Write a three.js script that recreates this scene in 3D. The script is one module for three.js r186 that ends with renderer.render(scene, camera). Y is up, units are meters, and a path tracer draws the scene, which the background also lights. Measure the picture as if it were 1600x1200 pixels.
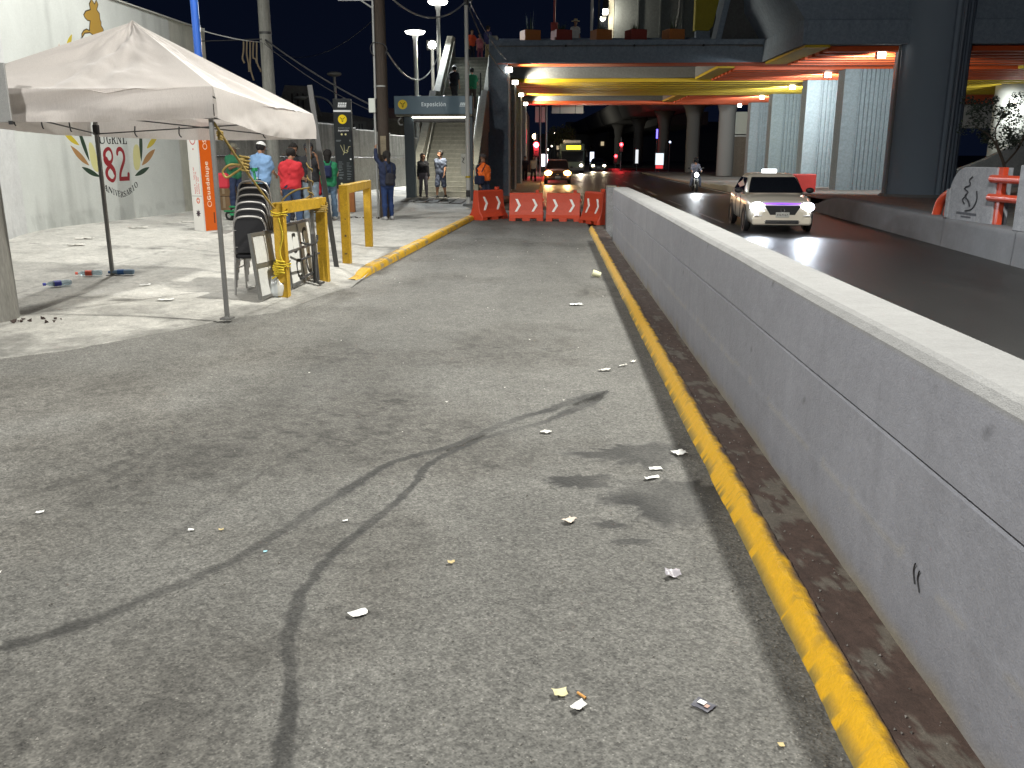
import * as THREE from 'three';
import { mergeGeometries, mergeVertices, toCreasedNormals } from 'three/addons/utils/BufferGeometryUtils.js';
import { RoundedBoxGeometry } from 'three/addons/geometries/RoundedBoxGeometry.js';

// ---------------------------------------------------------------- camera, sky, exposure
const scene = new THREE.Scene();
const camera = new THREE.PerspectiveCamera(2 * Math.atan(600 / 1380) * 180 / Math.PI, 1024 / 768, 0.1, 900);
camera.position.set(0, 1.72, 0);
camera.rotation.order = 'YXZ';
camera.rotation.set(-0.25518, 0.04204, 0);

{ // clear night sky over a city: deep navy, a little paler towards the horizon
  const w = 64, h = 32, d = new Float32Array(w * h * 4);
  for (let y = 0; y < h; y++) for (let x = 0; x < w; x++) {
    const e = Math.max(0, ((y + 0.5) / h - 0.5) * 2), i = (y * w + x) * 4, g = Math.exp(-e * 5);
    d[i] = 0.0009 + 0.0014 * g; d[i + 1] = 0.0018 + 0.002 * g; d[i + 2] = 0.0055 + 0.0045 * g; d[i + 3] = 1;
  }
  const sky = new THREE.DataTexture(d, w, h, THREE.RGBAFormat, THREE.FloatType);
  sky.mapping = THREE.EquirectangularReflectionMapping; sky.magFilter = THREE.LinearFilter; sky.needsUpdate = true;
  scene.background = sky; scene.environment = sky;
}
const renderer = new THREE.WebGLRenderer({ antialias: true });
renderer.toneMapping = THREE.LinearToneMapping;
renderer.toneMappingExposure = 1.1;
renderer.shadowMap.enabled = true;
renderer.setSize(1024, 768);

const moon = new THREE.DirectionalLight(0xc8d4ff, 0.02); // faint moonlight over the city
moon.position.set(30, 60, 20); moon.castShadow = true; moon.shadow.mapSize.set(2048, 2048); Object.assign(moon.shadow.camera, { left: -60, right: 60, top: 60, bottom: -60, near: 1, far: 250 }); scene.add(moon, moon.target);

// strengths (candela) and tints of the lamps; each lamp adds its own light where it is built
const LAMP = {
  roadLamp: [640, [1, 0.985, 0.91]], pathLamp: [330, [1, 0.99, 0.94]], plazaLamp: [110, [0.9, 0.97, 1]],
  bridgeFlood: [105, [1, 0.9, 0.72]], pierFlood: [125, [0.93, 1, 1]], headlamp: [20, [0.8, 0.88, 1]],
};

// ---------------------------------------------------------------- helpers
let seed = 7;
const rnd = (a = 0, b = 1) => { seed = (seed * 1664525 + 1013904223) >>> 0; return a + (b - a) * seed / 4294967296; };
const clamp = (x, a = 0, b = 1) => Math.min(b, Math.max(a, x)), lerp = (a, b, t) => a + (b - a) * t;
const sstep = (a, b, x) => { const t = clamp((x - a) / (b - a)); return t * t * (3 - 2 * t); };
const hash = (x, y, s = 0) => { let n = (x * 374761393 + y * 668265263 + s * 974711) | 0; n = Math.imul(n ^ (n >>> 13), 1274126177); return ((n ^ (n >>> 16)) >>> 0) / 4294967296; };
const vnoise = (x, y, s = 0) => { const i = Math.floor(x), j = Math.floor(y), u = x - i, v = y - j, a = u * u * (3 - 2 * u), b = v * v * (3 - 2 * v);
  return lerp(lerp(hash(i, j, s), hash(i + 1, j, s), a), lerp(hash(i, j + 1, s), hash(i + 1, j + 1, s), a), b); };
const fbm = (x, y, s = 0, o = 4) => { let f = 0, a = 0.5, t = 0; for (let k = 0; k < o; k++) { f += a * vnoise(x, y, s + k); t += a; a *= 0.5; x *= 2.03; y *= 2.03; } return f / t; };
const V = (x, y, z) => new THREE.Vector3(x, y, z);

const taken = {};
const numbered = (n) => { const k = taken[n] = (taken[n] ?? -1) + 1; return k ? n + '_' + String(k).padStart(3, '0') : n; };
const shade = (o) => { o.castShadow = o.receiveShadow = true; return o; };
function mesh(name, g, m, parent = scene) { const o = shade(new THREE.Mesh(g, m)); o.name = parent === scene ? numbered(name) : name; parent.add(o); return o; }
const part = (parent, name, g, m) => mesh(name, g, m, parent);
function tag(o, label, category, group) { o.userData.label = label; o.userData.category = category; if (group) o.userData.group = group; return o; }
function struct(name, g, m, label) { const o = mesh(name, g, m); o.userData.kind = 'structure'; if (label) o.userData.label = label; return o; }
function thing(name, label, category, [x, y, z] = [0, 0, 0], turn = 0, group) { const o = new THREE.Group(); o.name = numbered(name); scene.add(o); o.position.set(x, y, z); o.rotation.y = turn; return tag(o, label, category, group); }

const norm = (g) => { const q = g.index ? g.toNonIndexed() : g; for (const k of Object.keys(q.attributes)) if (!['position', 'normal', 'uv'].includes(k)) q.deleteAttribute(k);
  if (!q.attributes.normal) q.computeVertexNormals();
  if (!q.attributes.uv) q.setAttribute('uv', new THREE.BufferAttribute(new Float32Array(q.attributes.position.count * 2), 2)); return q; };
const join = (...l) => mergeGeometries(l.flat().map(norm));
// uv in metres, laid over each face by the axis it looks along
function wrap(g, s = 1) { const q = norm(g), p = q.attributes.position, n = q.attributes.normal, uv = q.attributes.uv;
  for (let i = 0; i < p.count; i++) { const a = Math.abs(n.getX(i)), b = Math.abs(n.getY(i)), c = Math.abs(n.getZ(i));
    if (b >= a && b >= c) uv.setXY(i, p.getX(i) / s, p.getZ(i) / s); else if (a >= c) uv.setXY(i, p.getZ(i) / s, p.getY(i) / s); else uv.setXY(i, p.getX(i) / s, p.getY(i) / s); }
  return q; }
const bx = (x0, x1, y0, y1, z0, z1) => { const g = new THREE.BoxGeometry(Math.abs(x1 - x0), Math.abs(y1 - y0), Math.abs(z1 - z0)); g.translate((x0 + x1) / 2, (y0 + y1) / 2, (z0 + z1) / 2); return wrap(g); };
const rbx = (x0, x1, y0, y1, z0, z1, r = 0.02, seg = 2) => { const w = Math.abs(x1 - x0), h = Math.abs(y1 - y0), d = Math.abs(z1 - z0), g = new RoundedBoxGeometry(w, h, d, seg, Math.min(r, w / 2.1, h / 2.1, d / 2.1)); g.translate((x0 + x1) / 2, (y0 + y1) / 2, (z0 + z1) / 2); return wrap(g); };
const cyl = (r1, r0, y0, y1, x = 0, z = 0, n = 16) => { const g = new THREE.CylinderGeometry(r1, r0, y1 - y0, n); g.translate(x, (y0 + y1) / 2, z); return g; };
const UPV = V(0, 1, 0);
const bar = (a, b, r, n = 8, r2 = r) => { const p = V(...a), q = V(...b), d = q.clone().sub(p), g = new THREE.CylinderGeometry(r2, r, d.length(), n); g.applyQuaternion(new THREE.Quaternion().setFromUnitVectors(UPV, d.clone().normalize())); g.translate((p.x + q.x) / 2, (p.y + q.y) / 2, (p.z + q.z) / 2); return g; };
const sbar = (a, b, w, d = w, r = 0.008) => { const p = V(...a), q = V(...b), e = q.clone().sub(p), L = e.length(), g = new RoundedBoxGeometry(w, L, d, 1, Math.min(r, w / 2.2, d / 2.2));
  const y = e.normalize(), x = Math.abs(y.y) > 0.9 ? V(1, 0, 0) : V(0, 1, 0).cross(y).normalize(), z = x.clone().cross(y).normalize(); x.copy(y).cross(z);
  g.applyMatrix4(new THREE.Matrix4().makeBasis(x, y, z)); g.translate((p.x + q.x) / 2, (p.y + q.y) / 2, (p.z + q.z) / 2); return wrap(g); };
const tube = (pts, r, n = 24, k = 6) => new THREE.TubeGeometry(new THREE.CatmullRomCurve3(pts.map((p) => V(...p))), n, r, k);
const sag = (a, b, drop, n = 10) => Array.from({ length: n + 1 }, (_, i) => { const t = i / n; return [lerp(a[0], b[0], t), lerp(a[1], b[1], t) - 4 * drop * t * (1 - t), lerp(a[2], b[2], t)]; });
const disc = (r, x, y, z, n = 24) => { const g = new THREE.CircleGeometry(r, n); g.translate(x, y, z); return g; };
const ball = (r, x, y, z, a = 10, b = 8, sx = 1, sy = 1, sz = 1) => { const g = new THREE.SphereGeometry(r, a, b); g.scale(sx, sy, sz); g.translate(x, y, z); return g; };
const at = (g, x, y, z, ry = 0, rx = 0, rz = 0) => { if (rz) g.rotateZ(rz); if (rx) g.rotateX(rx); if (ry) g.rotateY(ry); g.translate(x, y, z); return g; };
const poly = (pts, depth, bevel = 0) => { const s = new THREE.Shape(pts.map((p) => new THREE.Vector2(p[0], p[1]))); const g = new THREE.ExtrudeGeometry(s, { depth, bevelEnabled: bevel > 0, bevelSize: bevel, bevelThickness: bevel, bevelSegments: 1, steps: 1 }); return g; };
// a sheet of quads: fn(u, v) -> [x, y, z]; tint(x, y, z, u, v) -> [r, g, b] (linear, multiplies the map); uv in metres / s
function sheet(nu, nv, fn, tint, s = 1, uvf) {
  const n = (nu + 1) * (nv + 1), P = new Float32Array(n * 3), C = tint && new Float32Array(n * 3), U = new Float32Array(n * 2), I = [];
  for (let j = 0, k = 0; j <= nv; j++) for (let i = 0; i <= nu; i++, k++) { const u = i / nu, v = j / nv, p = fn(u, v); P.set(p, k * 3); if (tint) C.set(tint(p[0], p[1], p[2], u, v), k * 3); const q = uvf ? uvf(p, u, v) : [p[0] / s, p[2] / s]; U[k * 2] = q[0]; U[k * 2 + 1] = q[1]; }
  for (let j = 0; j < nv; j++) for (let i = 0; i < nu; i++) { const a = j * (nu + 1) + i, b = a + 1, c = a + nu + 1, d = c + 1; I.push(a, b, c, b, d, c); }
  const g = new THREE.BufferGeometry(); g.setAttribute('position', new THREE.BufferAttribute(P, 3)); if (C) g.setAttribute('color', new THREE.BufferAttribute(C, 3)); g.setAttribute('uv', new THREE.BufferAttribute(U, 2)); g.setIndex(I); g.computeVertexNormals(); return g;
}
// rings of equal length joined into a skin
function loft(rings, cap = true) { const m = rings[0].length, P = [], I = []; rings.forEach((r) => r.forEach((p) => P.push(...p)));
  for (let j = 0; j + 1 < rings.length; j++) for (let i = 0; i < m; i++) { const a = j * m + i, b = j * m + (i + 1) % m, c = a + m, d = b + m; I.push(a, b, c, b, d, c); }
  if (cap) for (const [j, f] of [[0, 1], [rings.length - 1, 0]]) { const c = rings[j].reduce((s, p) => [s[0] + p[0] / m, s[1] + p[1] / m, s[2] + p[2] / m], [0, 0, 0]), k = P.length / 3; P.push(...c); for (let i = 0; i < m; i++) { const a = j * m + i, b = j * m + (i + 1) % m; f ? I.push(k, b, a) : I.push(k, a, b); } }
  const g = new THREE.BufferGeometry(); g.setAttribute('position', new THREE.Float32BufferAttribute(P, 3)); g.setIndex(I); g.computeVertexNormals(); return g; }

// ---------------------------------------------------------------- textures (material grain only)
function dataTex(n, f, srgb, rep) { const d = new Uint8Array(n * n * 4); for (let y = 0; y < n; y++) for (let x = 0; x < n; x++) { const c = f(x, y), i = (y * n + x) * 4; d[i] = clamp(c[0]) * 255; d[i + 1] = clamp(c[1]) * 255; d[i + 2] = clamp(c[2]) * 255; d[i + 3] = 255; }
  const t = new THREE.DataTexture(d, n, n); t.wrapS = t.wrapT = THREE.RepeatWrapping; t.magFilter = THREE.LinearFilter; if (srgb) t.colorSpace = THREE.SRGBColorSpace; t.needsUpdate = true; if (rep) t.repeat.set(rep, rep); return t; }
// noise that wraps at n pixels
const wnoise = (x, y, n, per, s) => { const k = n / per, u = x / per, v = y / per, i = Math.floor(u), j = Math.floor(v), fu = u - i, fv = v - j, a = fu * fu * (3 - 2 * fu), b = fv * fv * (3 - 2 * fv), w = (q) => ((q % k) + k) % k;
  return lerp(lerp(hash(w(i), w(j), s), hash(w(i + 1), w(j), s), a), lerp(hash(w(i), w(j + 1), s), hash(w(i + 1), w(j + 1), s), a), b); };
const NA = 1024; // asphalt, 2.4 m tile: chippings of differing tone in dark binder
const asph = new Float32Array(NA * NA);
for (let y = 0; y < NA; y++) for (let x = 0; x < NA; x++) { const st = wnoise(x, y, NA, 4, 1), f = wnoise(x, y, NA, 2, 2), m = wnoise(x, y, NA, 8, 3), l = wnoise(x, y, NA, 32, 6), c = wnoise(x, y, NA, 128, 4);
  asph[y * NA + x] = 0.4 * st + 0.3 * f + 0.18 * m + 0.06 * l + 0.06 * c; }
const asphMap = dataTex(NA, (x, y) => { const a = asph[y * NA + x], sp = hash(x >> 1, y >> 1, 9); let v = 0.55 + (a - 0.5) * 0.46; const ch = hash(x >> 1, y >> 1, 12); if (ch > 0.94) v += 0.06; if (ch < 0.06) v -= 0.08; if (sp > 0.99) v += 0.2; if (sp < 0.012) v -= 0.18; return [v, v * 0.992, v * 0.975]; }, true);
const asphBump = dataTex(NA, (x, y) => { const a = asph[y * NA + x]; return [a, a, a]; }, false);
const NC = 512;
const grit = (s) => (x, y) => 0.35 * wnoise(x, y, NC, 2, s) + 0.25 * wnoise(x, y, NC, 8, s + 1) + 0.22 * wnoise(x, y, NC, 32, s + 2) + 0.18 * wnoise(x, y, NC, 128, s + 3);
const concF = grit(20), plasF = grit(40);
const concMap = dataTex(NC, (x, y) => { let v = 0.8 + (concF(x, y) - 0.5) * 0.36; if (hash(x >> 1, y >> 1, 5) < 0.004) v -= 0.2; return [v, v, v]; }, true);
const concBump = dataTex(NC, (x, y) => { const v = concF(x, y); return [v, v, v]; }, false);
const softMap = dataTex(NC, (x, y) => { const v = 0.9 + (plasF(x, y) - 0.5) * 0.16; return [v, v, v]; }, true);
const clothMap = dataTex(256, (x, y) => { const v = 0.88 + 0.08 * ((x % 4 < 2) === (y % 4 < 2) ? 1 : 0) * hash(x >> 2, y >> 2, 3) + 0.06 * (hash(x, y, 8) - 0.5); return [v, v, v]; }, true);

const lin = (r, g, b) => new THREE.Color().setRGB(r, g, b);
const M = (r, g, b, rough = 0.8, o = {}) => new THREE.MeshStandardMaterial({ color: lin(r, g, b), roughness: rough, ...o });
const concrete = (r, g, b, o = {}) => M(r, g, b, 0.88, { map: concMap, bumpMap: concBump, bumpScale: 0.004, ...o });
const painted = (r, g, b, rough = 0.6, o = {}) => M(r, g, b, rough, { map: softMap, ...o });
const glow = (r, g, b, k) => new THREE.MeshStandardMaterial({ color: lin(0.1, 0.1, 0.1), emissive: lin(r, g, b), emissiveIntensity: k, roughness: 0.5 });
const MT = {
  asphalt: M(1, 1, 1, 0.9, { map: asphMap, bumpMap: asphBump, bumpScale: 0.0075, vertexColors: true }),
  road: M(1, 1, 1, 0.48, { map: asphMap, bumpMap: asphBump, bumpScale: 0.003, vertexColors: true }),
  slab: M(1, 1, 1, 0.88, { map: concMap, bumpMap: concBump, bumpScale: 0.004, vertexColors: true }),
  wallpaint: M(1, 1, 1, 0.75, { map: softMap, bumpMap: concBump, bumpScale: 0.0035, vertexColors: true }),
  grey: concrete(0.3, 0.31, 0.31), blueGrey: concrete(0.38, 0.47, 0.58),  pier: concrete(0.33, 0.4, 0.43), plain: concrete(0.34, 0.335, 0.32),
  orange: painted(0.78, 0.115, 0.02, 0.55), red: painted(0.5, 0.05, 0.03, 0.55), yellow: painted(0.72, 0.5, 0.02, 0.55), cream: concrete(0.5, 0.48, 0.38),
  steel: M(0.33, 0.33, 0.32, 0.45, { metalness: 0.75, map: softMap }), darkSteel: M(0.12, 0.12, 0.12, 0.5, { metalness: 0.6, map: softMap }), galv: M(0.46, 0.47, 0.46, 0.5, { metalness: 0.35, map: softMap }), black: M(0.018, 0.018, 0.02, 0.5), rubber: M(0.02, 0.02, 0.021, 0.85), white: painted(0.78, 0.78, 0.75, 0.5),
  wood: concrete(0.075, 0.055, 0.042), glass: new THREE.MeshPhysicalMaterial({ color: lin(0.012, 0.014, 0.018), roughness: 0.06, clearcoat: 1, clearcoatRoughness: 0.05 }), chrome: M(0.7, 0.7, 0.7, 0.15, { metalness: 1 }),
};
// lamp light: a point or spot light set in front of a glowing face
function lampLight([cd, c], x, y, z, target, angle = 1.2, radius = 6, k = 1) {
  const l = target ? new THREE.SpotLight(lin(...c), cd * k, 0, angle, 0.7, 2) : new THREE.PointLight(lin(...c), cd * k, 0, 2);
  l.position.set(x, y, z); l.castShadow = true; l.shadow.radius = radius; l.shadow.mapSize.set(1024, 1024); l.name = 'lamp_light';
  if (target) { l.target.position.set(...target); scene.add(l.target); }
  scene.add(l); return l;
}
function canvasTex(w, h, draw) { const c = document.createElement('canvas'); c.width = w; c.height = h; const x = c.getContext('2d'); draw(x, w, h); const t = new THREE.CanvasTexture(c); t.colorSpace = THREE.SRGBColorSpace; t.magFilter = THREE.LinearFilter; return t; }
const print = (t, rough = 0.6, o = {}) => new THREE.MeshStandardMaterial({ map: t, roughness: rough, ...o });
const face = (w, h, x, y, z, ry = 0) => { const g = new THREE.PlaneGeometry(w, h); if (ry) g.rotateY(ry); g.translate(x, y, z); return g; };

// ================================================================ ground
const footway = (x, z) => { const t = sstep(0, 1, (-6.5 - z) / 6); return (0.1 + 0.035 * Math.max(0, -x - 3)) * t * (1 - 0.8 * sstep(-3.15, -2.7, x) * sstep(-13.3, -12.2, z)); };
const RD = -0.25; // the main road lies a quarter of a metre below the side lane
const laneY = (z) => lerp(0, RD + 0.004, sstep(-24.5, -34, z));
{ // big dark ground reaching the horizon
  const g = new THREE.PlaneGeometry(1400, 1400); g.rotateX(-Math.PI / 2); g.translate(0, RD - 0.02, -300); struct('ground', wrap(g, 2.4), M(0.04, 0.04, 0.042, 0.9), 'dark ground stretching away to the horizon');
}
{ // stains and tracks of the side lane, measured along the ground
  const dist = (x, z, L) => { let d = 9, at = 0; for (let i = 0; i + 1 < L.length; i++) { const [ax, az] = L[i], [bx_, bz] = L[i + 1], ex = bx_ - ax, ez = bz - az, t = clamp(((x - ax) * ex + (z - az) * ez) / (ex * ex + ez * ez)), q = Math.hypot(x - ax - t * ex, z - az - t * ez); if (q < d) { d = q; at = (i + t) / (L.length - 1); } } return [d, at]; };
  const A = [[0.45, -6.42], [0.1, -6.0], [-0.32, -5.51], [-0.6, -5.04], [-0.87, -4.8], [-1.06, -4.34], [-1.26, -3.76], [-1.42, -3.37], [-1.6, -3.11], [-1.79, -2.88], [-2.05, -2.68]];
  const B = [[0.45, -6.42], [0.05, -5.7], [-0.45, -5.18], [-0.66, -4.75], [-0.73, -4.35], [-0.88, -3.81], [-0.97, -3.44], [-0.97, -3.08], [-0.82, -2.47], [-0.72, -2.0]];
  const T = [[-3.1, -3.8], [-2.78, -4.09], [-2.51, -4.47], [-2.3, -5.1]], T2 = [[-1.35, -5.4], [-1.62, -4.4], [-1.75, -3.6]];
  const blobs = [[0.48, -4.95, 0.4, 0.17], [0.75, -4.97, 0.24, 0.2], [0.25, -4.55, 0.26, 0.13], [0.68, -4.28, 0.44, 0.27], [0.36, -4.3, 0.2, 0.2], [0.3, -3.95, 0.08, 0.05], [0.41, -3.76, 0.1, 0.045], [0.2, -4.78, 0.16, 0.08], [0.9, -4.05, 0.12, 0.2]];
  const tint = (x, y, z) => {
    const n = fbm(x * 1.1 + 7, z * 1.1, 3), m = fbm(x * 4, z * 4, 11), f = fbm(x * 13, z * 13, 17, 3);
    let v = 0.4 + (n - 0.5) * 0.12 + (m - 0.5) * 0.07 + (f - 0.5) * 0.06;
    // worn, dusty edge next to the concrete on the left
    const edge = sstep(-1.0, 1.2, (-x - 2.5) * 0.8 + (-z - 4.6) * 0.45 + (n - 0.5) * 1.6) * sstep(-1.6, -2.6, x);
    v += edge * (0.16 + 0.16 * (f - 0.3) + 0.1 * (m - 0.5));
    // wheel paths polished paler, brown grime to the left, dust by the kerb, pits between the stones
    const run = fbm(x * 2.6 + 1, z * 0.16, 33), grime = sstep(0.45, 0.7, fbm(x * 0.8 + 3, z * 0.8 + 1, 31) + 0.1 * sstep(-0.5, -3, x) - 0.12 * sstep(-1, 0.6, x)); v += (run - 0.5) * 0.12; v -= 0.085 * grime; v += 0.05 * sstep(0.3, 0.85, x) * sstep(0.3, 0.6, m);
    const pit = hash(Math.floor(x * 31), Math.floor(z * 31), 35), clump = fbm(x * 2.2, z * 2.2, 36); if (pit > 0.955 - 0.09 * sstep(0.45, 0.7, clump)) v -= 0.03 + 0.04 * clump; if (pit < 0.02) v += 0.04;
    if (f > 0.6 && m > 0.48) v -= 0.05 + 0.05 * grime; v -= 0.07 * grime * sstep(0.56, 0.62, fbm(x * 17 + 4, z * 17, 37, 2));
    let wet = 0; for (const [L, w] of [[T, 0.03], [T2, 0.02]]) wet = Math.max(wet, 0.35 * (1 - sstep(w * 0.5, w * 1.6, dist(x + (f - 0.5) * 0.08, z, L)[0])));
    v *= 1 - 0.7 * wet; v *= 1.1;
    return [v * (1.0 + 0.02 * grime), v * 0.992, v * (0.945 - 0.02 * grime)];
  };
  const near = sheet(420, 360, (u, v) => { const x = lerp(-9, 0.95, u), z = lerp(0.4, -8, v); return [x, 0, z]; }, tint, 2.4);
  const behind = sheet(20, 16, (u, v) => [lerp(-9, 0.95, u), 0, lerp(9, 0.4, v)], tint, 2.4);
  const far = sheet(120, 260, (u, v) => { const z = lerp(-8, -34.5, v), x = lerp(-9 + 6 * sstep(-8, -13, z), z < -24 ? 1.55 : 0.95, u); return [x, laneY(z), z]; }, tint, 2.4);
  // spilt water: ribbons and pools with ragged rims, the same asphalt gone dark and a little glossy
  const wetM = M(1, 1, 1, 0.8, { map: asphMap, bumpMap: asphBump, bumpScale: 0.005, vertexColors: true });
  const wc = (x, z, k) => tint(x, 0, z).map((q) => q * (1 - (0.58 + 0.9 * (fbm(x * 2.2, z * 2.2, 181) - 0.5)) * (1 - sstep(0.45, 1, k + 0.5 * (fbm(x * 30, z * 30, 189, 2) - 0.5)))));
  const ribbon = (L, w, label) => { const crv = new THREE.CatmullRomCurve3(L.map(([x, z]) => V(x, 0, z))), len = crv.getLength(), n = Math.round(len / 0.012); struct('wet_streak', sheet(8, n, (u, v) => { const p = crv.getPoint(v), t = crv.getTangent(v), s = v * len, k = u * 2 - 1, e = k < 0 ? 182 : 183, ww = w * (0.55 + 0.9 * fbm(s * 2.4, e, e) + 0.75 * (fbm(s * 22, e, e + 4, 3) - 0.5)) * (1 + 0.9 * sstep(0.14, 0.02, v)) * Math.min(1, (1 - v) * 30 + 0.3, v * 30 + 0.1), o = (fbm(s * 3, 4, 188) - 0.5) * 0.05; return [p.x + (-t.z) * (k * ww + o), 0.0012, p.z + t.x * (k * ww + o)]; }, (x, y, z, u) => wc(x, z, Math.abs(u * 2 - 1)), 2.4), wetM, label); };
  A.push([-2.6, -2.3], [-3.4, -1.9]); ribbon(A, 0.046, 'dark wet streak running to the left edge'); ribbon(B.map(([x, z], i) => (i ? [x, z] : [x + 0.01, z + 0.02])), 0.038, 'dark wet streak running towards the camera');
  const pool = (cx, cz, rx, rz, s, label) => struct('wet_patch', sheet(40, 110, (u, v) => { const a = v * Math.PI * 2, r = u * (0.8 + 0.9 * (fbm(Math.cos(a) * 1.6 + s, Math.sin(a) * 1.6 + s, s) - 0.5) + 0.5 * (fbm(Math.cos(a) * 7 + s, Math.sin(a) * 7, s + 2, 3) - 0.5)); return [cx + Math.cos(a) * rx * r, 0.0006 + s * 0.00006, cz + Math.sin(a) * rz * r]; }, (x, y, z, u) => wc(x, z, u * u), 2.4), wetM, label);
  pool(0.56, -4.96, 0.5, 0.3, 11, 'upper dark wet patch by the kerb'); pool(0.64, -4.28, 0.56, 0.38, 12, 'lower dark wet patch by the kerb'); pool(0.18, -4.52, 0.26, 0.15, 13, 'thin wet tongue left of the patches'); pool(0.3, -3.93, 0.11, 0.06, 14, 'small wet spot below the patches'); pool(0.4, -3.75, 0.12, 0.05, 15, 'second small wet spot below the patches');
  struct('access_lane', near, MT.asphalt, 'worn grey asphalt side lane with wet streaks');
  struct('access_lane', far, MT.asphalt, 'worn grey asphalt side lane beyond the tent');
  struct('access_lane', behind, MT.asphalt, 'worn grey asphalt side lane at the near edge');
}
{ // main road, smooth dark asphalt
  const tint = (x, y, z) => { const n = fbm(x * 0.8, z * 0.12, 41), m = fbm(x * 3, z * 3, 43), track = Math.exp(-(((((x - 1.8) % 3.4) + 3.4) % 3.4 - 1.7) ** 2) * 1.2); let v = 0.055 + (n - 0.5) * 0.04 + (m - 0.5) * 0.03 - 0.015 * track; if (x > 8.2) v += 0.06 * sstep(0.4, 0.7, m); return [v * 1.0, v, v * 1.02]; };
  struct('road', sheet(60, 260, (u, v) => { const z = lerp(12, -95, v); return [lerp(z < -24 ? -2.2 : 1.45, 9.6, u), RD, z]; }, tint, 2.4), MT.road, 'dark smooth main road beyond the barrier');
  struct('road', sheet(12, 40, (u, v) => [lerp(-2.2, 12, u), RD, lerp(-95, -320, v)], tint, 2.4), MT.road, 'far end of the dark main road');
  // painted dashes
  const dash = M(0.5, 0.5, 0.46, 0.7, { map: concMap });
  const D = []; for (let k = 2; k < 9; k++) { const z = -8.5 - 9 * k, x = 5.02 + (k > 1 ? 0.07 * (k - 1) : 0); D.push([x, z - 4.2, z]); }
  for (let k = 0; k < 6; k++) { const z = -36 - 9 * k; D.push([1.75 + 0.05 * k, z - 3, z]); }
  for (const [x, z0, z1] of D) { const g = sheet(3, 30, (u, v) => { const z = lerp(z0, z1, v); return [x - 0.055 + 0.11 * u + (fbm(z * 3, u * 3, 51) - 0.5) * 0.03, RD + 0.004, z]; }, null, 0.8); struct('lane_marking', g, dash); }
  struct('lane_marking', sheet(2, 60, (u, v) => { const z = lerp(-31, -92, v); return [9.15 + 0.12 * u + (z + 31) * 0.004, RD + 0.004, z]; }, null, 0.8), dash, 'pale line along the far kerb of the main road');
}
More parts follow.
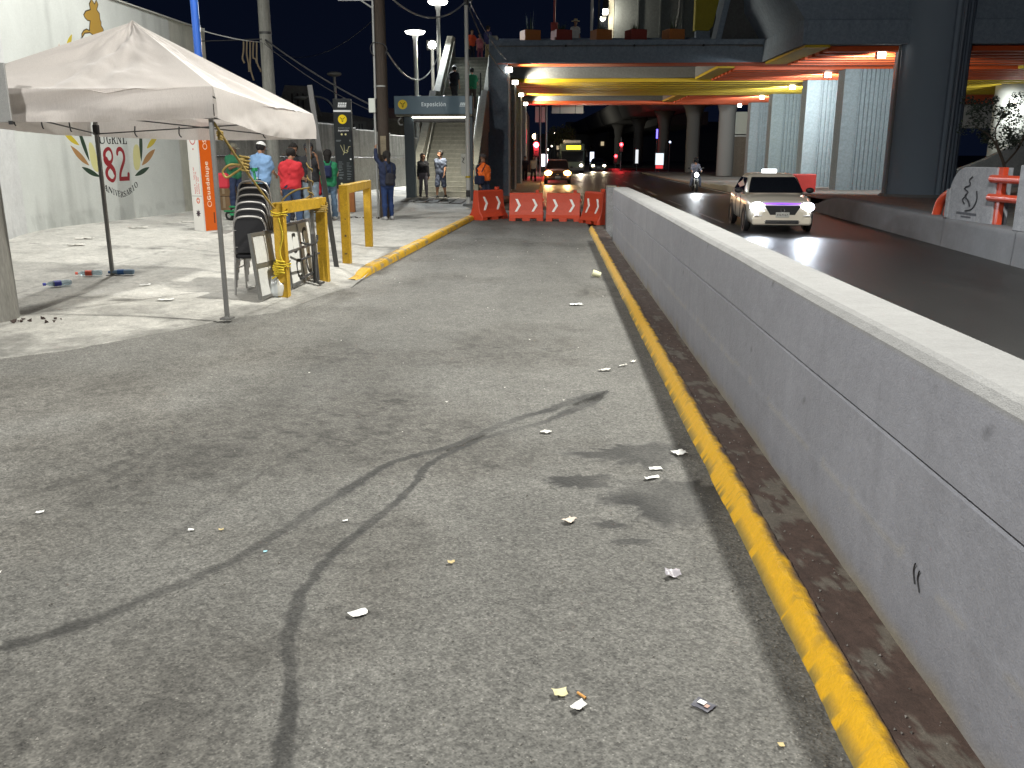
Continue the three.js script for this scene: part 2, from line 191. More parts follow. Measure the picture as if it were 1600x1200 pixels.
// concrete footway on the left; its front edge is broken where it meets the asphalt
const WALL = [[-7.4, -11.0], [-8.3, -12.6], [-8.95, -14.24], [-9.36, -15.47], [-9.57, -16.74], [-9.5, -17.9], [-9.33, -18.89], [-9.04, -22.86], [-8.93, -23.9]];
const kerbX = (z) => lerp(-2.66, -2.0, clamp((-12.1 - z) / 12.6));
{
  const frontZ = (x) => -7.15 - 2.5 * sstep(-4.9, -2.9, x) - 1.9 * sstep(-3.1, -2.62, x) + (fbm(x * 2.2, 3, 61) - 0.5) * 0.5 + (fbm(x * 9, 3, 62, 3) - 0.5) * 0.16;
  const tint = (x, y, z) => {
    const n = fbm(x * 0.7, z * 0.7, 71), m = fbm(x * 3.2, z * 3.2, 72), f = fbm(x * 14, z * 14, 73, 3);
    let v = 0.74 + (n - 0.5) * 0.24 + (m - 0.5) * 0.16 + (f - 0.5) * 0.12;
    const crack = (d, w) => 1 - 0.34 * (1 - sstep(0, w, Math.abs(d + (m - 0.5) * 0.18)));
    v *= crack(z + 9.5 - 0.08 * x, 0.03) * crack(z + 11.15 + 0.12 * x * 0.5, 0.03) * crack(x + 6.4 + 0.1 * z * 0.2, 0.025) * crack(z + 14.3, 0.03) * crack(z + 18, 0.035) * crack(z + 22, 0.04);
    v -= 0.2 * sstep(0.6, 0.72, fbm(x * 1.4 + 9, z * 1.4 + 2, 75)); // old spills
    if (f > 0.68) v -= 0.12;
    const worn = sstep(1.3, 0.0, frontZ(x) - z + (m - 0.5) * 1.8 + (f - 0.5) * 0.8) * 0.85; // front edge broken and smeared with asphalt
    v = lerp(v, 0.3 + 0.1 * (f - 0.5), worn); return [v, v * 0.975, v * 0.895];
  };
  const side = (z) => { for (let i = 0; i + 1 < WALL.length; i++) if (z <= WALL[i][1] && z >= WALL[i + 1][1]) return lerp(WALL[i][0], WALL[i + 1][0], (z - WALL[i][1]) / (WALL[i + 1][1] - WALL[i][1])); return z > -11 ? -12 : lerp(-8.93, -6.6, (-23.9 - z) / 20); };
  const g1 = sheet(170, 120, (u, v) => { const x = lerp(-10, kerbX(-13), u), z = lerp(frontZ(x), -13, v); return [x, Math.max(0.008, footway(x, z) * Math.min(1, v * 3 + 0.2)) - (v === 0 ? 0.05 : 0), z]; }, tint, 1.6);
  const g2 = sheet(110, 240, (u, v) => { const z = lerp(-13, -47, v), x = lerp(side(z) - 0.4, kerbX(z) - 0.12, u); return [x, footway(x, z), z]; }, tint, 1.6);
  struct('sidewalk', g1, MT.slab, 'pale concrete apron under the tent');
  struct('sidewalk', g2, MT.slab, 'pale concrete sidewalk along the wall');
  // yellow kerb, in cast lengths
  const yk = M(1, 1, 1, 0.7, { map: softMap, bumpMap: concBump, bumpScale: 0.006, vertexColors: true });
  const ytint = (x, y, z) => { const c = fbm(x * 9 + y * 20, z * 5 + y * 9, 81), e = c > 0.66 ? 1 : 0; return e ? [0.36, 0.3, 0.2] : [0.86 - 0.1 * c, 0.5 - 0.06 * c, 0.02]; };
  const kerb = thing('yellow_kerb', 'yellow painted kerb along the sidewalk, ending by the leaning man', 'kerb');
  for (let z = -12.15; z > -24.5; z -= 1.55) { const z1 = Math.max(z - 1.54, -24.9);
    part(kerb, 'kerb_stone', sheet(6, 24, (u, v) => { const zz = lerp(z, z1, v), k = kerbX(zz), h = lerp(0.03, 0.125, sstep(-12.1, -12.8, zz)), top = lerp(0.03, footway(k, zz) + 0.012, sstep(-12.1, -12.8, zz)), c = [[0.0, -0.02], [0.012, h * 0.5], [-0.01, h - 0.02], [-0.04, top], [-0.1, top + 0.002], [-0.16, top - 0.002], [-0.2, top - 0.03]][Math.round(u * 6)]; return [k + c[0] + (fbm(zz * 4, u * 9, 82) - 0.5) * 0.014, c[1] + (fbm(zz * 7, u * 5, 83) - 0.5) * 0.008, zz]; }, ytint, 0.9), yk); }
  // kerb beside the barrier
  const kerb2 = thing('yellow_kerb', 'long yellow painted kerb at the foot of the grey barrier', 'kerb');
  part(kerb2, 'kerb_stone', toCreasedNormals(sheet(7, 1500, (u, v) => { const zz = 2 - 22.7 * v ** 1.0, c = [[0.893, -0.02], [0.9, 0.012], [0.925, 0.055], [0.948, 0.096], [0.965, 0.103], [0.985, 0.103], [1.0, 0.1], [1.01, 0.05]][Math.round(u * 7)]; return [c[0] + (fbm(zz * 2.5, u * 2, 84) - 0.5) * 0.014 + (fbm(zz * 30, u * 9, 86, 3) - 0.5) * 0.007, c[1] + (fbm(zz * 30, u * 9, 85, 3) - 0.5) * 0.009, zz]; },
      (x, y, z) => { const c = fbm(x * 30 + y * 30, z * 9, 87), grit2 = y > 0.1 ? 0.3 * sstep(0.4, 0.6, fbm(x * 60, z * 40, 94, 2)) : 0, e = sstep(0.972, 0.992, x + (fbm(z * 8, 2, 88) - 0.5) * 0.05), b = c > 0.77 ? 0.3 : 0, low = y < 0.012 + 0.02 * (fbm(z * 12, 4, 89) - 0.4) ? 0.8 : 0, q = Math.max(b, low, grit2); return [lerp(lerp(1.0 - 0.05 * c, 0.22, q), 0.12, e), lerp(lerp(0.56 - 0.05 * c, 0.19, q), 0.085, e), lerp(0.012, 0.07, Math.max(e, q))]; }, 0.9), 0.4), yk);
  // brown painted strip between kerb and barrier, paint flaking off grey concrete
  struct('kerb_strip', sheet(24, 700, (u, v) => { const z = lerp(2, -20.9, v); return [lerp(0.992, 1.24, u), 0.088 + (fbm(u * 6, z * 5, 91) - 0.5) * 0.01, z]; }, (x, y, z) => { const c = fbm(x * 9, z * 6, 92), f = fbm(x * 40, z * 30, 93, 3), p = sstep(0.6, 0.63, c * 0.75 + f * 0.25 + (x > 1.17 ? 0.06 : 0)); return [lerp(0.12 + 0.08 * (f - 0.5), 0.21, p), lerp(0.075 + 0.05 * (f - 0.5), 0.18, p), lerp(0.058 + 0.04 * (f - 0.5), 0.145, p)]; }, 0.9), MT.slab, 'flaking dark brown strip between kerb and barrier');
}
const rightY = (z) => lerp(0.18, -0.16, sstep(-35, -66, z));
{ // right footway under the bridge, with its kerb
  const tint = (x, y, z) => { const n = fbm(x, z, 95), v = 0.4 + (n - 0.5) * 0.2; return [v, v * 0.97, v * 0.9]; };
  struct('sidewalk', sheet(60, 120, (u, v) => { const z = lerp(-12, -98, v); return [lerp(9.62 + 0.004 * (z + 12), 46, u), rightY(z), z]; }, tint, 1.6), MT.slab, 'concrete footway under the station on the right');
  const k = thing('road_kerb', 'low pale kerb on the far side of the main road', 'kerb'); for (let z = -34; z > -94; z -= 4) part(k, 'kerb_stone', rbx(9.45, 9.72, RD - 0.05, rightY(z - 2) + 0.02, z - 3.97, z, 0.03), MT.cream);
}
// ================================================================ grey barrier along the lane
{
  const b = thing('median_barrier', 'long grey concrete barrier wall with pale top beside the lane', 'barrier');
  // profile going round: lane face, groove, upper face, chamfer, top, road face
  const prof = [[1.215, 0.05], [1.2, 0.24], [1.197, 0.41], [1.2, 0.43], [1.198, 0.6], [1.196, 0.755], [1.216, 0.765], [1.216, 0.772], [1.186, 0.782], [1.188, 0.93], [1.19, 1.055], [1.192, 1.075], [1.215, 1.1], [1.235, 1.11], [1.36, 1.112], [1.46, 1.108], [1.485, 1.09], [1.49, 0.7], [1.495, 0.2], [1.52, RD - 0.03]];
  const tint = (x, y, z, u, v) => {
    const n = fbm(z * 0.9, y * 1.4, 101), m = fbm(z * 5, y * 5, 102), f = fbm(z * 22, y * 22, 103, 3), st = fbm(z * 9, y * 0.7, 104);
    if (y > 1.07) { const w = 0.3 + (m - 0.5) * 0.05 + (f - 0.5) * 0.05; return [w, w * 1.0, w * 0.99]; }
    let c = 0.31 + (n - 0.5) * 0.06 + (m - 0.5) * 0.035 + (f - 0.5) * 0.03; c -= 0.025 * sstep(0.6, 0.76, st) * sstep(0.48, 0.62, n); c += 0.015 * sstep(0.6, 0.75, fbm(z * 7, y * 0.6, 109)); if (hash(Math.floor(z * 45), Math.floor(y * 45), 110) > 0.9985) c *= 0.55; // run-off streaks
    if (f > 0.78 && m > 0.6) c -= 0.05;
    let t = [c, c * 1.015, c * 1.13];
    const low = sstep(0.2, 0.06, y + (m - 0.5) * 0.16); t = [lerp(t[0], 0.33, low), lerp(t[1], 0.29, low), lerp(t[2], 0.22, low)]; // mud splashed at the foot
    const worn = Math.abs(y - 0.42 + (m - 0.5) * 0.05) < 0.012 && m > 0.5 ? 0.35 : 0; return [lerp(t[0], 0.36, worn), lerp(t[1], 0.33, worn), lerp(t[2], 0.27, worn)];
  };
  const N = prof.length - 1, P = []; // profile subdivided so that streaks can be told apart
  for (let i = 0; i < N; i++) { const [a, c] = [prof[i], prof[i + 1]], k = Math.max(1, Math.round(Math.hypot(a[0] - c[0], a[1] - c[1]) / 0.03)); for (let q = 0; q < k; q++) P.push([lerp(a[0], c[0], q / k), lerp(a[1], c[1], q / k)]); } P.push(prof[N]);
  part(b, 'wall', toCreasedNormals(sheet(P.length - 1, 520, (u, v) => { const q = P[Math.round(u * (P.length - 1))], zz = 3 - 20.1 * v; return [q[0] + (fbm(zz * 0.7, q[1], 105, 2) - 0.5) * 0.006, q[1] + (q[1] > 0.7 ? (fbm(zz * 0.5, 1, 106, 2) - 0.5) * 0.012 : 0), zz]; }, tint, 0.9, (p) => [p[2] / 0.9, (p[1] + p[0]) / 0.9]), 0.3), MT.wallpaint);
  part(b, 'barrier_end', bx(1.2, 1.485, 0, 1.1, -17.1, -17.13), concrete(0.4, 0.4, 0.41));
  // two scuffs of dark rubber and a cable stub, standing off the face
  part(b, 'joint_tape', join(tube([[1.195, 0.36, -2.62], [1.193, 0.4, -2.64], [1.191, 0.43, -2.63]], 0.0028, 8, 5), tube([[1.195, 0.37, -2.66], [1.193, 0.41, -2.675], [1.191, 0.44, -2.665]], 0.0028, 8, 5)), MT.black);
  const e = thing('barrier_post', 'grey square block standing past the end of the barrier', 'post', [1.47, 0, -21.9]); part(e, 'post_block', rbx(-0.1, 0.12, -0.25, 0.94, -0.3, 0.1, 0.015), concrete(0.42, 0.43, 0.45)); part(e, 'post_cap', rbx(-0.11, 0.13, 0.94, 0.965, -0.31, 0.11, 0.01), MT.cream);
  const r = thing('hazard_panel', 'red hazard panel with two round reflectors behind the barrier end', 'panel', [1.72, 0, -21.6]); part(r, 'panel_board', rbx(-0.12, 0.12, -0.1, 0.94, -0.06, 0, 0.012), MT.red); part(r, 'panel_foot', rbx(-0.1, 0.1, -0.25, -0.1, -0.06, 0, 0.01), painted(0.05, 0.12, 0.3));
  for (const y of [0.68, 0.3]) { const g = new THREE.SphereGeometry(0.045, 14, 8, 0, 6.3, 0, 1.57); g.rotateX(Math.PI / 2); g.translate(0, y, 0); part(r, 'reflector', g, M(0.9, 0.45, 0.3, 0.15)); }
}
{ // low wall on the far side of the main road with rail ends
  const w = thing('roadside_wall', 'low grey wall on the far side of the main road', 'wall');
  const wx = (z) => 8.36 + (-16 - z) * 0.06;
  for (let z = -6; z > -34; z -= 3.5) part(w, 'wall_segment', sheet(14, 30, (u, v) => { const zz = lerp(z, z - 3.485, v), X = wx(zz), h = 0.36 - 0.5 * sstep(-29, -34, zz), q = [[0, RD - 0.02], [0.01, -0.12], [0.015, 0], [0.02, 0.1], [0.025, h - 0.1], [0.03, h - 0.03], [0.06, h], [0.15, h + 0.004], [0.3, h + 0.004], [0.45, h], [0.48, h - 0.04], [0.48, 0.1], [0.48, 0], [0.48, -0.1], [0.5, RD]][Math.round(u * 14)]; return [X + q[0], Math.min(q[1], h + 0.004), zz]; }, (x, y, z) => { const n = fbm(z * 2, y * 3, 111), c = 0.2 + (n - 0.5) * 0.08; return [c, c * 1.04, c * 1.14]; }, 0.9, (p) => [p[2] / 0.9, p[1] / 0.9]), MT.wallpaint);
  const ped = thing('rail_pedestal', 'grey rail pedestal with a carved emblem on the far wall', 'pedestal', [8.86, 0.36, -19.05], 0.06);
  // rounded upper far corner, seen along the wall (z, y)
  const P = []; P.push([-0.92, 0], [0.86, 0], [0.86, 1.08], [-0.3, 1.08]); for (let a = 0; a <= 8; a++) { const t = Math.PI / 2 + a / 8 * Math.PI / 2 * 0.85; P.push([-0.3 + 0.6 * Math.cos(t), 0.48 + 0.6 * Math.sin(t)]); }
  const pg = poly(P.map(([z, y]) => [-z, y]), 0.3, 0.012); pg.rotateY(Math.PI / 2); pg.translate(-0.15, 0, 0); part(ped, 'pedestal_block', wrap(pg), concrete(0.46, 0.48, 0.53));
  part(ped, 'edge_rib', join(bx(-0.2, -0.16, 0.02, 0.62, -0.95, -0.84)), concrete(0.42, 0.44, 0.48));
  const rel = (pts, r) => tube(pts.map(([z, y]) => [-0.17, y, z]), r, 20, 6);
  part(ped, 'carved_figure', rel([[0.0, 0.9], [-0.12, 0.82], [-0.05, 0.74], [-0.28, 0.66], [-0.12, 0.58], [-0.22, 0.5], [-0.05, 0.4], [0.02, 0.3]], 0.017), concrete(0.06, 0.065, 0.08)); part(ped, 'carved_leg', rel([[-0.16, 0.52], [-0.3, 0.42], [-0.2, 0.34]], 0.014), concrete(0.06, 0.065, 0.08)); part(ped, 'carved_arc', rel([[0.22, 0.62], [0.26, 0.45], [0.14, 0.27], [-0.14, 0.2]], 0.016), concrete(0.06, 0.065, 0.08));
  part(ped, 'name_bar', join(bx(-0.166, -0.16, 0.12, 0.17, -0.5, 0.3), bx(-0.166, -0.16, 0.06, 0.095, -0.3, 0.1)), concrete(0.14, 0.15, 0.18));
  const blk = thing('rail_pedestal', 'plain grey rail pedestal at the right edge on the far wall', 'pedestal', [8.68, 0.36, -15.6], 0.06); part(blk, 'pedestal_block', rbx(-0.18, 0.16, 0, 1.16, -1.1, 1.3, 0.02), concrete(0.46, 0.48, 0.53));
  const rail = thing('orange_railing', 'glossy orange pipe railing between the two grey pedestals', 'railing', [8.78, 0.36, -17.4], 0.06); const om = M(0.62, 0.075, 0.03, 0.28);
  for (const y of [0.52, 0.88]) part(rail, 'rail_pipe', bar([0, y, -0.9], [0, y, 0.8], 0.075, 14), om);
  for (const z of [-0.72, 0.5]) part(rail, 'rail_post', sbar([0.1, 0, z], [0.1, 1.1, z + (z > 0 ? -0.1 : 0)], 0.1, 0.22), om);
  const rend = thing('orange_railing', 'curved orange rail end at the far side of the emblem pedestal', 'railing', [8.93, 0.36, -20.3], 0.06); part(rend, 'curved_end', join(tube([[0, 0.0, -0.75], [0, 0.28, -0.62], [0, 0.48, -0.3], [0, 0.56, 0.2]], 0.1, 16, 10), sbar([0, 0, -0.3], [0, 0.45, -0.2], 0.08, 0.16)), om);
}
{ // footway that widens under the bridge
  const g = sheet(20, 60, (u, v) => { const z = lerp(-36.5, -90, v), r = lerp(-1.9, -0.5, sstep(-36.5, -42, z)); return [lerp(-7.5, r, u), -0.1, z]; }, (x, y, z) => { const v = 0.46 + (fbm(x * 2, z * 2, 121) - 0.5) * 0.2; return [v, v * 0.97, v * 0.9]; }, 1.6);
  struct('sidewalk', g, MT.slab, 'pale footway beside the bridge columns');
  const k = thing('yellow_kerb', 'worn yellow kerb edging the footway beneath the bridge', 'kerb');
  for (let z = -25; z > -80; z -= 3) part(k, 'kerb_stone', sbar([lerp(-2.05, -0.5, sstep(-36.5, -42, z)), -0.16, z], [lerp(-2.05, -0.5, sstep(-36.5, -42, z - 2.97)), -0.16, z - 2.97], 0.2, 0.16, 0.03), z < -38 ? painted(0.6, 0.42, 0.06, 0.7) : MT.cream);
  // paving slabs laid in two tones before the stair
  const pv = thing('entrance_paving', 'two-tone paving slabs at the foot of the stair', 'paving'); const a = concrete(0.4, 0.38, 0.33), b = concrete(0.22, 0.215, 0.2);
  for (let i = 0; i < 6; i++) for (let j = 0; j < 9; j++) { const x = -4.95 + i * 0.4, z = -29.7 - j * 0.44, y = footway(x, z) + 0.004; part(pv, 'paving_slab', rbx(x, x + 0.385, y - 0.05, y + 0.012, z - 0.425, z, 0.008, 1), (i + j + (hash(i, j) > 0.8 ? 1 : 0)) % 2 ? a : b); }
}
// ================================================================ curved wall with the painted emblem
{
  const S = [0]; for (let i = 0; i + 1 < WALL.length; i++) S.push(S[i] + Math.hypot(WALL[i + 1][0] - WALL[i][0], WALL[i + 1][1] - WALL[i][1]));
  const L = S[S.length - 1], crv = new THREE.CatmullRomCurve3(WALL.map(([x, z]) => V(x, 0, z)), false, 'centripetal'), top = (s) => lerp(4.92, 4.78, clamp((s - 5) / 8));
  const pt = (s) => { let i = 0; while (i < S.length - 2 && s > S[i + 1]) i++; const t = (s - S[i]) / (S[i + 1] - S[i]), p = crv.getPoint((i + t) / (WALL.length - 1)); return [p.x, p.z]; };
  const H = 5.0, s0 = 5.2, s1 = 11.4; // painted stretch
  const col = (s, y) => { const n = fbm(s * 0.6, y * 0.8, 131), m = fbm(s * 4, y * 3, 132), st = fbm(s * 5, y * 0.35, 133), f = fbm(s * 16, y * 16, 134, 3), dirt = sstep(0.5, 0.8, st * 0.4 + n * 0.6 + 0.02 * Math.sin(s * 2)); let v = 0.74 + (n - 0.5) * 0.12 + (m - 0.5) * 0.05 + (f - 0.5) * 0.04 - 0.2 * dirt - (y < 0.6 && m > 0.5 ? 0.08 : 0); return v; };
  const tall = thing('boundary_wall', 'tall curved whitewashed wall with a painted anniversary emblem', 'wall');
  const seg = (a, b, n, mat, cf) => part(tall, 'wall_panel', sheet(n, 60, (u, v) => { const s = lerp(a, b, u), [x, z] = pt(s), y = v * top(s); return [x, y, z]; }, cf, 1, (p, u, v) => [u, v * top(lerp(a, b, u)) / H]), mat);
  const wt = (a, b) => (x, y, z, u) => { const s = lerp(a, b, u), c = col(s, y); return s > 11.4 ? [c * 0.82, c * 0.82, c * 0.7] : [c * 0.97, c * 0.98, c * 0.97]; };
  // emblem: print on the plaster; s runs along the wall, h up it, in metres
  const emblem = canvasTex(2048, 1652, (g, w, h) => {
    const X = (s) => (s - s0) / (s1 - s0) * w, Y = (y) => h - y / H * h, k = w / (s1 - s0);
    const im = g.createImageData(w, h);
    for (let j = 0; j < h; j += 1) for (let i = 0; i < w; i += 1) { const q = (j * w + i) * 4, v = 232 + 14 * (hash(i, j, 3) - 0.5) + 10 * (hash(i >> 2, j >> 2, 4) - 0.5); im.data[q] = v - 3; im.data[q + 1] = v; im.data[q + 2] = v - 4; im.data[q + 3] = 255; }
    g.putImageData(im, 0, 0);
    const shape = (c, pts, line) => { g.fillStyle = c; g.beginPath(); const n = pts.length, m = (i) => [(X(pts[i % n][0]) + X(pts[(i + 1) % n][0])) / 2, (Y(pts[i % n][1]) + Y(pts[(i + 1) % n][1])) / 2]; g.moveTo(...m(n - 1)); for (let i = 0; i < n; i++) g.quadraticCurveTo(X(pts[i][0]), Y(pts[i][1]), ...m(i)); g.closePath(); g.fill(); if (line) { g.strokeStyle = line; g.lineWidth = 5; g.stroke(); } };
    const hard = (c, pts, line, lw) => { g.fillStyle = c; g.beginPath(); pts.forEach(([s, y], i) => (i ? g.lineTo(X(s), Y(y)) : g.moveTo(X(s), Y(y)))); g.closePath(); if (c) g.fill(); if (line) { g.strokeStyle = line; g.lineWidth = lw; g.stroke(); } };
    // leaf from tip to tip with a belly
    const leaf = (c, a, b, belly) => { const mx = (a[0] + b[0]) / 2, my = (a[1] + b[1]) / 2, dx = b[0] - a[0], dy = b[1] - a[1], l = Math.hypot(dx, dy), nx = -dy / l, ny = dx / l; g.lineJoin = 'miter'; g.fillStyle = c; g.beginPath(); g.moveTo(X(a[0]), Y(a[1])); g.quadraticCurveTo(X(mx + nx * belly[0]), Y(my + ny * belly[0]), X(b[0]), Y(b[1])); g.quadraticCurveTo(X(mx - nx * belly[1]), Y(my - ny * belly[1]), X(a[0]), Y(a[1])); g.closePath(); g.strokeStyle = '#eef0ea'; g.lineWidth = 12; g.stroke(); g.fill(); };
    const GR = '#26402c', BR = '#b98a55', YE = '#d9c238', PY = '#e6dc86';
    for (const [i, dy] of [[0, 0], [1, 0.72], [2, 1.35]]) { // tiers of the wreath; the upper ones stand behind the tent
      const o = i * 0.12; leaf(GR, [7.5 - o, 2.25 + dy], [7.77 - o, 1.56 + dy], [0.12, 0.12]); leaf(BR, [7.2 - o, 1.88 + dy], [7.75 - o, 1.48 + dy], [0.11, 0.16]); leaf(YE, [7.0 - o, 2.16 + dy], [7.5 - o, 1.88 + dy], [0.1, 0.14]);
      leaf(GR, [9.85 + o, 2.3 + dy], [9.74 + o, 1.54 + dy], [0.12, 0.14]); leaf(BR, [10.34 + o, 1.82 + dy], [9.74 + o, 1.46 + dy], [0.14, 0.16]); leaf(YE, [10.5 + o, 2.12 + dy], [10.0 + o, 1.83 + dy], [0.12, 0.14]); }
    leaf(GR, [7.48, 1.46], [8.06, 1.25], [0.1, 0.12]); leaf(GR, [10.04, 1.42], [9.42, 1.24], [0.12, 0.1]);
    g.save(); g.globalAlpha = 0.75; shape(PY, [[7.78, 1.98], [7.98, 1.9], [8.08, 1.3], [7.8, 1.42]]); shape(PY, [[9.46, 1.9], [9.74, 1.94], [9.7, 1.38], [9.4, 1.34]]); g.restore();
    leaf(YE, [7.42, 3.62], [7.68, 4.0], [0.12, 0.1]); leaf('#c98a6a', [7.2, 3.6], [7.24, 3.78], [0.03, 0.03]);
    hard('#b8923c', [[8.38, 4.76], [8.51, 4.67], [8.61, 4.76], [8.67, 4.68], [8.58, 4.57], [8.69, 4.51], [8.68, 4.4], [8.72, 4.35], [8.7, 4.28], [8.78, 4.22], [8.77, 4.17], [8.81, 4.12], [8.88, 4.06], [8.76, 4.0], [8.61, 3.96], [8.41, 4.01], [8.23, 4.09], [8.08, 4.06], [7.98, 3.96], [7.99, 4.04], [8.06, 4.11], [8.15, 4.15], [8.22, 4.13], [8.27, 4.32], [8.2, 4.32], [8.14, 4.36], [8.11, 4.41], [8.18, 4.49], [8.31, 4.54], [8.3, 4.65]], '#3c3222', 7);
    g.strokeStyle = '#7b8590'; g.lineWidth = 5; g.beginPath(); g.moveTo(X(7.96), Y(3.98)); g.quadraticCurveTo(X(7.9), Y(3.85), X(7.95), Y(3.7)); g.moveTo(X(8.22), Y(4.03)); g.lineTo(X(8.34), Y(3.78)); g.moveTo(X(8.2), Y(3.98)); g.lineTo(X(8.26), Y(3.76)); g.stroke();
    // the numerals, drawn with swelling strokes
    g.strokeStyle = '#a3222c'; g.lineCap = 'round'; const stroke = (lw, f) => { g.lineWidth = lw * k; g.beginPath(); f(); g.stroke(); };
    const el = (s, y, rx, ry, lw) => stroke(lw, () => g.ellipse(X(s), Y(y), rx * k, ry * h / H, 0, 0, 7));
    el(8.4, 1.68, 0.155, 0.14, 0.075); el(8.43, 1.31, 0.175, 0.15, 0.075); stroke(0.13, () => { g.moveTo(X(8.27), Y(1.6)); g.bezierCurveTo(X(8.3), Y(1.47), X(8.52), Y(1.47), X(8.58), Y(1.33)); });
    stroke(0.09, () => { g.moveTo(X(8.79), Y(1.72)); g.bezierCurveTo(X(8.8), Y(1.86), X(9.08), Y(1.86), X(9.07), Y(1.66)); g.bezierCurveTo(X(9.06), Y(1.48), X(8.83), Y(1.42), X(8.81), Y(1.19)); g.lineTo(X(9.16), Y(1.19)); g.lineTo(X(9.18), Y(1.28)); });
    g.fillStyle = '#17181a'; g.font = 'bold ' + Math.round(0.3 * h / H) + 'px serif'; g.textAlign = 'center'; g.textBaseline = 'alphabetic'; const word = 'UGRNL';
    g.save(); g.translate(X(8.68), Y(1.92)); const tw = g.measureText(word).width; g.scale(1.16 * k / tw, 1); g.fillText(word, 0, 0); g.restore();
    g.font = 'bold ' + Math.round(0.17 * h / H) + 'px serif'; const an = 'ANIVERSARIO';
    for (let i = 0; i < an.length; i++) { const t = (i + 0.5) / an.length, s = lerp(8.1, 9.52, t), q = (t - 0.47) * 2; g.save(); g.translate(X(s), Y(0.8 + 0.2 * q * q + (q < 0 ? 0.02 : 0))); g.rotate(-q * 0.42); g.scale(1.15, 1); g.fillText(an[i], 0, 0); g.restore(); }
  });
  const em = M(1, 1, 1, 0.75, { map: emblem, vertexColors: true, bumpMap: concBump, bumpScale: 0.002 });
  seg(0, s0, 60, MT.wallpaint, wt(0, s0)); seg(s0, s1, 150, em, wt(s0, s1)); seg(s1, L, 30, MT.wallpaint, wt(s1, L));
  // coping and the back of the wall
  const cop = []; for (let i = 0; i <= 60; i++) { const s = L * i / 60, [x, z] = pt(s), [x2, z2] = pt(Math.min(L, s + 0.05)), [x3, z3] = pt(Math.max(0, s - 0.05)), dx = x2 - x3, dz = z2 - z3, l = Math.hypot(dx, dz), nx = dz / l, nz = -dx / l, t = top(s); cop.push([[0.02, 0], [0.02, 0.05], [-0.22, 0.05], [-0.22, -4.9], [-0.2, -4.9], [-0.2, 0]].map(([o, y]) => [x - nx * o, t + y, z - nz * o])); }
  part(tall, 'coping', loft(cop.map((r) => r.map(([x, y, z]) => [x, y, z]))), painted(0.66, 0.66, 0.6, 0.8));
  // lower wall beyond
  const low = thing('boundary_wall', 'lower stained concrete wall running behind the people to the stair', 'wall');
  const A = [-8.93, -23.9], B = [-6.55, -45]; const n = 9, cm = M(1, 1, 1, 0.85, { map: concMap, bumpMap: concBump, bumpScale: 0.004, vertexColors: true });
  for (let i = 0; i < n; i++) { const f = (t) => [lerp(A[0], B[0], t), lerp(A[1], B[1], t)], a = f(i / n), b = f((i + 0.994) / n), hgt = lerp(2.95, 2.42, i / n);
    for (const [y0, y1] of [[0.05, 1.62], [1.635, hgt]]) part(low, 'wall_panel', sheet(26, 22, (u, v) => { const q = v > 0.97 && y1 === hgt ? 0.2 : 0, y = v > 0.97 ? y1 : lerp(y0, y1, v / 0.96); return [lerp(a[0], b[0], u) - q, Math.min(y, y1), lerp(a[1], b[1], u)]; }, (x, y, z) => { const m = fbm(z * 1.2, y * 1.5, 141), st = fbm(z * 6, y * 0.5, 142), c = 0.5 + (m - 0.5) * 0.2 - 0.22 * sstep(0.5, 0.75, st * 0.6 + sstep(1.2, 2.9, y) * 0.2 + m * 0.25); return [c, c * 0.985, c * 0.9]; }, 1.6, (p) => [p[2] / 1.6, p[1] / 1.6]), cm); }
  part(low, 'wall_core', (() => { const g = loft([A, B].map(([x, z]) => [[x - 0.02, 0, z], [x - 0.02, 2.4, z], [x - 0.25, 2.4, z], [x - 0.25, 0, z]])); return g; })(), MT.plain);
  part(low, 'cable_conduit', bar([A[0] + 0.03, 1.66, A[1]], [B[0] + 0.03, 1.5, B[1]], 0.015, 6), MT.black);
}
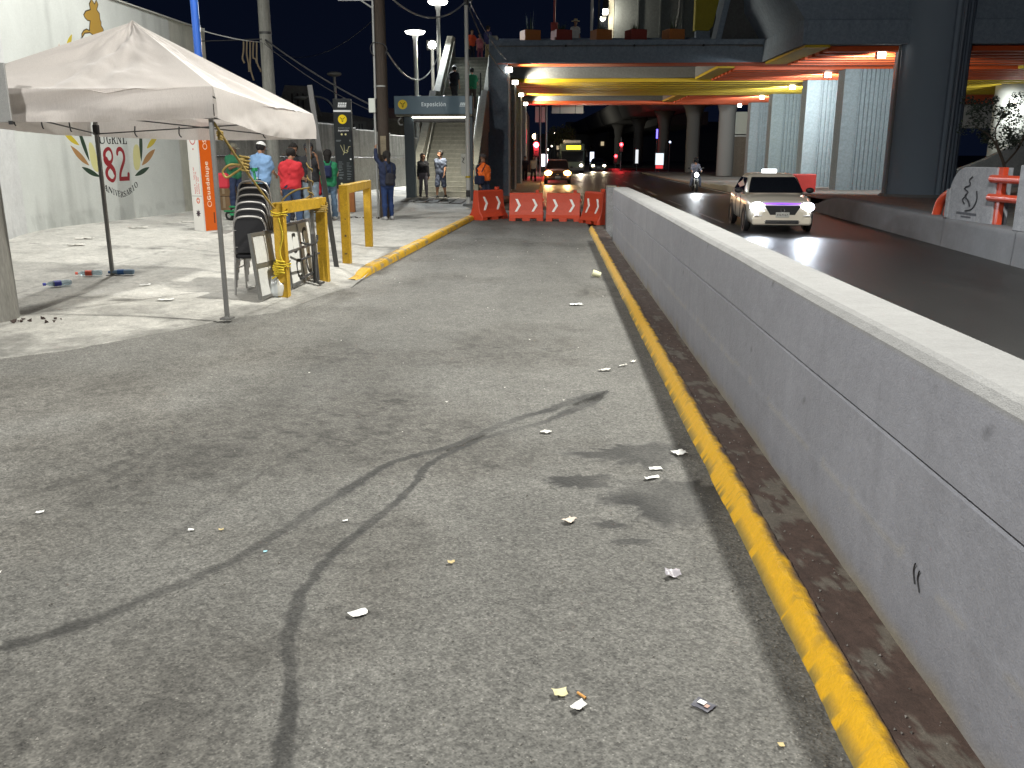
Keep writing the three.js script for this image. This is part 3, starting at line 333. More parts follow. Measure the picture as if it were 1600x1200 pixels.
// ================================================================ tent
{
  const leg = [[-3.38, -9.04], [-3.06, -11.44], [-5.72, -11.34], [-5.95, -8.85]], gy = leg.map(([x, z]) => footway(x, z)), eave = [2.36, 2.2, 2.26, 2.34], hem = [2.06, 1.9, 1.93, 2.04], peak = [-4.6, 3.12, -10.2];
  const t = thing('canopy_tent', 'off-white pop-up canopy tent on four steel legs', 'tent');
  const out = leg.map(([x, z]) => { const dx = x - peak[0], dz = z - peak[2], l = Math.hypot(dx, dz); return [x + dx / l * 0.09, z + dz / l * 0.09]; }); // the cloth hangs outside the legs
  const cv = new THREE.MeshPhysicalMaterial({ color: lin(0.86, 0.8, 0.76), roughness: 0.85, map: clothMap, transmission: 0.42, thickness: 0, side: THREE.DoubleSide });
  for (let i = 0; i < 4; i++) { const j = (i + 1) % 4, a = out[i], b = out[j];
    // roof slope: sags between the ribs, with soft radial wrinkles
    const g = sheet(44, 30, (u, v) => { const e = [lerp(a[0], b[0], u), lerp(eave[i], eave[j], u), lerp(a[1], b[1], u)], w = 1 - v, r = Math.sin(Math.PI * u); let x = lerp(peak[0], e[0], w), y = lerp(peak[1], e[1], w), z = lerp(peak[2], e[2], w);
      y -= 0.12 * r * Math.sin(Math.PI * w * 0.9) * (0.6 + 0.4 * w); y += Math.sin(u * 26 + w * 9 + i * 2 + 3 * fbm(u * 3, w * 3, 153)) * 0.013 * Math.sqrt(r) * Math.sin(3.1 * w) + (fbm(u * 4 + i, w * 4, 151) - 0.5) * 0.15 * r * Math.sin(3.1 * w) + (fbm(u * 11 + i, w * 7, 154) - 0.5) * 0.06 * r - 0.022 * r * (1 - Math.abs(Math.sin(u * 9 + w * 4 + i * 1.7 + 2.5 * fbm(u * 2, w * 2, 155)))) ** 4; return [x, y, z]; }, null, 0.3); part(t, 'roof_panel', g, cv);
    const ox = (a[0] + b[0]) / 2 - peak[0], oz = (a[1] + b[1]) / 2 - peak[2], ol = Math.hypot(ox, oz);
    part(t, 'valance', sheet(44, 10, (u, v) => { const r = Math.sin(Math.PI * u), bulge = 0.03 * Math.sin(v * 2.2) + 0.025 * v * Math.sin(u * 9 + i * 2) * r + (fbm(u * 8 + i * 3, v * 2, 152) - 0.5) * 0.17 * v * r + 0.028 * Math.sin(v * 5 + u * 7 + i * 4) * r, s = i === 0 ? 0.07 : 0.03; return [lerp(a[0], b[0], u) + ox / ol * bulge, lerp(lerp(eave[i], eave[j], u), lerp(hem[i], hem[j], u), v) - s * r * (0.5 + v * 0.5), lerp(a[1], b[1], u) + oz / ol * bulge]; }, null, 0.3), cv);
    { const a = leg[i], b = leg[j];
    const L = part(t, 'leg', sbar([a[0], gy[i], a[1]], [a[0], hem[i] + 0.24, a[1]], 0.042, 0.042, 0.004), MT.steel); part(L, 'foot_plate', bx(a[0] - 0.06, a[0] + 0.06, gy[i] - 0.01, gy[i] + 0.008, a[1] - 0.06, a[1] + 0.06), MT.steel);
    part(t, 'roof_pole', bar([a[0], eave[i] - 0.03, a[1]], [peak[0], peak[1] - 0.06, peak[2]], 0.012), MT.darkSteel);
    part(t, 'truss_bar', join(bar([a[0], eave[i] - 0.08, a[1]], [b[0], eave[j] - 0.3, b[1]], 0.009, 6), bar([a[0], eave[i] - 0.3, a[1]], [b[0], eave[j] - 0.08, b[1]], 0.009, 6)), MT.darkSteel);
    part(t, 'leg_bracket', rbx(a[0] - 0.032, a[0] + 0.032, hem[i] + 0.02, hem[i] + 0.14, a[1] - 0.032, a[1] + 0.032, 0.008), MT.black); }
    for (const q of [0.22, 0.42, 0.6, 0.8]) part(t, 'tie_strap', tube([[lerp(a[0], b[0], q) - ox / ol * 0.05, lerp(hem[i], hem[j], q) + 0.13, lerp(a[1], b[1], q) - oz / ol * 0.05], [lerp(a[0], b[0], q) - ox / ol * 0.06, lerp(hem[i], hem[j], q) + 0.03, lerp(a[1], b[1], q) - oz / ol * 0.06], [lerp(a[0], b[0], q) - ox / ol * 0.05 + 0.02, lerp(hem[i], hem[j], q) - (i === 2 ? -0.02 : 0.0), lerp(a[1], b[1], q) - oz / ol * 0.05]], 0.008, 8, 5), MT.black); }
  const f = thing('hanging_flap', 'narrow grey flap hanging in front of the tent at left', 'flap', [-5.16, 1.99, -8.62]); part(f, 'cloth', rbx(-0.14, 0, 0.02, 0.56, -0.012, 0.012, 0.005), M(0.4, 0.4, 0.39, 0.8, { map: clothMap })); part(f, 'weight', rbx(-0.03, 0.005, 0, 0.035, -0.015, 0.015, 0.004), MT.black);
  // rope from the near tent leg to the yellow rail
  const rp = M(0.42, 0.3, 0.09, 0.9, { map: clothMap }), ry = thing('yellow_rope', 'taut yellow rope tied from tent leg to the nearer yellow frame', 'rope');
  const R0 = [-3.36, 2.02, -9.06], R1 = [-3.2, 1.1, -10.33]; part(ry, 'line', tube(sag(R0, R1, 0.03), 0.014, 30, 6), rp);
  const kn = (c, s) => tube(Array.from({ length: 26 }, (_, i) => { const a = i * 1.15; return [c[0] + Math.cos(a) * 0.035 * s * (1 + 0.4 * Math.sin(i * 2.1)), c[1] + (i / 26 - 0.5) * 0.14 * s, c[2] + Math.sin(a) * 0.035 * s]; }), 0.013, 90, 5);
  part(ry, 'knot', kn([-3.3, 1.62, -9.7], 1.2), rp); part(ry, 'loop', tube([[-3.32, 1.6, -9.68], [-3.45, 1.6, -9.66], [-3.53, 1.53, -9.66], [-3.5, 1.47, -9.66], [-3.4, 1.52, -9.67], [-3.31, 1.58, -9.69]], 0.013, 30, 6), rp); part(ry, 'upper_knot', kn([-3.36, 1.9, -9.2], 0.6), rp);
  const r2 = thing('yellow_rope', 'bright yellow rope wound round the near post of the frame', 'rope'), yb = M(0.62, 0.46, 0.03, 0.85); const coil = (x, z, y, r, n, st = 0.03) => tube(Array.from({ length: n * 8 + 1 }, (_, i) => { const a = i / 8 * Math.PI * 2; return [x + Math.cos(a) * r, y + i / 8 * st + 0.012 * Math.sin(i * 1.7), z + Math.sin(a) * r]; }), 0.008, n * 16, 5);
  part(r2, 'top_coil', coil(-3.16, -10.37, 1.02, 0.094, 2), yb); part(r2, 'middle_coil', coil(-3.16, -10.37, 0.42, 0.096, 2), yb); part(r2, 'trailing_end', tube([[-3.14, 1.0, -10.26], [-3.11, 0.8, -10.27], [-3.15, 0.6, -10.265], [-3.12, 0.42, -10.265], [-3.2, 0.33, -10.24], [-3.25, 0.3, -10.22]], 0.012, 30, 5), yb); part(r2, 'bow', join(kn([-3.15, 0.44, -10.25], 1.1), kn([-3.2, 0.4, -10.25], 0.8)), yb);
  const r3 = thing('yellow_rope', 'yellow rope lashed round the back tent leg and far post', 'rope'); part(r3, 'lower_coil', coil(-3.02, -11.62, 0.98, 0.12, 4), rp); part(r3, 'leg_coil', coil(-3.06, -11.44, 1.2, 0.034, 3, 0.16), rp); part(r3, 'slack_loop', tube([[-3.06, 1.3, -11.4], [-3.25, 1.26, -11.38], [-3.42, 1.12, -11.36], [-3.4, 1.02, -11.36], [-3.22, 1.1, -11.36], [-3.05, 1.2, -11.38]], 0.012, 30, 5), rp);
}
// yellow steel frames at the kerb
{
  const ym = M(1, 1, 1, 0.55, { map: concMap, bumpMap: concBump, bumpScale: 0.003, color: lin(0.74, 0.44, 0.02) });
  const fr = (label, a, b, h, w) => { const ya = footway(a[0], a[1]), yb = footway(b[0], b[1]), t = thing('hoop_barrier', label, 'hoop barrier', [0, 0, 0], 0, 'yellow square-tube hoops on the sidewalk edge'); part(t, 'post', sbar([a[0], ya - 0.02, a[1]], [a[0], h - 0.005, a[1]], w), ym); part(t, 'post', sbar([b[0], yb - 0.02, b[1]], [b[0], h - 0.005, b[1]], w), ym); part(t, 'top_bar', sbar([a[0], h + w / 2 - 0.06, a[1] + w / 2], [b[0], h + w / 2 - 0.06, b[1] - w / 2], w + 0.004, w + 0.004), ym);
    const da = b[1] < a[1] ? 1 : -1; part(t, 'scuff', join([0.2, 0.42, 0.63, 0.8].map((q, i) => bx(a[0] - 0.02 + i * 0.012, a[0] + 0.02, q * h, q * h + 0.02 + 0.012 * (i % 2), a[1] + w / 2 - 0.004, a[1] + w / 2 + 0.002))), M(0.12, 0.08, 0.04, 0.9)); };
  fr('nearer yellow hoop barrier with ropes and boards leaning on it', [-3.16, -10.37], [-3.0, -11.68], 1.1, 0.125);
  fr('farther yellow hoop barrier standing free before the black totem', [-3.08, -13.4], [-3.23, -15.84], 1.2, 0.125);
  const p = thing('leaning_post', 'grey angle-iron post leaning at the kerb between yellow frames', 'post'); part(p, 'angle_iron', join(sbar([-3.13, 0.09, -12.91], [-3.42, 2.66, -13.05], 0.075, 0.012), sbar([-3.16, 0.09, -12.94], [-3.45, 2.66, -13.08], 0.012, 0.06)), MT.darkSteel);
}
// stack of banquet chairs
{
  const fm = M(0.42, 0.41, 0.4, 0.35, { metalness: 0.6 }), pad = M(0.014, 0.014, 0.018, 0.75, { map: clothMap });
  const proto = new THREE.Group(), w = 0.19; // back faces +z, seat towards -z
  const back = [[-w - 0.02, 0.44, 0.02], [-w, 0.7, 0.06], [-w + 0.02, 0.86, 0.09], [-w + 0.07, 0.91, 0.1], [w - 0.07, 0.91, 0.1], [w - 0.02, 0.86, 0.09], [w, 0.7, 0.06], [w + 0.02, 0.44, 0.02]];
  part(proto, 'back_frame', tube(back, 0.013, 44, 8), fm);
  const bp = poly([[-w + 0.01, 0.5], [w - 0.01, 0.5], [w - 0.015, 0.8], [w - 0.06, 0.885], [-w + 0.06, 0.885], [-w + 0.015, 0.8]], 0.025, 0.008); bp.translate(0, 0, -0.015); { const q = bp.attributes.position; for (let i = 0; i < q.count; i++) q.setZ(i, q.getZ(i) + 0.02 + (q.getY(i) - 0.44) * 0.15); } part(proto, 'backrest', bp, pad);
  part(proto, 'seat', rbx(-0.21, 0.21, 0.42, 0.48, -0.4, 0.0, 0.025), pad);
  for (const s of [-1, 1]) { part(proto, 'leg', tube([[s * 0.21, 0.44, 0.02], [s * 0.215, 0.25, 0.05], [s * 0.22, 0, 0.09]], 0.012, 10, 8), fm); part(proto, 'leg', tube([[s * 0.2, 0.43, -0.36], [s * 0.205, 0.22, -0.4], [s * 0.21, 0, -0.44]], 0.012, 10, 8), fm); part(proto, 'clip', join(rbx(s * w * 0.93 - 0.02, s * w * 0.93 + 0.02, 0.56, 0.565, 0.055, 0.063, 0.002), rbx(s * w * 0.93 - 0.02, s * w * 0.93 + 0.02, 0.76, 0.765, 0.085, 0.093, 0.002)), fm); }
  part(proto, 'stretcher', join(bar([-0.215, 0.3, 0.04], [-0.205, 0.3, -0.38], 0.008), bar([0.215, 0.3, 0.04], [0.205, 0.3, -0.38], 0.008)), fm);
  const ord = ['lowest', 'second', 'third', 'fourth', 'fifth', 'topmost'];
  for (let i = 0; i < 6; i++) { const c = proto.clone(); c.name = numbered('stacking_chair'); scene.add(c); c.position.set(-3.52 - 0.012 * i, footway(-3.5, -10.5) + 0.078 * i, -10.42 - 0.085 * i); c.rotation.y = 0.1; tag(c, `black padded metal chair, ${ord[i]} of the stack${i ? ' counting up' : ''}`, 'chair', 'stacked black chairs'); }
}
{ // framed boards and the folded stand
  const frame = (t, w, h, mull, panes, fw = 0.035) => { part(t, 'frame', join(bx(-w / 2, -w / 2 + fw, 0, h, -0.02, 0.02), bx(w / 2 - fw, w / 2, 0, h, -0.02, 0.02), bx(-w / 2 + fw, w / 2 - fw, 0, fw, -0.02, 0.02), bx(-w / 2 + fw, w / 2 - fw, h - fw, h, -0.02, 0.02), ...mull), MT.steel); panes(); };
  const board = M(0.72, 0.72, 0.69, 0.6, { map: softMap });
  const a = thing('framed_board', 'white two-pane board in a grey metal frame leaning beside chairs', 'board', [-3.26, 0.085, -10.36], 1.4); a.rotation.order = 'YXZ'; a.rotation.x = -0.1;
  frame(a, 0.8, 0.76, [bx(-0.365, 0.365, 0.36, 0.41, -0.018, 0.018)], () => { part(a, 'pane', bx(-0.364, 0.364, 0.036, 0.359, -0.006, 0.006), board); part(a, 'pane', bx(-0.364, 0.364, 0.411, 0.724, -0.006, 0.006), board); });
  const b = thing('framed_sign', 'grey framed sign with black letters leaning under the yellow frame', 'sign', [-3.2, 0.1, -11.42], 1.55); b.rotation.order = 'YXZ'; b.rotation.x = -0.1;
  const lt = canvasTex(512, 384, (g, w, h) => { g.fillStyle = '#dcdcd6'; g.fillRect(0, 0, w, h); g.fillStyle = '#232323'; g.font = 'bold 190px sans-serif'; g.textAlign = 'center'; g.fillText('C', 385, 170); g.fillText('C', 385, 360); g.save(); g.beginPath(); g.rect(130, 0, 100, 384); g.clip(); g.fillText('C', 150, 190); g.fillText('C', 170, 370); g.restore(); });
  frame(b, 1.15, 0.78, [bx(-0.02, 0.02, 0.036, 0.744, -0.018, 0.018), bx(-0.539, -0.021, 0.42, 0.45, -0.018, 0.018), bx(0.021, 0.539, 0.42, 0.45, -0.018, 0.018)], () => { part(b, 'pane', bx(-0.538, 0.538, 0.037, 0.743, -0.008, 0.004), board); part(b, 'lettering', face(1.07, 0.7, 0, 0.39, 0.007), print(lt)); });
  const s = thing('folded_stand', 'folded grey tubular stand leaning on the framed sign', 'stand', [-3.06, 0.1, -11.2], 1.5);
  part(s, 'side_tube', tube([[-0.28, 0.55, 0], [0.05, 0.5, 0.02], [0.24, 0.52, 0.03], [0.26, 0.6, 0.03]], 0.014), MT.darkSteel); part(s, 'cross_bar', tube([[-0.4, 0.35, 0.02], [0.3, 0.36, 0.03]], 0.014, 6), MT.darkSteel); part(s, 'cross_bar', tube([[-0.42, 0.12, 0.02], [0.12, 0.15, 0.03]], 0.014, 6), MT.darkSteel); part(s, 'upright', sbar([0.06, 0.0, 0.04], [0.16, 0.62, 0.0], 0.09, 0.03), MT.darkSteel); part(s, 'bent_foot', tube([[0.1, 0.4, 0.05], [0.02, 0.08, 0.07], [0.04, 0.0, 0.09], [0.16, 0.0, 0.12]], 0.016), MT.darkSteel); part(s, 'upright', sbar([0.3, 0.0, 0.0], [0.3, 0.62, -0.03], 0.06, 0.03), MT.darkSteel);
  const bag = thing('plastic_bag', 'clear crumpled plastic bag at the foot of the yellow post', 'bag', [-3.24, 0.085, -10.3]); { const g = mergeVertices(new THREE.IcosahedronGeometry(0.13, 3)); const p = g.attributes.position; for (let i = 0; i < p.count; i++) { const k = 0.45 + 1.1 * fbm(p.getX(i) * 12 + 5, p.getY(i) * 12 + p.getZ(i) * 9, 161); p.setXYZ(i, p.getX(i) * k * 0.62, Math.max(0, p.getY(i) * k * 1.1 + 0.1), p.getZ(i) * k * 0.5); } g.computeVertexNormals(); part(bag, 'film', g, new THREE.MeshPhysicalMaterial({ color: lin(0.8, 0.84, 0.86), roughness: 0.25, transmission: 0.6, thickness: 0 })); }
}
// ================================================================ totems, poles and buildings on the left
{
  const gy = footway(-6.65, -17.3), t = thing('advert_totem', 'white and orange three-sided advertising totem behind the tent', 'totem', [-6.8, gy, -17.42], 0.32);
  // the white face looks to the left of the camera, the orange one to the right
  const W = canvasTex(256, 2048, (c, w, h) => { c.fillStyle = '#dedcd8'; c.fillRect(0, 0, w, h); c.strokeStyle = '#c2453f'; c.lineWidth = 16; c.beginPath(); c.roundRect(70, 360, 130, 420, 65); c.stroke(); c.fillStyle = '#c2453f'; c.save(); c.translate(150, 760); c.rotate(-Math.PI / 2); c.font = 'bold 76px sans-serif'; c.fillText('SOS', 40, 16); c.restore(); c.fillText('', 0, 0); c.beginPath(); c.arc(132, 850, 14, 0, 7); c.fill();
    c.save(); c.translate(110, 1500); c.rotate(-Math.PI / 2); c.fillStyle = '#c9605a'; for (let r = 0; r < 3; r++) for (let q = 0; q < 30 - 5 * r; q++) if (hash(q, r, 21) > 0.16) c.fillRect(q * 13, r * 48 - 20 - 8 * (hash(q, r, 22) > 0.7 ? 1 : 0), 8, 22 + 6 * hash(q, r, 23)); c.restore();
    c.fillStyle = '#333'; c.fillRect(0, 1530, w, 5); c.fillStyle = '#d0653c'; c.beginPath(); c.arc(150, 1600, 44, 0, 7); c.fill(); c.fillStyle = '#dedcd8'; c.fillRect(142, 1570, 16, 60); c.fillRect(120, 1592, 60, 16); c.fillStyle = '#3a2733'; c.beginPath(); for (let i = 0; i < 16; i++) { const a = i / 16 * Math.PI * 2, r = i % 2 ? 34 : 62; c.lineTo(128 + Math.cos(a) * r, 1790 + Math.sin(a) * r); } c.fill(); });
  const O = canvasTex(256, 2048, (c, w, h) => { c.fillStyle = '#d9610f'; c.fillRect(0, 0, w, h); c.fillStyle = '#f2dcc8'; c.strokeStyle = '#f2dcc8'; for (const [y, s] of [[820, 'SOS'], [1660, 'Guadalupe']]) { c.save(); c.translate(165, y); c.rotate(-Math.PI / 2); c.font = 'bold 110px sans-serif'; c.fillText(s, 60, 0); c.lineWidth = 10; c.beginPath(); c.ellipse(10, -36, 40, 44, 0, 0, 7); c.stroke(); c.restore(); } c.fillStyle = '#5d2a10'; c.fillRect(200, 1780, 26, 160); });
  const side = (tex, x0, z0, x1, z1) => { const dx = x1 - x0, dz = z1 - z0, l = Math.hypot(dx, dz), q = new THREE.PlaneGeometry(l - 0.01, 2.66); q.rotateY(Math.atan2(-dz, dx)); q.translate((x0 + x1) / 2 - dz / l * 0.012, 1.35, (z0 + z1) / 2 + dx / l * 0.012); part(t, 'printed_face', q, print(tex, 0.45)); };
  const wg = poly([[-0.2, 0.06], [0, -0.13], [0.21, 0.1]], 2.7, 0.008); wg.rotateX(-Math.PI / 2); part(t, 'column', wg, M(0.66, 0.66, 0.64, 0.5));
  side(W, -0.2, -0.06, 0, 0.13); side(O, 0, 0.13, 0.21, -0.1);
  const pl = thing('totem_plinth', 'low concrete slab beneath the orange and white totem', 'plinth', [-6.8, gy - 0.06, -17.42], 0.1); part(pl, 'slab', rbx(-0.42, 0.5, 0, 0.058, -0.42, 0.42, 0.015), concrete(0.36, 0.35, 0.32));
}
{ // black information totem of the station
  const gy = footway(-5.47, -24.2), t = thing('station_totem', 'tall black station information totem with round yellow badge', 'totem', [-5.5, gy, -24.2], 0.12);
  part(t, 'body', rbx(-0.235, 0.235, 0.62, 2.93, -0.13, 0.13, 0.015), M(0.028, 0.03, 0.032, 0.4)); part(t, 'base', rbx(-0.22, 0.22, 0, 0.62, -0.12, 0.12, 0.01), painted(0.62, 0.24, 0.08, 0.5));
  const T = canvasTex(384, 1888, (c, w, h) => { c.fillStyle = '#2b2f31'; c.fillRect(0, 0, w, h); c.fillStyle = '#eef1f2'; c.save(); c.transform(1, 0, -0.2, 1, 60, 0); for (let i = 0; i < 4; i++) { c.fillRect(70 + i * 48, 70, 40, 74); } c.fillRect(70, 150, 188, 18); c.fillStyle = '#2b2f31'; c.fillRect(70, 104, 188, 8); c.restore(); c.fillStyle = '#f2f4f4'; c.fillRect(0, 226, w, 40);
    c.fillStyle = '#f4d51c'; c.beginPath(); c.arc(190, 420, 98, 0, 7); c.fill(); c.strokeStyle = '#4a4416'; c.lineWidth = 11; c.beginPath(); c.moveTo(140, 372); c.quadraticCurveTo(150, 405, 176, 402); c.lineTo(182, 470); c.lineTo(200, 470); c.lineTo(206, 402); c.quadraticCurveTo(232, 405, 242, 372); c.stroke();
    c.fillStyle = '#c9d0d2'; c.font = '26px sans-serif'; c.fillText('Bienvenido a estación', 88, 610); c.font = 'bold 46px sans-serif'; c.fillStyle = '#fff'; c.fillText('Exposición', 84, 672); for (const x of [160, 246]) { c.fillStyle = '#f3edb0'; c.beginPath(); c.arc(x, 736, 22, 0, 7); c.fill(); } c.fillStyle = '#9aa3a6'; c.fillRect(30, 858, 110, 8); c.fillRect(30, 880, 90, 6); c.fillRect(330, 850, 16, 34);
    c.strokeStyle = '#d4cf9a'; c.lineWidth = 9; c.beginPath(); c.moveTo(120, 960); c.lineTo(185, 1110); c.lineTo(260, 1130); c.lineTo(300, 1000); c.lineTo(340, 990); c.moveTo(200, 950); c.lineTo(205, 1120); c.lineTo(170, 1170); c.moveTo(290, 1100); c.lineTo(240, 1070); c.stroke(); c.fillStyle = '#fff'; c.fillRect(318, 1245, 34, 34);
    c.fillStyle = '#8d979a'; for (let i = 0; i < 22; i++) c.fillRect(60 + (i % 2) * 180, 1320 + i * 18 + (i % 5) * 3, 50 + 60 * hash(i, 3), 7); c.fillStyle = '#f3edb0'; for (const x of [110, 330]) { c.beginPath(); c.arc(x, 1790, 22, 0, 7); c.fill(); } c.fillStyle = '#cfc58a'; c.fillRect(110, 1786, 220, 8); });
  part(t, 'printed_face', face(0.455, 2.28, 0, 1.775, 0.1325), print(T, 0.35, { emissive: lin(0.12, 0.12, 0.12), emissiveMap: T }));
}
{ // poles
  const pole = (name, label, x, z, h, r0, r1, m, extra, tilt = 0) => { const y = footway(x, z), t = thing(name, label, 'pole', [x, y, z]); part(t, 'shaft', bar([0, -0.05, 0], [tilt, h, 0], r0, 18, r1), m); if (extra) extra(t); return t; };
  pole('concrete_pole', 'thick concrete pole cut by the left edge', -5.78, -8.8, 9, 0.27, 0.2, concrete(0.3, 0.29, 0.26));
  pole('flag_pole', 'slim bright blue pole behind the tent', -6.72, -17.6, 8.4, 0.075, 0.07, painted(0.03, 0.14, 0.62, 0.4));
  pole('concrete_pole', 'pale grey concrete pole rising behind the tent', -7.0, -22.8, 9, 0.17, 0.115, concrete(0.42, 0.42, 0.38), (t) => { part(t, 'clamp', cyl(0.15, 0.15, 4.3, 4.36), MT.darkSteel); });
  pole('utility_pole', 'dark wooden utility pole with a metal cross arm', -4.13, -22.5, 9.5, 0.15, 0.115, MT.wood, (t) => {
    part(t, 'band', cyl(0.146, 0.146, 3.15, 3.18), MT.galv); part(t, 'cross_arm', join(sbar([-0.12, 5.12, 0.1], [-0.95, 5.12, 0.1], 0.06), bar([-0.12, 4.92, 0.1], [-0.4, 5.1, 0.1], 0.02)), MT.galv); part(t, 'insulator', join(cyl(0.03, 0.02, 5.15, 5.28, -0.95, 0.1), cyl(0.05, 0.05, 5.24, 5.27, -0.95, 0.1)), MT.galv); part(t, 'meter_box', rbx(-0.3, -0.14, 2.55, 2.88, 0.05, 0.17, 0.01), M(0.55, 0.58, 0.54, 0.5)); part(t, 'conduit', join(bar([-0.17, 0, 0.1], [-0.17, 2.55, 0.1], 0.03), bar([-0.14, 2.88, 0.1], [-0.12, 5.4, 0.1], 0.03)), MT.galv); part(t, 'cable_coil', tube([[-0.13, 3.85, 0.14], [-0.2, 3.95, 0.14], [-0.2, 4.08, 0.14], [-0.13, 4.15, 0.14], [0.13, 4.1, 0.14], [0.19, 4.0, 0.14], [0.13, 3.88, 0.14]], 0.012), MT.black); part(t, 'peeling_poster', bx(-0.05, 0.09, 1.55, 2.0, 0.147, 0.153), concrete(0.3, 0.25, 0.17)); }, 0.03);
  pole('service_mast', 'slim pale service mast in front of the stair', -2.59, -28.6, 6.15, 0.075, 0.055, MT.white, (t) => { part(t, 'mast_head', join(cyl(0.075, 0.075, 5.95, 6.2, 0, 0), tube([[0, 6.1, 0.05], [0.1, 6.25, 0.05], [0.16, 6.1, 0.05], [0.12, 5.8, 0.05]], 0.02)), MT.darkSteel); part(t, 'sign_plate', rbx(-0.22, -0.06, 0.95, 1.62, 0.05, 0.07, 0.004), M(0.6, 0.6, 0.54, 0.6)); part(t, 'sign_mark', join(tube([[-0.19, 1.5, 0.075], [-0.12, 1.45, 0.075], [-0.17, 1.38, 0.075], [-0.1, 1.32, 0.075]], 0.01), tube([[-0.18, 1.36, 0.075], [-0.1, 1.52, 0.075]], 0.008)), MT.black); part(t, 'tape', cyl(0.082, 0.082, 0.88, 0.94), MT.yellow); part(t, 'switch_box', rbx(-0.06, 0.06, 0.3, 0.5, 0.05, 0.14, 0.01), MT.black); part(t, 'footing', cyl(0.16, 0.2, 0, 0.08), MT.grey); });
  // far street lamp without light and the sign-board pole
  const off = thing('street_lamp', 'small unlit street lamp with curved arm beyond the wall', 'street lamp', [-12.1, 0, -52]); part(off, 'pole', bar([0, 0, 0], [-0.1, 5.9, 0], 0.08), MT.galv); part(off, 'head', ball(0.35, -0.1, 6.05, 0, 12, 8, 1.2, 0.4, 1), M(0.3, 0.3, 0.28, 0.6)); part(off, 'arm', tube([[-0.02, 3.8, 0], [-0.5, 4.6, 0], [-1.2, 4.85, 0], [-1.9, 4.8, 0]], 0.05), MT.galv); part(off, 'arm_head', ball(0.3, -2.1, 4.78, 0, 12, 8, 1.3, 0.35, 0.6), MT.galv);
}
{ // lit plaza lamps
  const em = glow(1, 0.97, 0.9, 14);
  const lampT = (label, x, z, h, k, fl) => { const t = thing('street_lamp', label, 'street lamp', [x, 0, z]); part(t, 'pole', bar([0, 0, 0], [0, h - 0.35, 0], 0.12, 14, 0.09), MT.galv); part(t, 'neck', join(cyl(0.16, 0.09, h - 0.4, h - 0.11)), MT.galv); part(t, 'head_cover', cyl(0.2, 0.5, h + 0.04, h + 0.12, 0, 0, 24), MT.galv); part(t, 'lamp_glass', cyl(0.48, 0.4, h - 0.07, h + 0.035, 0, 0, 24), em); lampLight(LAMP.plazaLamp, x, h - 0.2, z + 0.5, [x + 1.5, 0, z + 9], 0.95, 8, k * 1.8); return t; };
  lampT('nearer lit mushroom street lamp left of the stair', -6.55, -45, 7.35, 1); lampT('taller lit mushroom street lamp just left of the stair', -5.48, -45.5, 8.75, 1);
  const f = thing('flood_light', 'glaring white floodlight on a slim pole by the stair parapet', 'floodlight', [-6.05, 0, -47.5]); part(f, 'pole', bar([0, 0, 0], [0, 6.9, 0], 0.1, 12, 0.08), MT.white); part(f, 'housing', rbx(-0.3, 0.3, 6.8, 7.3, -0.16, 0.02, 0.04), MT.darkSteel); part(f, 'lamp_glass', at(disc(0.2, 0, 0, 0), 0, 7.05, 0.03), glow(1, 1, 0.92, 26)); lampLight([420, [1, 0.98, 0.9]], -6.05, 7.05, -47.3, [-4, 0, -34], 0.9, 6);
}
{ // overhead cables
  const wire = (name, label, pts, r, m = MT.black) => tag(mesh(name, tube(pts, r, 40, 5), m), label, 'cable');
  const lit = M(0.4, 0.4, 0.38, 0.6);
  wire('overhead_cable', 'thick black cable slanting down from the grey pole to the meter box', sag([-6.95, 4.4, -22.6], [-4.35, 2.85, -22.4], 0.08), 0.022);
  wire('overhead_cable', 'thin black cable just under the slanting thick one', sag([-6.95, 4.3, -22.5], [-4.3, 2.7, -22.4], 0.14), 0.01);
  wire('overhead_cable', 'pale twisted cable from wooden pole to the service mast', sag([-3.98, 5.45, -22.6], [-2.62, 6.12, -28.5], 0.5), 0.022, lit);
  wire('overhead_cable', 'drooping pale cable looping past the nearer lamp', sag([-3.98, 4.1, -22.6], [-4.1, 5.2, -34], 0.75), 0.02, lit);
  wire('overhead_cable', 'thin cable crossing the sky behind the blue pole', sag([-6.7, 4.0, -17.7], [-7.05, 4.35, -22.7], 0.04), 0.01, lit);
  wire('overhead_cable', 'thin cable falling from mast head to the stair wall', sag([-2.55, 6.1, -28.6], [-1.95, 5.0, -40], 0.3), 0.018);
  wire('overhead_cable', 'second thin cable from mast head past the stair', sag([-2.5, 6.2, -28.6], [-1.9, 5.6, -40.2], 0.2), 0.012);
  wire('overhead_cable', 'faint long cable high across the night sky', sag([-9, 4.9, -30], [-4.1, 5.0, -22.6], 0.5), 0.008);
  const d = thing('hanging_rag', 'dry palm scrap snagged on the cable by the grey pole', 'scrap', [-7.3, 4.3, -22.5]); for (let i = 0; i < 5; i++) part(d, 'strip', tube([[0.08 * i - 0.15, 0.05, 0], [0.08 * i - 0.17, -0.2 - 0.05 * i, 0.02], [0.09 * i - 0.2 + 0.05 * (i % 2), -0.35 - 0.12 * (i % 3), 0.03], [0.1 * i - 0.16, -0.45 - 0.2 * (i % 3), 0.02]], 0.022, 10, 5), M(0.14, 0.11, 0.07, 0.95)); part(d, 'wire', bar([-1.2, 0.06, 0], [0.3, 0.1, 0], 0.012), MT.black);
}
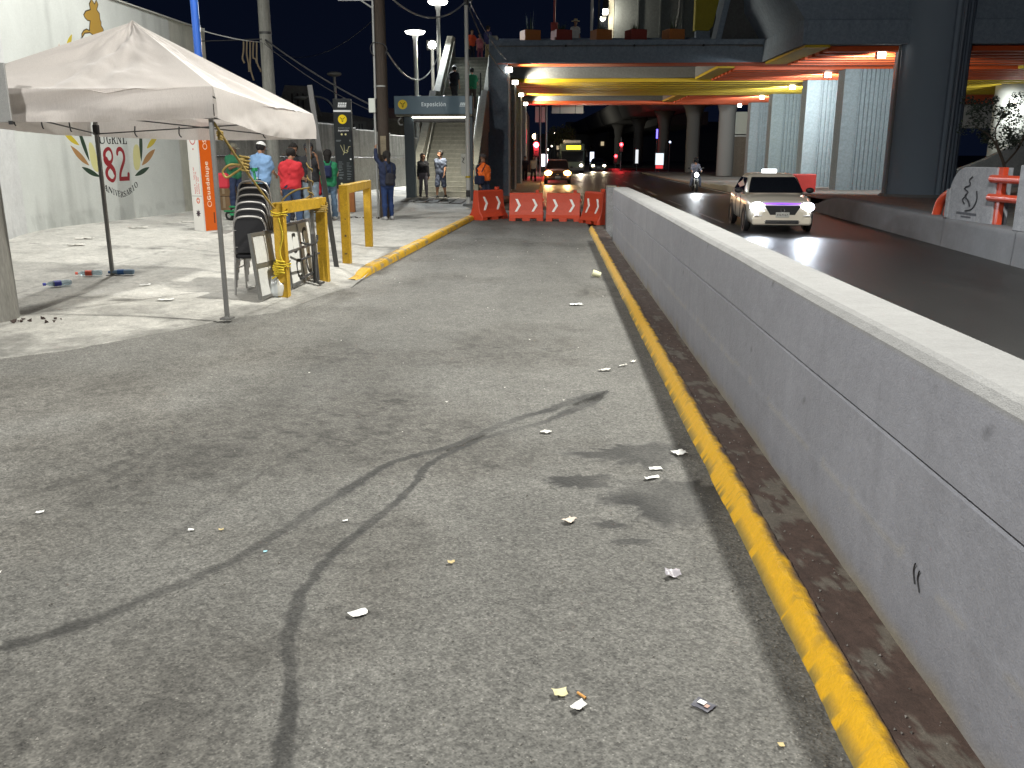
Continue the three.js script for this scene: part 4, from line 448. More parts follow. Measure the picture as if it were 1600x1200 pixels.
{ // buildings behind the wall
  const b = thing('grey_hall', 'grey building with a stepped gable beyond the wall', 'building', [-15.2, 0, -55]); const gm = concrete(0.16, 0.165, 0.17);
  part(b, 'wall', poly([[-9, 0], [4.6, 0], [4.6, 3.7], [3.4, 3.95], [1.4, 4.15], [-1.2, 4.35], [-9, 5.0]], 8).translate(0, 0, -8), gm); part(b, 'gable', poly([[-1.35, 3.9], [1.4, 3.9], [0.75, 5.6], [-0.65, 5.65]], 0.5, 0.02).translate(0, 0, -0.3), concrete(0.2, 0.205, 0.21));
  for (let i = 0; i < 3; i++) part(b, 'gable_slit', bx(-0.3 + i * 0.33, -0.18 + i * 0.33, 4.35, 5.2, 0.2, 0.26), MT.black); const tx = canvasTex(512, 96, (c, w, h) => { c.fillStyle = '#5f6164'; c.fillRect(0, 0, w, h); c.fillStyle = '#2c2d30'; for (let q = 0; q < 12; q++) if (q !== 5) { c.fillRect(16 + q * 40, 18, 9, 62); c.fillRect(16 + q * 40, 18 + 24 * (q % 3), 30, 10); if (q % 2) c.fillRect(37 + q * 40, 18, 9, 62); } }); part(b, 'lettering', face(4.2, 0.8, 2.0, 3.2, 0.03), print(tx)); part(b, 'window', bx(3.0, 4.2, 1.6, 2.5, 0, 0.04), MT.glass);
  const c = thing('cream_hall', 'low plain cream building behind the wall by the stair', 'building', [-11.5, 0, -60]); part(c, 'wall', rbx(-3.4, 3.6, 0, 3.75, -6, 0, 0.03), concrete(0.36, 0.34, 0.27)); part(c, 'parapet', bx(-3.45, 3.65, 3.75, 3.95, -6.05, 0.05), concrete(0.4, 0.38, 0.31)); part(c, 'tank', cyl(0.5, 0.5, 3.95, 4.5, 2.4, -1), M(0.12, 0.02, 0.02, 0.6)); part(c, 'window', bx(-2.6, -1.8, 1.8, 3.2, 0, 0.04), MT.glass);
}
// ================================================================ stair and its portal
{
  const t = thing('stair', 'long concrete stair climbing to the bridge deck', 'stair'), sm = concrete(0.36, 0.36, 0.32), pm = concrete(0.34, 0.34, 0.29), x0 = -4.85, x1 = -2.95;
  let y = 0.16, z = -34; const yz = [[z, y]];
  const nos = concrete(0.46, 0.46, 0.4);
  for (let k = 0; k < 35; k++) { if (k === 17) z -= 1.3; y += 0.174; const S = part(t, 'step', bx(x0, x1, y - 0.5, y, z - 0.34, z), sm); part(S, 'nosing', bx(x0 + 0.02, x1 - 0.02, y - 0.03, y + 0.006, z - 0.05, z + 0.012), nos); z -= 0.3; if (k === 16) { part(t, 'landing', bx(x0, x1, y - 0.35, y - 0.003, z - 1.3, z - 0.04), sm); } }
  // parapets follow the slope: two raked panels and level ends
  const path1 = [[-33.8, 0.3], [-39.2, 3.3], [-40.4, 3.35]], path2 = [[-40.4, 3.35], [-46.1, 6.3], [-47.2, 6.35]];
  for (const [x, w] of [[-5.12, 0.26], [-2.93, 0.24]]) for (const [pp, nm] of [[path1, 'parapet'], [path2, 'parapet']]) { const g = poly([...pp.map(([a, b]) => [a, b + 1.0]), ...pp.slice().reverse().map(([a, b]) => [a, Math.max(0, b - 0.7)])], w, 0.012); g.rotateY(-Math.PI / 2); g.translate(x + w, 0, 0); part(t, nm, wrap(g), pm); }
  const side = poly([[-33.8, 0], [-33.8, 0.3], [-39.2, 3.2], [-40.4, 3.25], [-46.1, 6.2], [-47.4, 6.2], [-47.4, 0]], 0.16); side.rotateY(-Math.PI / 2); side.translate(-2.72, 0, 0); part(t, 'side_wall', wrap(side), MT.grey);
  for (const [x, pp] of [[-4.78, path1], [-4.78, path2], [-3.03, path1]]) part(t, 'handrail', join(tube([[x, pp[0][1] + 0.75, pp[0][0] - 0.2], [x, pp[1][1] + 0.75, pp[1][0]]], 0.03, 8), bar([x, pp[0][1] + 0.1, pp[0][0] - 0.2], [x, pp[0][1] + 0.75, pp[0][0] - 0.2], 0.02)), M(0.62, 0.62, 0.56, 0.4));
  part(t, 'middle_post', join(sbar([-3.05, 3.3, -40.2], [-3.05, 5.1, -40.2], 0.07)), MT.black);
  // portal with the station name
  const p = thing('station_portal', 'blue-grey station portal with lit name sign over the stair', 'portal', [0, 0, -32.6]), bm = painted(0.13, 0.17, 0.2, 0.45);
  part(p, 'post', rbx(-5.2, -4.86, 0.1, 2.98, -0.2, 0.14, 0.02), bm); part(p, 'post', rbx(-2.98, -2.76, 0.1, 2.98, -0.2, 0.14, 0.02), bm);
  part(p, 'lintel', rbx(-5.24, -2.72, 2.8, 2.99, -0.24, 0.1, 0.01), MT.black); const sign = part(p, 'sign_box', rbx(-5.52, -2.74, 3.06, 3.68, -0.3, 0.26, 0.015), painted(0.11, 0.15, 0.17, 0.4)); part(p, 'sign_trim', rbx(-5.47, -2.76, 2.99, 3.06, -0.28, 0.27, 0.008), MT.cream);
  const T = canvasTex(1024, 232, (c, w, h) => { c.fillStyle = '#667a84'; c.fillRect(0, 0, w, h); c.fillStyle = '#f0cf3a'; c.beginPath(); c.arc(108, 108, 62, 0, 7); c.fill(); c.strokeStyle = '#7a641c'; c.lineWidth = 8; c.beginPath(); c.moveTo(76, 78); c.quadraticCurveTo(82, 98, 99, 96); c.lineTo(103, 142); c.lineTo(114, 142); c.lineTo(118, 96); c.quadraticCurveTo(134, 98, 140, 78); c.stroke(); c.fillStyle = '#e9f4f6'; c.font = 'bold 74px sans-serif'; c.fillText('Exposición', 352, 132, 330); c.save(); c.transform(1, 0, -0.3, 1, 40, 0); for (let i = 0; i < 4; i++) c.fillRect(858 + i * 26, 84, 20, 36); c.fillRect(856, 126, 104, 9); c.restore(); });
  part(sign, 'sign_face', face(2.74, 0.6, -4.13, 3.37, 0.2625), print(T, 0.4, { emissive: lin(0.18, 0.18, 0.18), emissiveMap: T }));
  part(p, 'lamp_tube', rbx(-4.9, -3.0, 2.94, 2.985, 0.12, 0.2, 0.01), glow(1, 0.96, 0.82, 7)); lampLight([40, [1, 0.94, 0.78]], -4.0, 2.74, -32.75, [-4, 0.4, -35.5], 1.2, 10);
  part(p, 'hook', tube([[-5.3, 2.95, 0.1], [-5.4, 2.85, 0.12], [-5.36, 2.72, 0.12], [-5.25, 2.72, 0.1]], 0.03), MT.white);
}
// ================================================================ bridge over the road
const floodGlow = glow(1, 0.93, 0.8, 22);
function floodLamp(label, x, y, z, dir, L, k = 1, poleTo) { const t = thing('flood_light', label, 'floodlight', [x, y, z], 0, 'floodlights under the bridge'); part(t, 'housing', rbx(-0.16, 0.16, -0.02, 0.2, -0.14, 0.1, 0.03), MT.galv); part(t, 'lamp_glass', rbx(-0.14, 0.14, -0.01, 0.18, 0.1, 0.13, 0.01), floodGlow); if (poleTo !== undefined) part(t, 'pole', bar([0, poleTo - y, 0], [0, -0.02, 0], 0.05), MT.white); dir > 0 ? lampLight(L, x + 0.3, y - 0.05, z - 0.1, [x + 8, y + 0.1, z - 3.5], 0.95, 8, k) : lampLight(L, x + 0.05, y - 0.14, z - 0.35, [x + 1.6, y - 2.0, z - 6], 1.3, 8, k); return t; }
{
  const b = thing('road_bridge', 'grey bridge across the road with orange and yellow painted beams', 'bridge');
  const X0 = -2.35, X1 = 34, SO = 5.46;
  const ribs = (z0, z1, n, x0, x1, m, y = SO) => { const out = []; for (let i = 0; i < n; i++) { const a = lerp(z0, z1, (i + 0.12) / n), c = lerp(z0, z1, (i + 0.68) / n); out.push(rbx(x0, x1, y - 0.2, y - 0.002, c, a, 0.02, 1)); } out.forEach((g) => part(b, 'soffit_rib', g, m)); };
  part(b, 'front_beam', rbx(X0, 8.95, SO, 6.12, -41.4, -40.0, 0.02), MT.blueGrey); part(b, 'groove', bx(X0 + 0.1, 8.93, 6.12, 6.17, -41.3, -40.06), MT.plain); part(b, 'ledge', rbx(-2.6, 8.95, 6.17, 6.38, -42.2, -39.9, 0.015), MT.blueGrey); part(b, 'beam_soffit', bx(X0 + 0.05, X1, SO - 0.03, SO - 0.002, -41.35, -40.05), MT.orange);
  for (let i = 0; i < 4; i++) part(b, 'drain_spout', (() => { const g = cyl(0.05, 0.05, 0, 0.1, 0, 0, 10); g.rotateX(Math.PI / 2); g.translate(0.6 + i * 2.9, 6.14, -40.0); return g; })(), MT.black);
  part(b, 'parapet', rbx(X0, 8.2, 6.38, 6.72, -42.5, -42.25, 0.02), MT.blueGrey);
  part(b, 'deck', bx(-2.5, X1, 6.0, 6.24, -70.4, -41.45), MT.blueGrey); part(b, 'stair_head', bx(-5.2, -2.51, 6.0, 6.24, -70.4, -46.35), MT.blueGrey); part(b, 'stair_parapet', bx(-5.3, -2.6, 6.24, 6.9, -52.3, -52), MT.blueGrey);
  part(b, 'middle_beam', rbx(X0, X1, SO, 5.99, -59.3, -47.8, 0.02), MT.grey); ribs(-47.85, -59.2, 9, X0 + 0.05, X1, MT.yellow);
  part(b, 'rear_beam', rbx(X0, X1, SO, 5.99, -70.3, -67.8, 0.02), MT.grey); ribs(-67.85, -70.2, 3, X0 + 0.05, X1, MT.orange);
  // station slabs over the right half, with yellow edge strips
  for (const [x, za, zb, m, n] of [[7.3, -41.45, -47.75, MT.orange, 7], [8.1, -59.35, -67.75, MT.orange, 7]]) { part(b, 'slab', bx(x, X1, SO + 0.02, 5.98, zb, za), MT.grey); part(b, 'edge_strip', rbx(x + 0.01, x + 0.75, SO - 0.1, SO + 0.018, zb + 0.02, za - 0.02, 0.01, 1), MT.yellow); ribs(za, zb, n, x + 0.78, X1, m, SO + 0.02); }
  // left columns carrying the beams
  for (const [z, w] of [[-41, 1.3], [-48.2, 0.7], [-57.8, 0.7], [-68, 0.7]]) { const g = poly([[-0.45, 0], [0.42, 0], [0.4, SO], [-0.45, SO]], w, 0.03); g.translate(-2.25, -0.12, z - w / 2); part(b, 'column', wrap(g), MT.grey); }
  const pg = poly([[-0.75, 0], [0.18, 0], [0.16, 5.6], [-0.2, 6.4], [-0.6, 6.75], [-0.62, 5.2]], 1.5, 0.02); pg.translate(-2.05, -0.1, -41.6); part(b, 'end_pier', wrap(pg), MT.blueGrey);
  const nm = ['nearest', 'second', 'third', 'farthest']; [[-40.6, 1.1], [-47.6, 1], [-57.3, 1], [-67.4, 1]].forEach(([z, k], i) => floodLamp(`${nm[i]} floodlight on the left column row under the bridge`, -1.82, 5.12, z + 0.45, 1, LAMP.bridgeFlood, k, -0.1));
  // small lights are mounted on the right edge of each column
  // planters on the ledge
  const pm = [painted(0.6, 0.21, 0.05, 0.6), painted(0.36, 0.055, 0.04, 0.6)], soil = M(0.05, 0.035, 0.025, 0.95), lf = M(0.06, 0.1, 0.035, 0.7, { side: THREE.DoubleSide });
  const word = ['leftmost orange', 'left dark red', 'middle orange', 'right dark red', 'rightmost orange'];
  [-0.92, 0.42, 2.12, 3.6, 5.2].forEach((x, i) => { const t = thing('planter', `${word[i]} square planter box on the bridge ledge`, 'planter', [x, 6.385, -40.6], 0.35, 'planters on the bridge ledge'); part(t, 'box', rbx(-0.36, 0.36, 0, 0.45, -0.36, 0.36, 0.015), pm[i % 2]); part(t, 'soil', bx(-0.33, 0.33, 0.45, 0.455, -0.33, 0.33), soil);
    const pl = thing('spiky_plant', `${['tall sparse', 'bushy', 'fan-shaped', 'low', 'tall thin'][i]} spiky plant in the ${word[i]} planter`, 'plant', [x, 6.84, -40.6], 0, 'plants in the planters'); const G = [], tall = i === 0 || i === 4, n = tall ? 26 : 40;
    for (let k = 0; k < n; k++) { const a = rnd(0, 6.28), e = tall && k < 8 ? rnd(0.05, 0.25) : rnd(0.15, 1.25), L = tall && k < 8 ? rnd(0.5, 0.95) : rnd(0.2, 0.48), c = [Math.cos(a) * 0.1, 0, Math.sin(a) * 0.1], d = [Math.cos(a) * Math.sin(e), Math.cos(e), Math.sin(a) * Math.sin(e)], s = [-Math.sin(a), 0, Math.cos(a)], w = 0.018; const g = new THREE.BufferGeometry(), P = []; const q = (t2, sgn) => [c[0] + d[0] * L * t2 + s[0] * sgn * w * (1 - t2), c[1] + d[1] * L * t2 - 0.12 * e * t2 * t2 * L, c[2] + d[2] * L * t2 + s[2] * sgn * w * (1 - t2)]; for (const [t1, t2] of [[0, 0.5], [0.5, 1]]) P.push(...q(t1, -1), ...q(t1, 1), ...q(t2, 1), ...q(t1, -1), ...q(t2, 1), ...q(t2, -1)); g.setAttribute('position', new THREE.Float32BufferAttribute(P, 3)); g.computeVertexNormals(); G.push(g); } part(pl, 'foliage', join(G), lf); });
  const sg = thing('red_post', 'slim red post rising behind the planters', 'post', [0.12, 6.25, -43.2]); part(sg, 'base', rbx(-0.16, 0.16, 0, 1.25, -0.1, 0.1, 0.02), MT.red); part(sg, 'tube', bar([0, 1.25, 0], [0, 5, 0], 0.05), MT.red);
  const wp = thing('white_post', 'slim white lamp post behind the bridge parapet', 'post', [1.85, 6.25, -44]); part(wp, 'tube', bar([0, 0, 0], [0, 5, 0], 0.06), MT.white); part(wp, 'second_tube', bar([0.32, 0, 0], [0.32, 5, 0], 0.04), MT.darkSteel);
}
{ // station block on the deck and the big box to the right
  const s = thing('station_block', 'dark grey station block on the bridge deck', 'building', [0, 6.24, 0]); part(s, 'wall', rbx(3.1, 8.9, 0, 6, -58, -47, 0.03), concrete(0.2, 0.22, 0.22)); part(s, 'lit_jamb', rbx(2.82, 3.08, 0, 4, -48, -47.2, 0.02), MT.cream); part(s, 'door_glass', bx(2.3, 2.8, 0.9, 2.1, -47.5, -47.45), MT.glass); part(s, 'lamp_box', rbx(2.5, 2.75, 2.1, 2.35, -46.9, -46.7, 0.02), glow(1, 0.92, 0.75, 12)); lampLight([14, [1, 0.92, 0.75]], 2.6, 8.4, -46.4, null, 1, 6);
  for (const x of [4.2, 5.3, 6.4]) part(s, 'pilaster', rbx(x, x + 0.08, 0, 5, -46.99, -46.9, 0.01), concrete(0.17, 0.19, 0.19)); part(s, 'drain_pipe', tube([[6.15, 0.3, -46.85], [6.12, 1.4, -46.8], [6.25, 2.4, -46.85], [6.2, 4, -46.85]], 0.06), MT.grey);
  const y = thing('yellow_fin', 'curved yellow fin beside the station block', 'fin', [6.95, 6.24, -43.9]); const yg = poly([[-0.42, 0.95], [0.2, 0.92], [0.36, 1.1], [0.62, 2.4], [0.66, 4], [-0.42, 4]], 0.5, 0.02); part(y, 'panel', yg, painted(0.5, 0.42, 0.02, 0.6)); part(y, 'base', rbx(-0.36, 0.28, 0, 0.92, 0.02, 0.48, 0.02), MT.blueGrey);
  const r = thing('escalator_housing', 'sloping grey escalator housing above the bridge beam', 'housing', [0, 6.38, -41.9]); const rg = poly([[7.25, 0], [9.4, 0], [9.9, 3.6], [7.95, 3.6]], 1.2, 0.02); part(r, 'shell', wrap(rg), concrete(0.17, 0.175, 0.175)); part(r, 'edge_band', poly([[7.0, 0], [7.22, 0], [7.92, 3.6], [7.7, 3.6]], 1.3, 0.01), MT.blueGrey);
  const m = thing('station_box', 'massive dark station box girder at upper right', 'building'); part(m, 'cap_beam', rbx(9.02, 34, 5.47, 6.3, -39.95, -33.8, 0.03), MT.blueGrey); part(m, 'end_panel', rbx(8.9, 9.015, 5.47, 6.3, -39.95, -33.78, 0.01), MT.blueGrey); part(m, 'box_wall', (() => { const g = poly([[9.0, 6.31], [34, 6.31], [34, 15], [7.2, 15], [8.2, 7.5]], 30, 0.02); g.translate(0, 0, -63.5 - 0); g.translate(0, 0, -0.5); return wrap(g); })(), MT.blueGrey);
  part(m, 'edge_strip', rbx(9.02, 9.9, 5.37, 5.466, -39.9, -33.85, 0.01, 1), MT.yellow); for (let i = 0; i < 6; i++) part(m, 'soffit_rib', rbx(9.93, 34, 5.28, 5.468, -39.8 + i * 1.0, -39.25 + i * 1.0, 0.02, 1), MT.orange); part(m, 'stiffener', join(bar([7.9, 6.1, -40], [8.9, 6.1, -40], 0.02)), MT.plain);
  // yellow bracket girders under the far right soffit
  for (const [z, x0, x1] of [[-36.2, 19.3, 26], [-40.5, 19.8, 28]]) { const g = poly([[x0, 5.3], [x1, 5.3], [x1, 4.95], [x0 + 3, 5.02], [x0 + 2.2, 5.1], [x0 + 1, 5.12], [x0, 5.22]], 0.4, 0.02); g.translate(0, 0, z); part(m, 'yellow_bracket', g, MT.yellow); part(m, 'bracket_web', bx(x0 + 1, x1, 4.7, 4.94, z + 0.1, z + 0.3), MT.blueGrey); }
}
// big round column and fluted piers
{
  const flute = (R, y0, y1, from, to, nf, n = 160, flare = 0) => { const rows = [y0, y1 - 1.2, y1 - 0.5, y1], rings = rows.map((y) => Array.from({ length: n }, (_, i) => { const a = i / n * Math.PI * 2, q = (a - from) / (to - from), cut = q > 0 && q < 1 ? 0.05 * (((q * nf) % 1) < 0.35 ? 1 : 0) : 0, r = R - cut + (y > y1 - 0.6 ? flare : 0); return [Math.sin(a) * r, y, Math.cos(a) * r]; })); return loft(rings.map((r) => r.slice().reverse())); };
  const c = thing('round_column', 'huge dark round column with flutes at right', 'column', [13.72, 0.18, -34.4]); part(c, 'shaft', flute(1.24, 0, 9.5, 0.15, 1.5, 8, 160, 0), MT.blueGrey); part(c, 'drain_pipe', bar([0.42, 0, 1.23], [0.5, 9.4, 1.25], 0.06, 10), painted(0.2, 0.24, 0.3, 0.5)); part(c, 'base_ring', cyl(1.3, 1.36, 0, 0.1, 0, 0, 40), MT.grey); part(c, 'side_pipe', bar([-1.28, 0, 0.3], [-1.28, 6, 0.3], 0.05), MT.grey);
  const pier = (label, x, z, w, rot = 0) => { const t = thing('fluted_pier', label, 'pier', [x, rightY(z) - 0.15, z], rot, 'fluted piers under the station'); const P = [[-w / 2, 0], [-w / 2, 0.95], [-w / 2 + w * 0.28, 1.0]]; let q = -w / 2 + w * 0.3; for (let i = 0; i < 7; i++) { P.push([q, 0.98], [q, 0.88], [q + 0.09, 0.88], [q + 0.09, 0.98]); q += w * 0.085; } P.push([w / 2 - 0.02, 0.96], [w / 2, 0]); const g = poly(P.slice().reverse().map(([a, b]) => [a, -b]), 5.25 + 0.15 - rightY(z) + 0.02); g.rotateX(-Math.PI / 2); part(t, 'shaft', wrap(g), MT.pier); part(t, 'edge_joint', bx(w / 2 + 0.004, w / 2 + 0.03, 0, 5.5, 0.2, 0.9), MT.plain); };
  pier('nearest fluted pier beside the big round column', 13.85, -42, 2.2); pier('second fluted pier from the big round column', 14.0, -48, 2.4); pier('third fluted pier from the big round column', 14.85, -58.5, 2.5); pier('farthest fluted pier from the big round column', 15.4, -68, 2.1);
  const nm = ['nearest', 'second', 'third', 'fourth', 'fifth']; [[11.95, -34.6], [12.55, -43], [12.95, -50.6], [13.35, -59.4], [13.95, -69.2]].forEach(([x, z], i) => floodLamp(`${nm[i]} floodlight along the right pier row, counted from camera`, x, 5.08, z, -1, LAMP.pierFlood, [1, 1.1, 1.2, 1.2, 0.35][i]));
  floodLamp('glaring floodlight by the small tree at the right edge', 23.7, 4.2, -48.6, -1, LAMP.pierFlood, 0.35);
  const p2 = thing('round_column', 'pale round column lit at the right edge', 'column', [25.2, -0.1, -50.8]); part(p2, 'shaft', flute(1.3, 0, 5.5, 3, 3.2, 1, 60), concrete(0.42, 0.42, 0.38)); const rw = thing('ramp_wall', 'sloping grey ramp wall behind the small tree', 'wall', [21.5, -0.1, -47]); part(rw, 'panel', wrap(poly([[-1.6, 0], [5, 0], [5, 3.4], [2.4, 2.6], [0.2, 1.5], [-1.6, 0.8]], 0.4, 0.02)), concrete(0.2, 0.21, 0.21));
  const beam = thing('dark_fascia', 'dark fascia beam far behind the right columns', 'beam', [26, 0, -72]); part(beam, 'panel', rbx(-9, 12, 3.6, 5.4, -0.5, 0, 0.02), MT.plain);
  const k = thing('kiosk', 'small kiosk with a pale board behind the last pier', 'kiosk', [16.2, -0.2, -78]); part(k, 'body', rbx(-1.2, 1.0, 0, 3.3, -2, 0, 0.03), concrete(0.3, 0.25, 0.2)); part(k, 'board', rbx(-1.1, 1.1, 3.5, 5.3, 0.02, 0.12, 0.02), M(0.6, 0.62, 0.55, 0.6)); part(k, 'ledge', rbx(-1.3, 1.1, 3.3, 3.42, -2, 0.1, 0.02), MT.white); part(k, 'side_leaf', bx(1.02, 1.12, 0, 3.2, -1.6, -0.1), MT.blueGrey);
  const rb = thing('water_barrier', 'red plastic barrier standing behind the taxi', 'barrier', [10.55, -0.1, -38.5]); part(rb, 'body', rbx(-0.55, 0.55, 0.08, 1.0, -0.2, 0.2, 0.05), painted(0.62, 0.06, 0.05, 0.5)); part(rb, 'foot', rbx(-0.6, 0.6, 0, 0.12, -0.28, 0.28, 0.03), painted(0.5, 0.05, 0.04, 0.5));
}
{ // elevated guideway running away, dark
  const g = thing('elevated_guideway', 'dark elevated guideway curving away into the distance', 'viaduct'); const pts = []; for (let i = 0; i <= 24; i++) { const t = i / 24, z = -72 - 190 * t; pts.push([13.5 - 5 * t * t - 2 * t, 6.6, z]); }
  const ring = ([x, y, z]) => [[-1.8, 0.1], [-1.2, 0], [3.4, 0], [4.2, 0.1], [5, 1.9], [5, 2.6], [4.8, 2.6], [4.8, 1.9], [-2.4, 1.9], [-2.4, 2.6], [-2.6, 2.6], [-2.6, 1.9]].map(([a, b]) => [x + a, y + b, z]); for (let i = 0; i < 24; i += 4) part(g, 'span', loft(pts.slice(i, i + 5).map(ring)), MT.plain);
  const g2 = thing('elevated_guideway', 'second darker guideway beam further right', 'viaduct'); for (let i = 0; i < 3; i++) part(g2, 'span', bx(15, 22, 5.6, 7.4, -130 - i * 40 - 39.9, -130 - i * 40), MT.plain);
  [[14.2, -78], [13.6, -92], [12.9, -110], [12, -132], [11.2, -160]].forEach(([x, z], i) => { const c = thing('guideway_column', `${['nearest', 'second', 'third', 'fourth', 'farthest'][i]} dark guideway column in the distance`, 'column', [x + 0.6, -0.1, z]); part(c, 'shaft', loft([[0.7, 0], [0.7, 5.2], [0.95, 6.1], [1.3, 6.7]].map(([r, y]) => Array.from({ length: 20 }, (_, k) => { const a = -k / 20 * 6.283; return [Math.cos(a) * r, y, Math.sin(a) * r * 0.8]; }))), MT.plain); });
  [[18, -74], [20.5, -80], [23, -76]].forEach(([x, z], i) => { const c = thing('guideway_column', `dark column ${['left', 'centre', 'right'][i]} of the trio behind the piers`, 'column', [x, -0.1, z]); part(c, 'shaft', cyl(0.9, 0.9, 0, 6, 0, 0, 24), MT.plain); });
}
// ================================================================ people: smooth-blended tapered limbs, meshed by surface nets
function nets(f, lo, hi, c) {
  const nx = Math.ceil((hi[0] - lo[0]) / c) + 1, ny = Math.ceil((hi[1] - lo[1]) / c) + 1, nz = Math.ceil((hi[2] - lo[2]) / c) + 1, F = new Float32Array(nx * ny * nz), id = (i, j, k) => i + nx * (j + ny * k);
  for (let k = 0; k < nz; k++) for (let j = 0; j < ny; j++) for (let i = 0; i < nx; i++) F[id(i, j, k)] = f(lo[0] + i * c, lo[1] + j * c, lo[2] + k * c);
  const vi = new Int32Array(nx * ny * nz).fill(-1), P = [], I = [];
  for (let k = 0; k < nz - 1; k++) for (let j = 0; j < ny - 1; j++) for (let i = 0; i < nx - 1; i++) {
    let m = 0; const v = []; for (let q = 0; q < 8; q++) { const w = F[id(i + (q & 1), j + ((q >> 1) & 1), k + (q >> 2))]; v.push(w); if (w < 0) m |= 1 << q; }
    if (!m || m === 255) continue; let sx = 0, sy = 0, sz = 0, n = 0;
    for (let a = 0; a < 8; a++) for (const d of [1, 2, 4]) { const b = a ^ d; if (b > a && ((m >> a) ^ (m >> b)) & 1) { const t = v[a] / (v[a] - v[b]); sx += (a & 1) + (d === 1 ? t : 0); sy += ((a >> 1) & 1) + (d === 2 ? t : 0); sz += (a >> 2) + (d === 4 ? t : 0); n++; } }
    vi[id(i, j, k)] = P.length / 3; P.push(lo[0] + (i + sx / n) * c, lo[1] + (j + sy / n) * c, lo[2] + (k + sz / n) * c);
  }
  const quad = (a, b, d, e, flip) => { if (a < 0 || b < 0 || d < 0 || e < 0) return; flip ? I.push(a, b, d, a, d, e) : I.push(a, d, b, a, e, d); };
  for (let k = 1; k < nz - 1; k++) for (let j = 1; j < ny - 1; j++) for (let i = 1; i < nx - 1; i++) { const s = F[id(i, j, k)] < 0;
    if (s !== F[id(i + 1, j, k)] < 0) quad(vi[id(i, j - 1, k - 1)], vi[id(i, j, k - 1)], vi[id(i, j, k)], vi[id(i, j - 1, k)], s);
    if (s !== F[id(i, j + 1, k)] < 0) quad(vi[id(i - 1, j, k - 1)], vi[id(i - 1, j, k)], vi[id(i, j, k)], vi[id(i, j, k - 1)], s);
    if (s !== F[id(i, j, k + 1)] < 0) quad(vi[id(i - 1, j - 1, k)], vi[id(i, j - 1, k)], vi[id(i, j, k)], vi[id(i - 1, j, k)], s); }
  const g = new THREE.BufferGeometry(); g.setAttribute('position', new THREE.Float32BufferAttribute(P, 3)); g.setIndex(I); g.computeVertexNormals(); return g;
}
// prims: [ax, ay, az, bx, by, bz, ra, rb]
function cone(p, x, y, z) { const ex = p[3] - p[0], ey = p[4] - p[1], ez = p[5] - p[2], l2 = ex * ex + ey * ey + ez * ez || 1e-9, t = clamp(((x - p[0]) * ex + (y - p[1]) * ey + (z - p[2]) * ez) / l2), dx = x - p[0] - t * ex, dy = y - p[1] - t * ey, dz = z - p[2] - t * ez; return Math.sqrt(dx * dx + dy * dy + dz * dz) - p[6] - t * (p[7] - p[6]); }
function field(L, k, x, y, z) { let d = 1; for (const p of L) { const q = cone(p, x, y, z), h = Math.max(k - Math.abs(d - q), 0) / k; d = Math.min(d, q) - h * h * k * 0.25; } return d; }
function bounds(L, pad) { const lo = [9, 9, 9], hi = [-9, -9, -9]; for (const p of L) for (const o of [0, 3]) for (let a = 0; a < 3; a++) { const r = Math.max(p[6], p[7]) + pad; lo[a] = Math.min(lo[a], p[o + a] - r); hi[a] = Math.max(hi[a], p[o + a] + r); } return [lo, hi]; }
const prim = (a, b, ra, rb = ra) => [a.x, a.y, a.z, b.x, b.y, b.z, ra, rb];
const skin = M(0.36, 0.19, 0.115, 0.6), skin2 = M(0.27, 0.135, 0.08, 0.6), hairM = M(0.012, 0.01, 0.009, 0.9), eyeM = M(0.015, 0.012, 0.01, 0.2);
const cloth = (r, g, b) => M(r, g, b, 0.88);

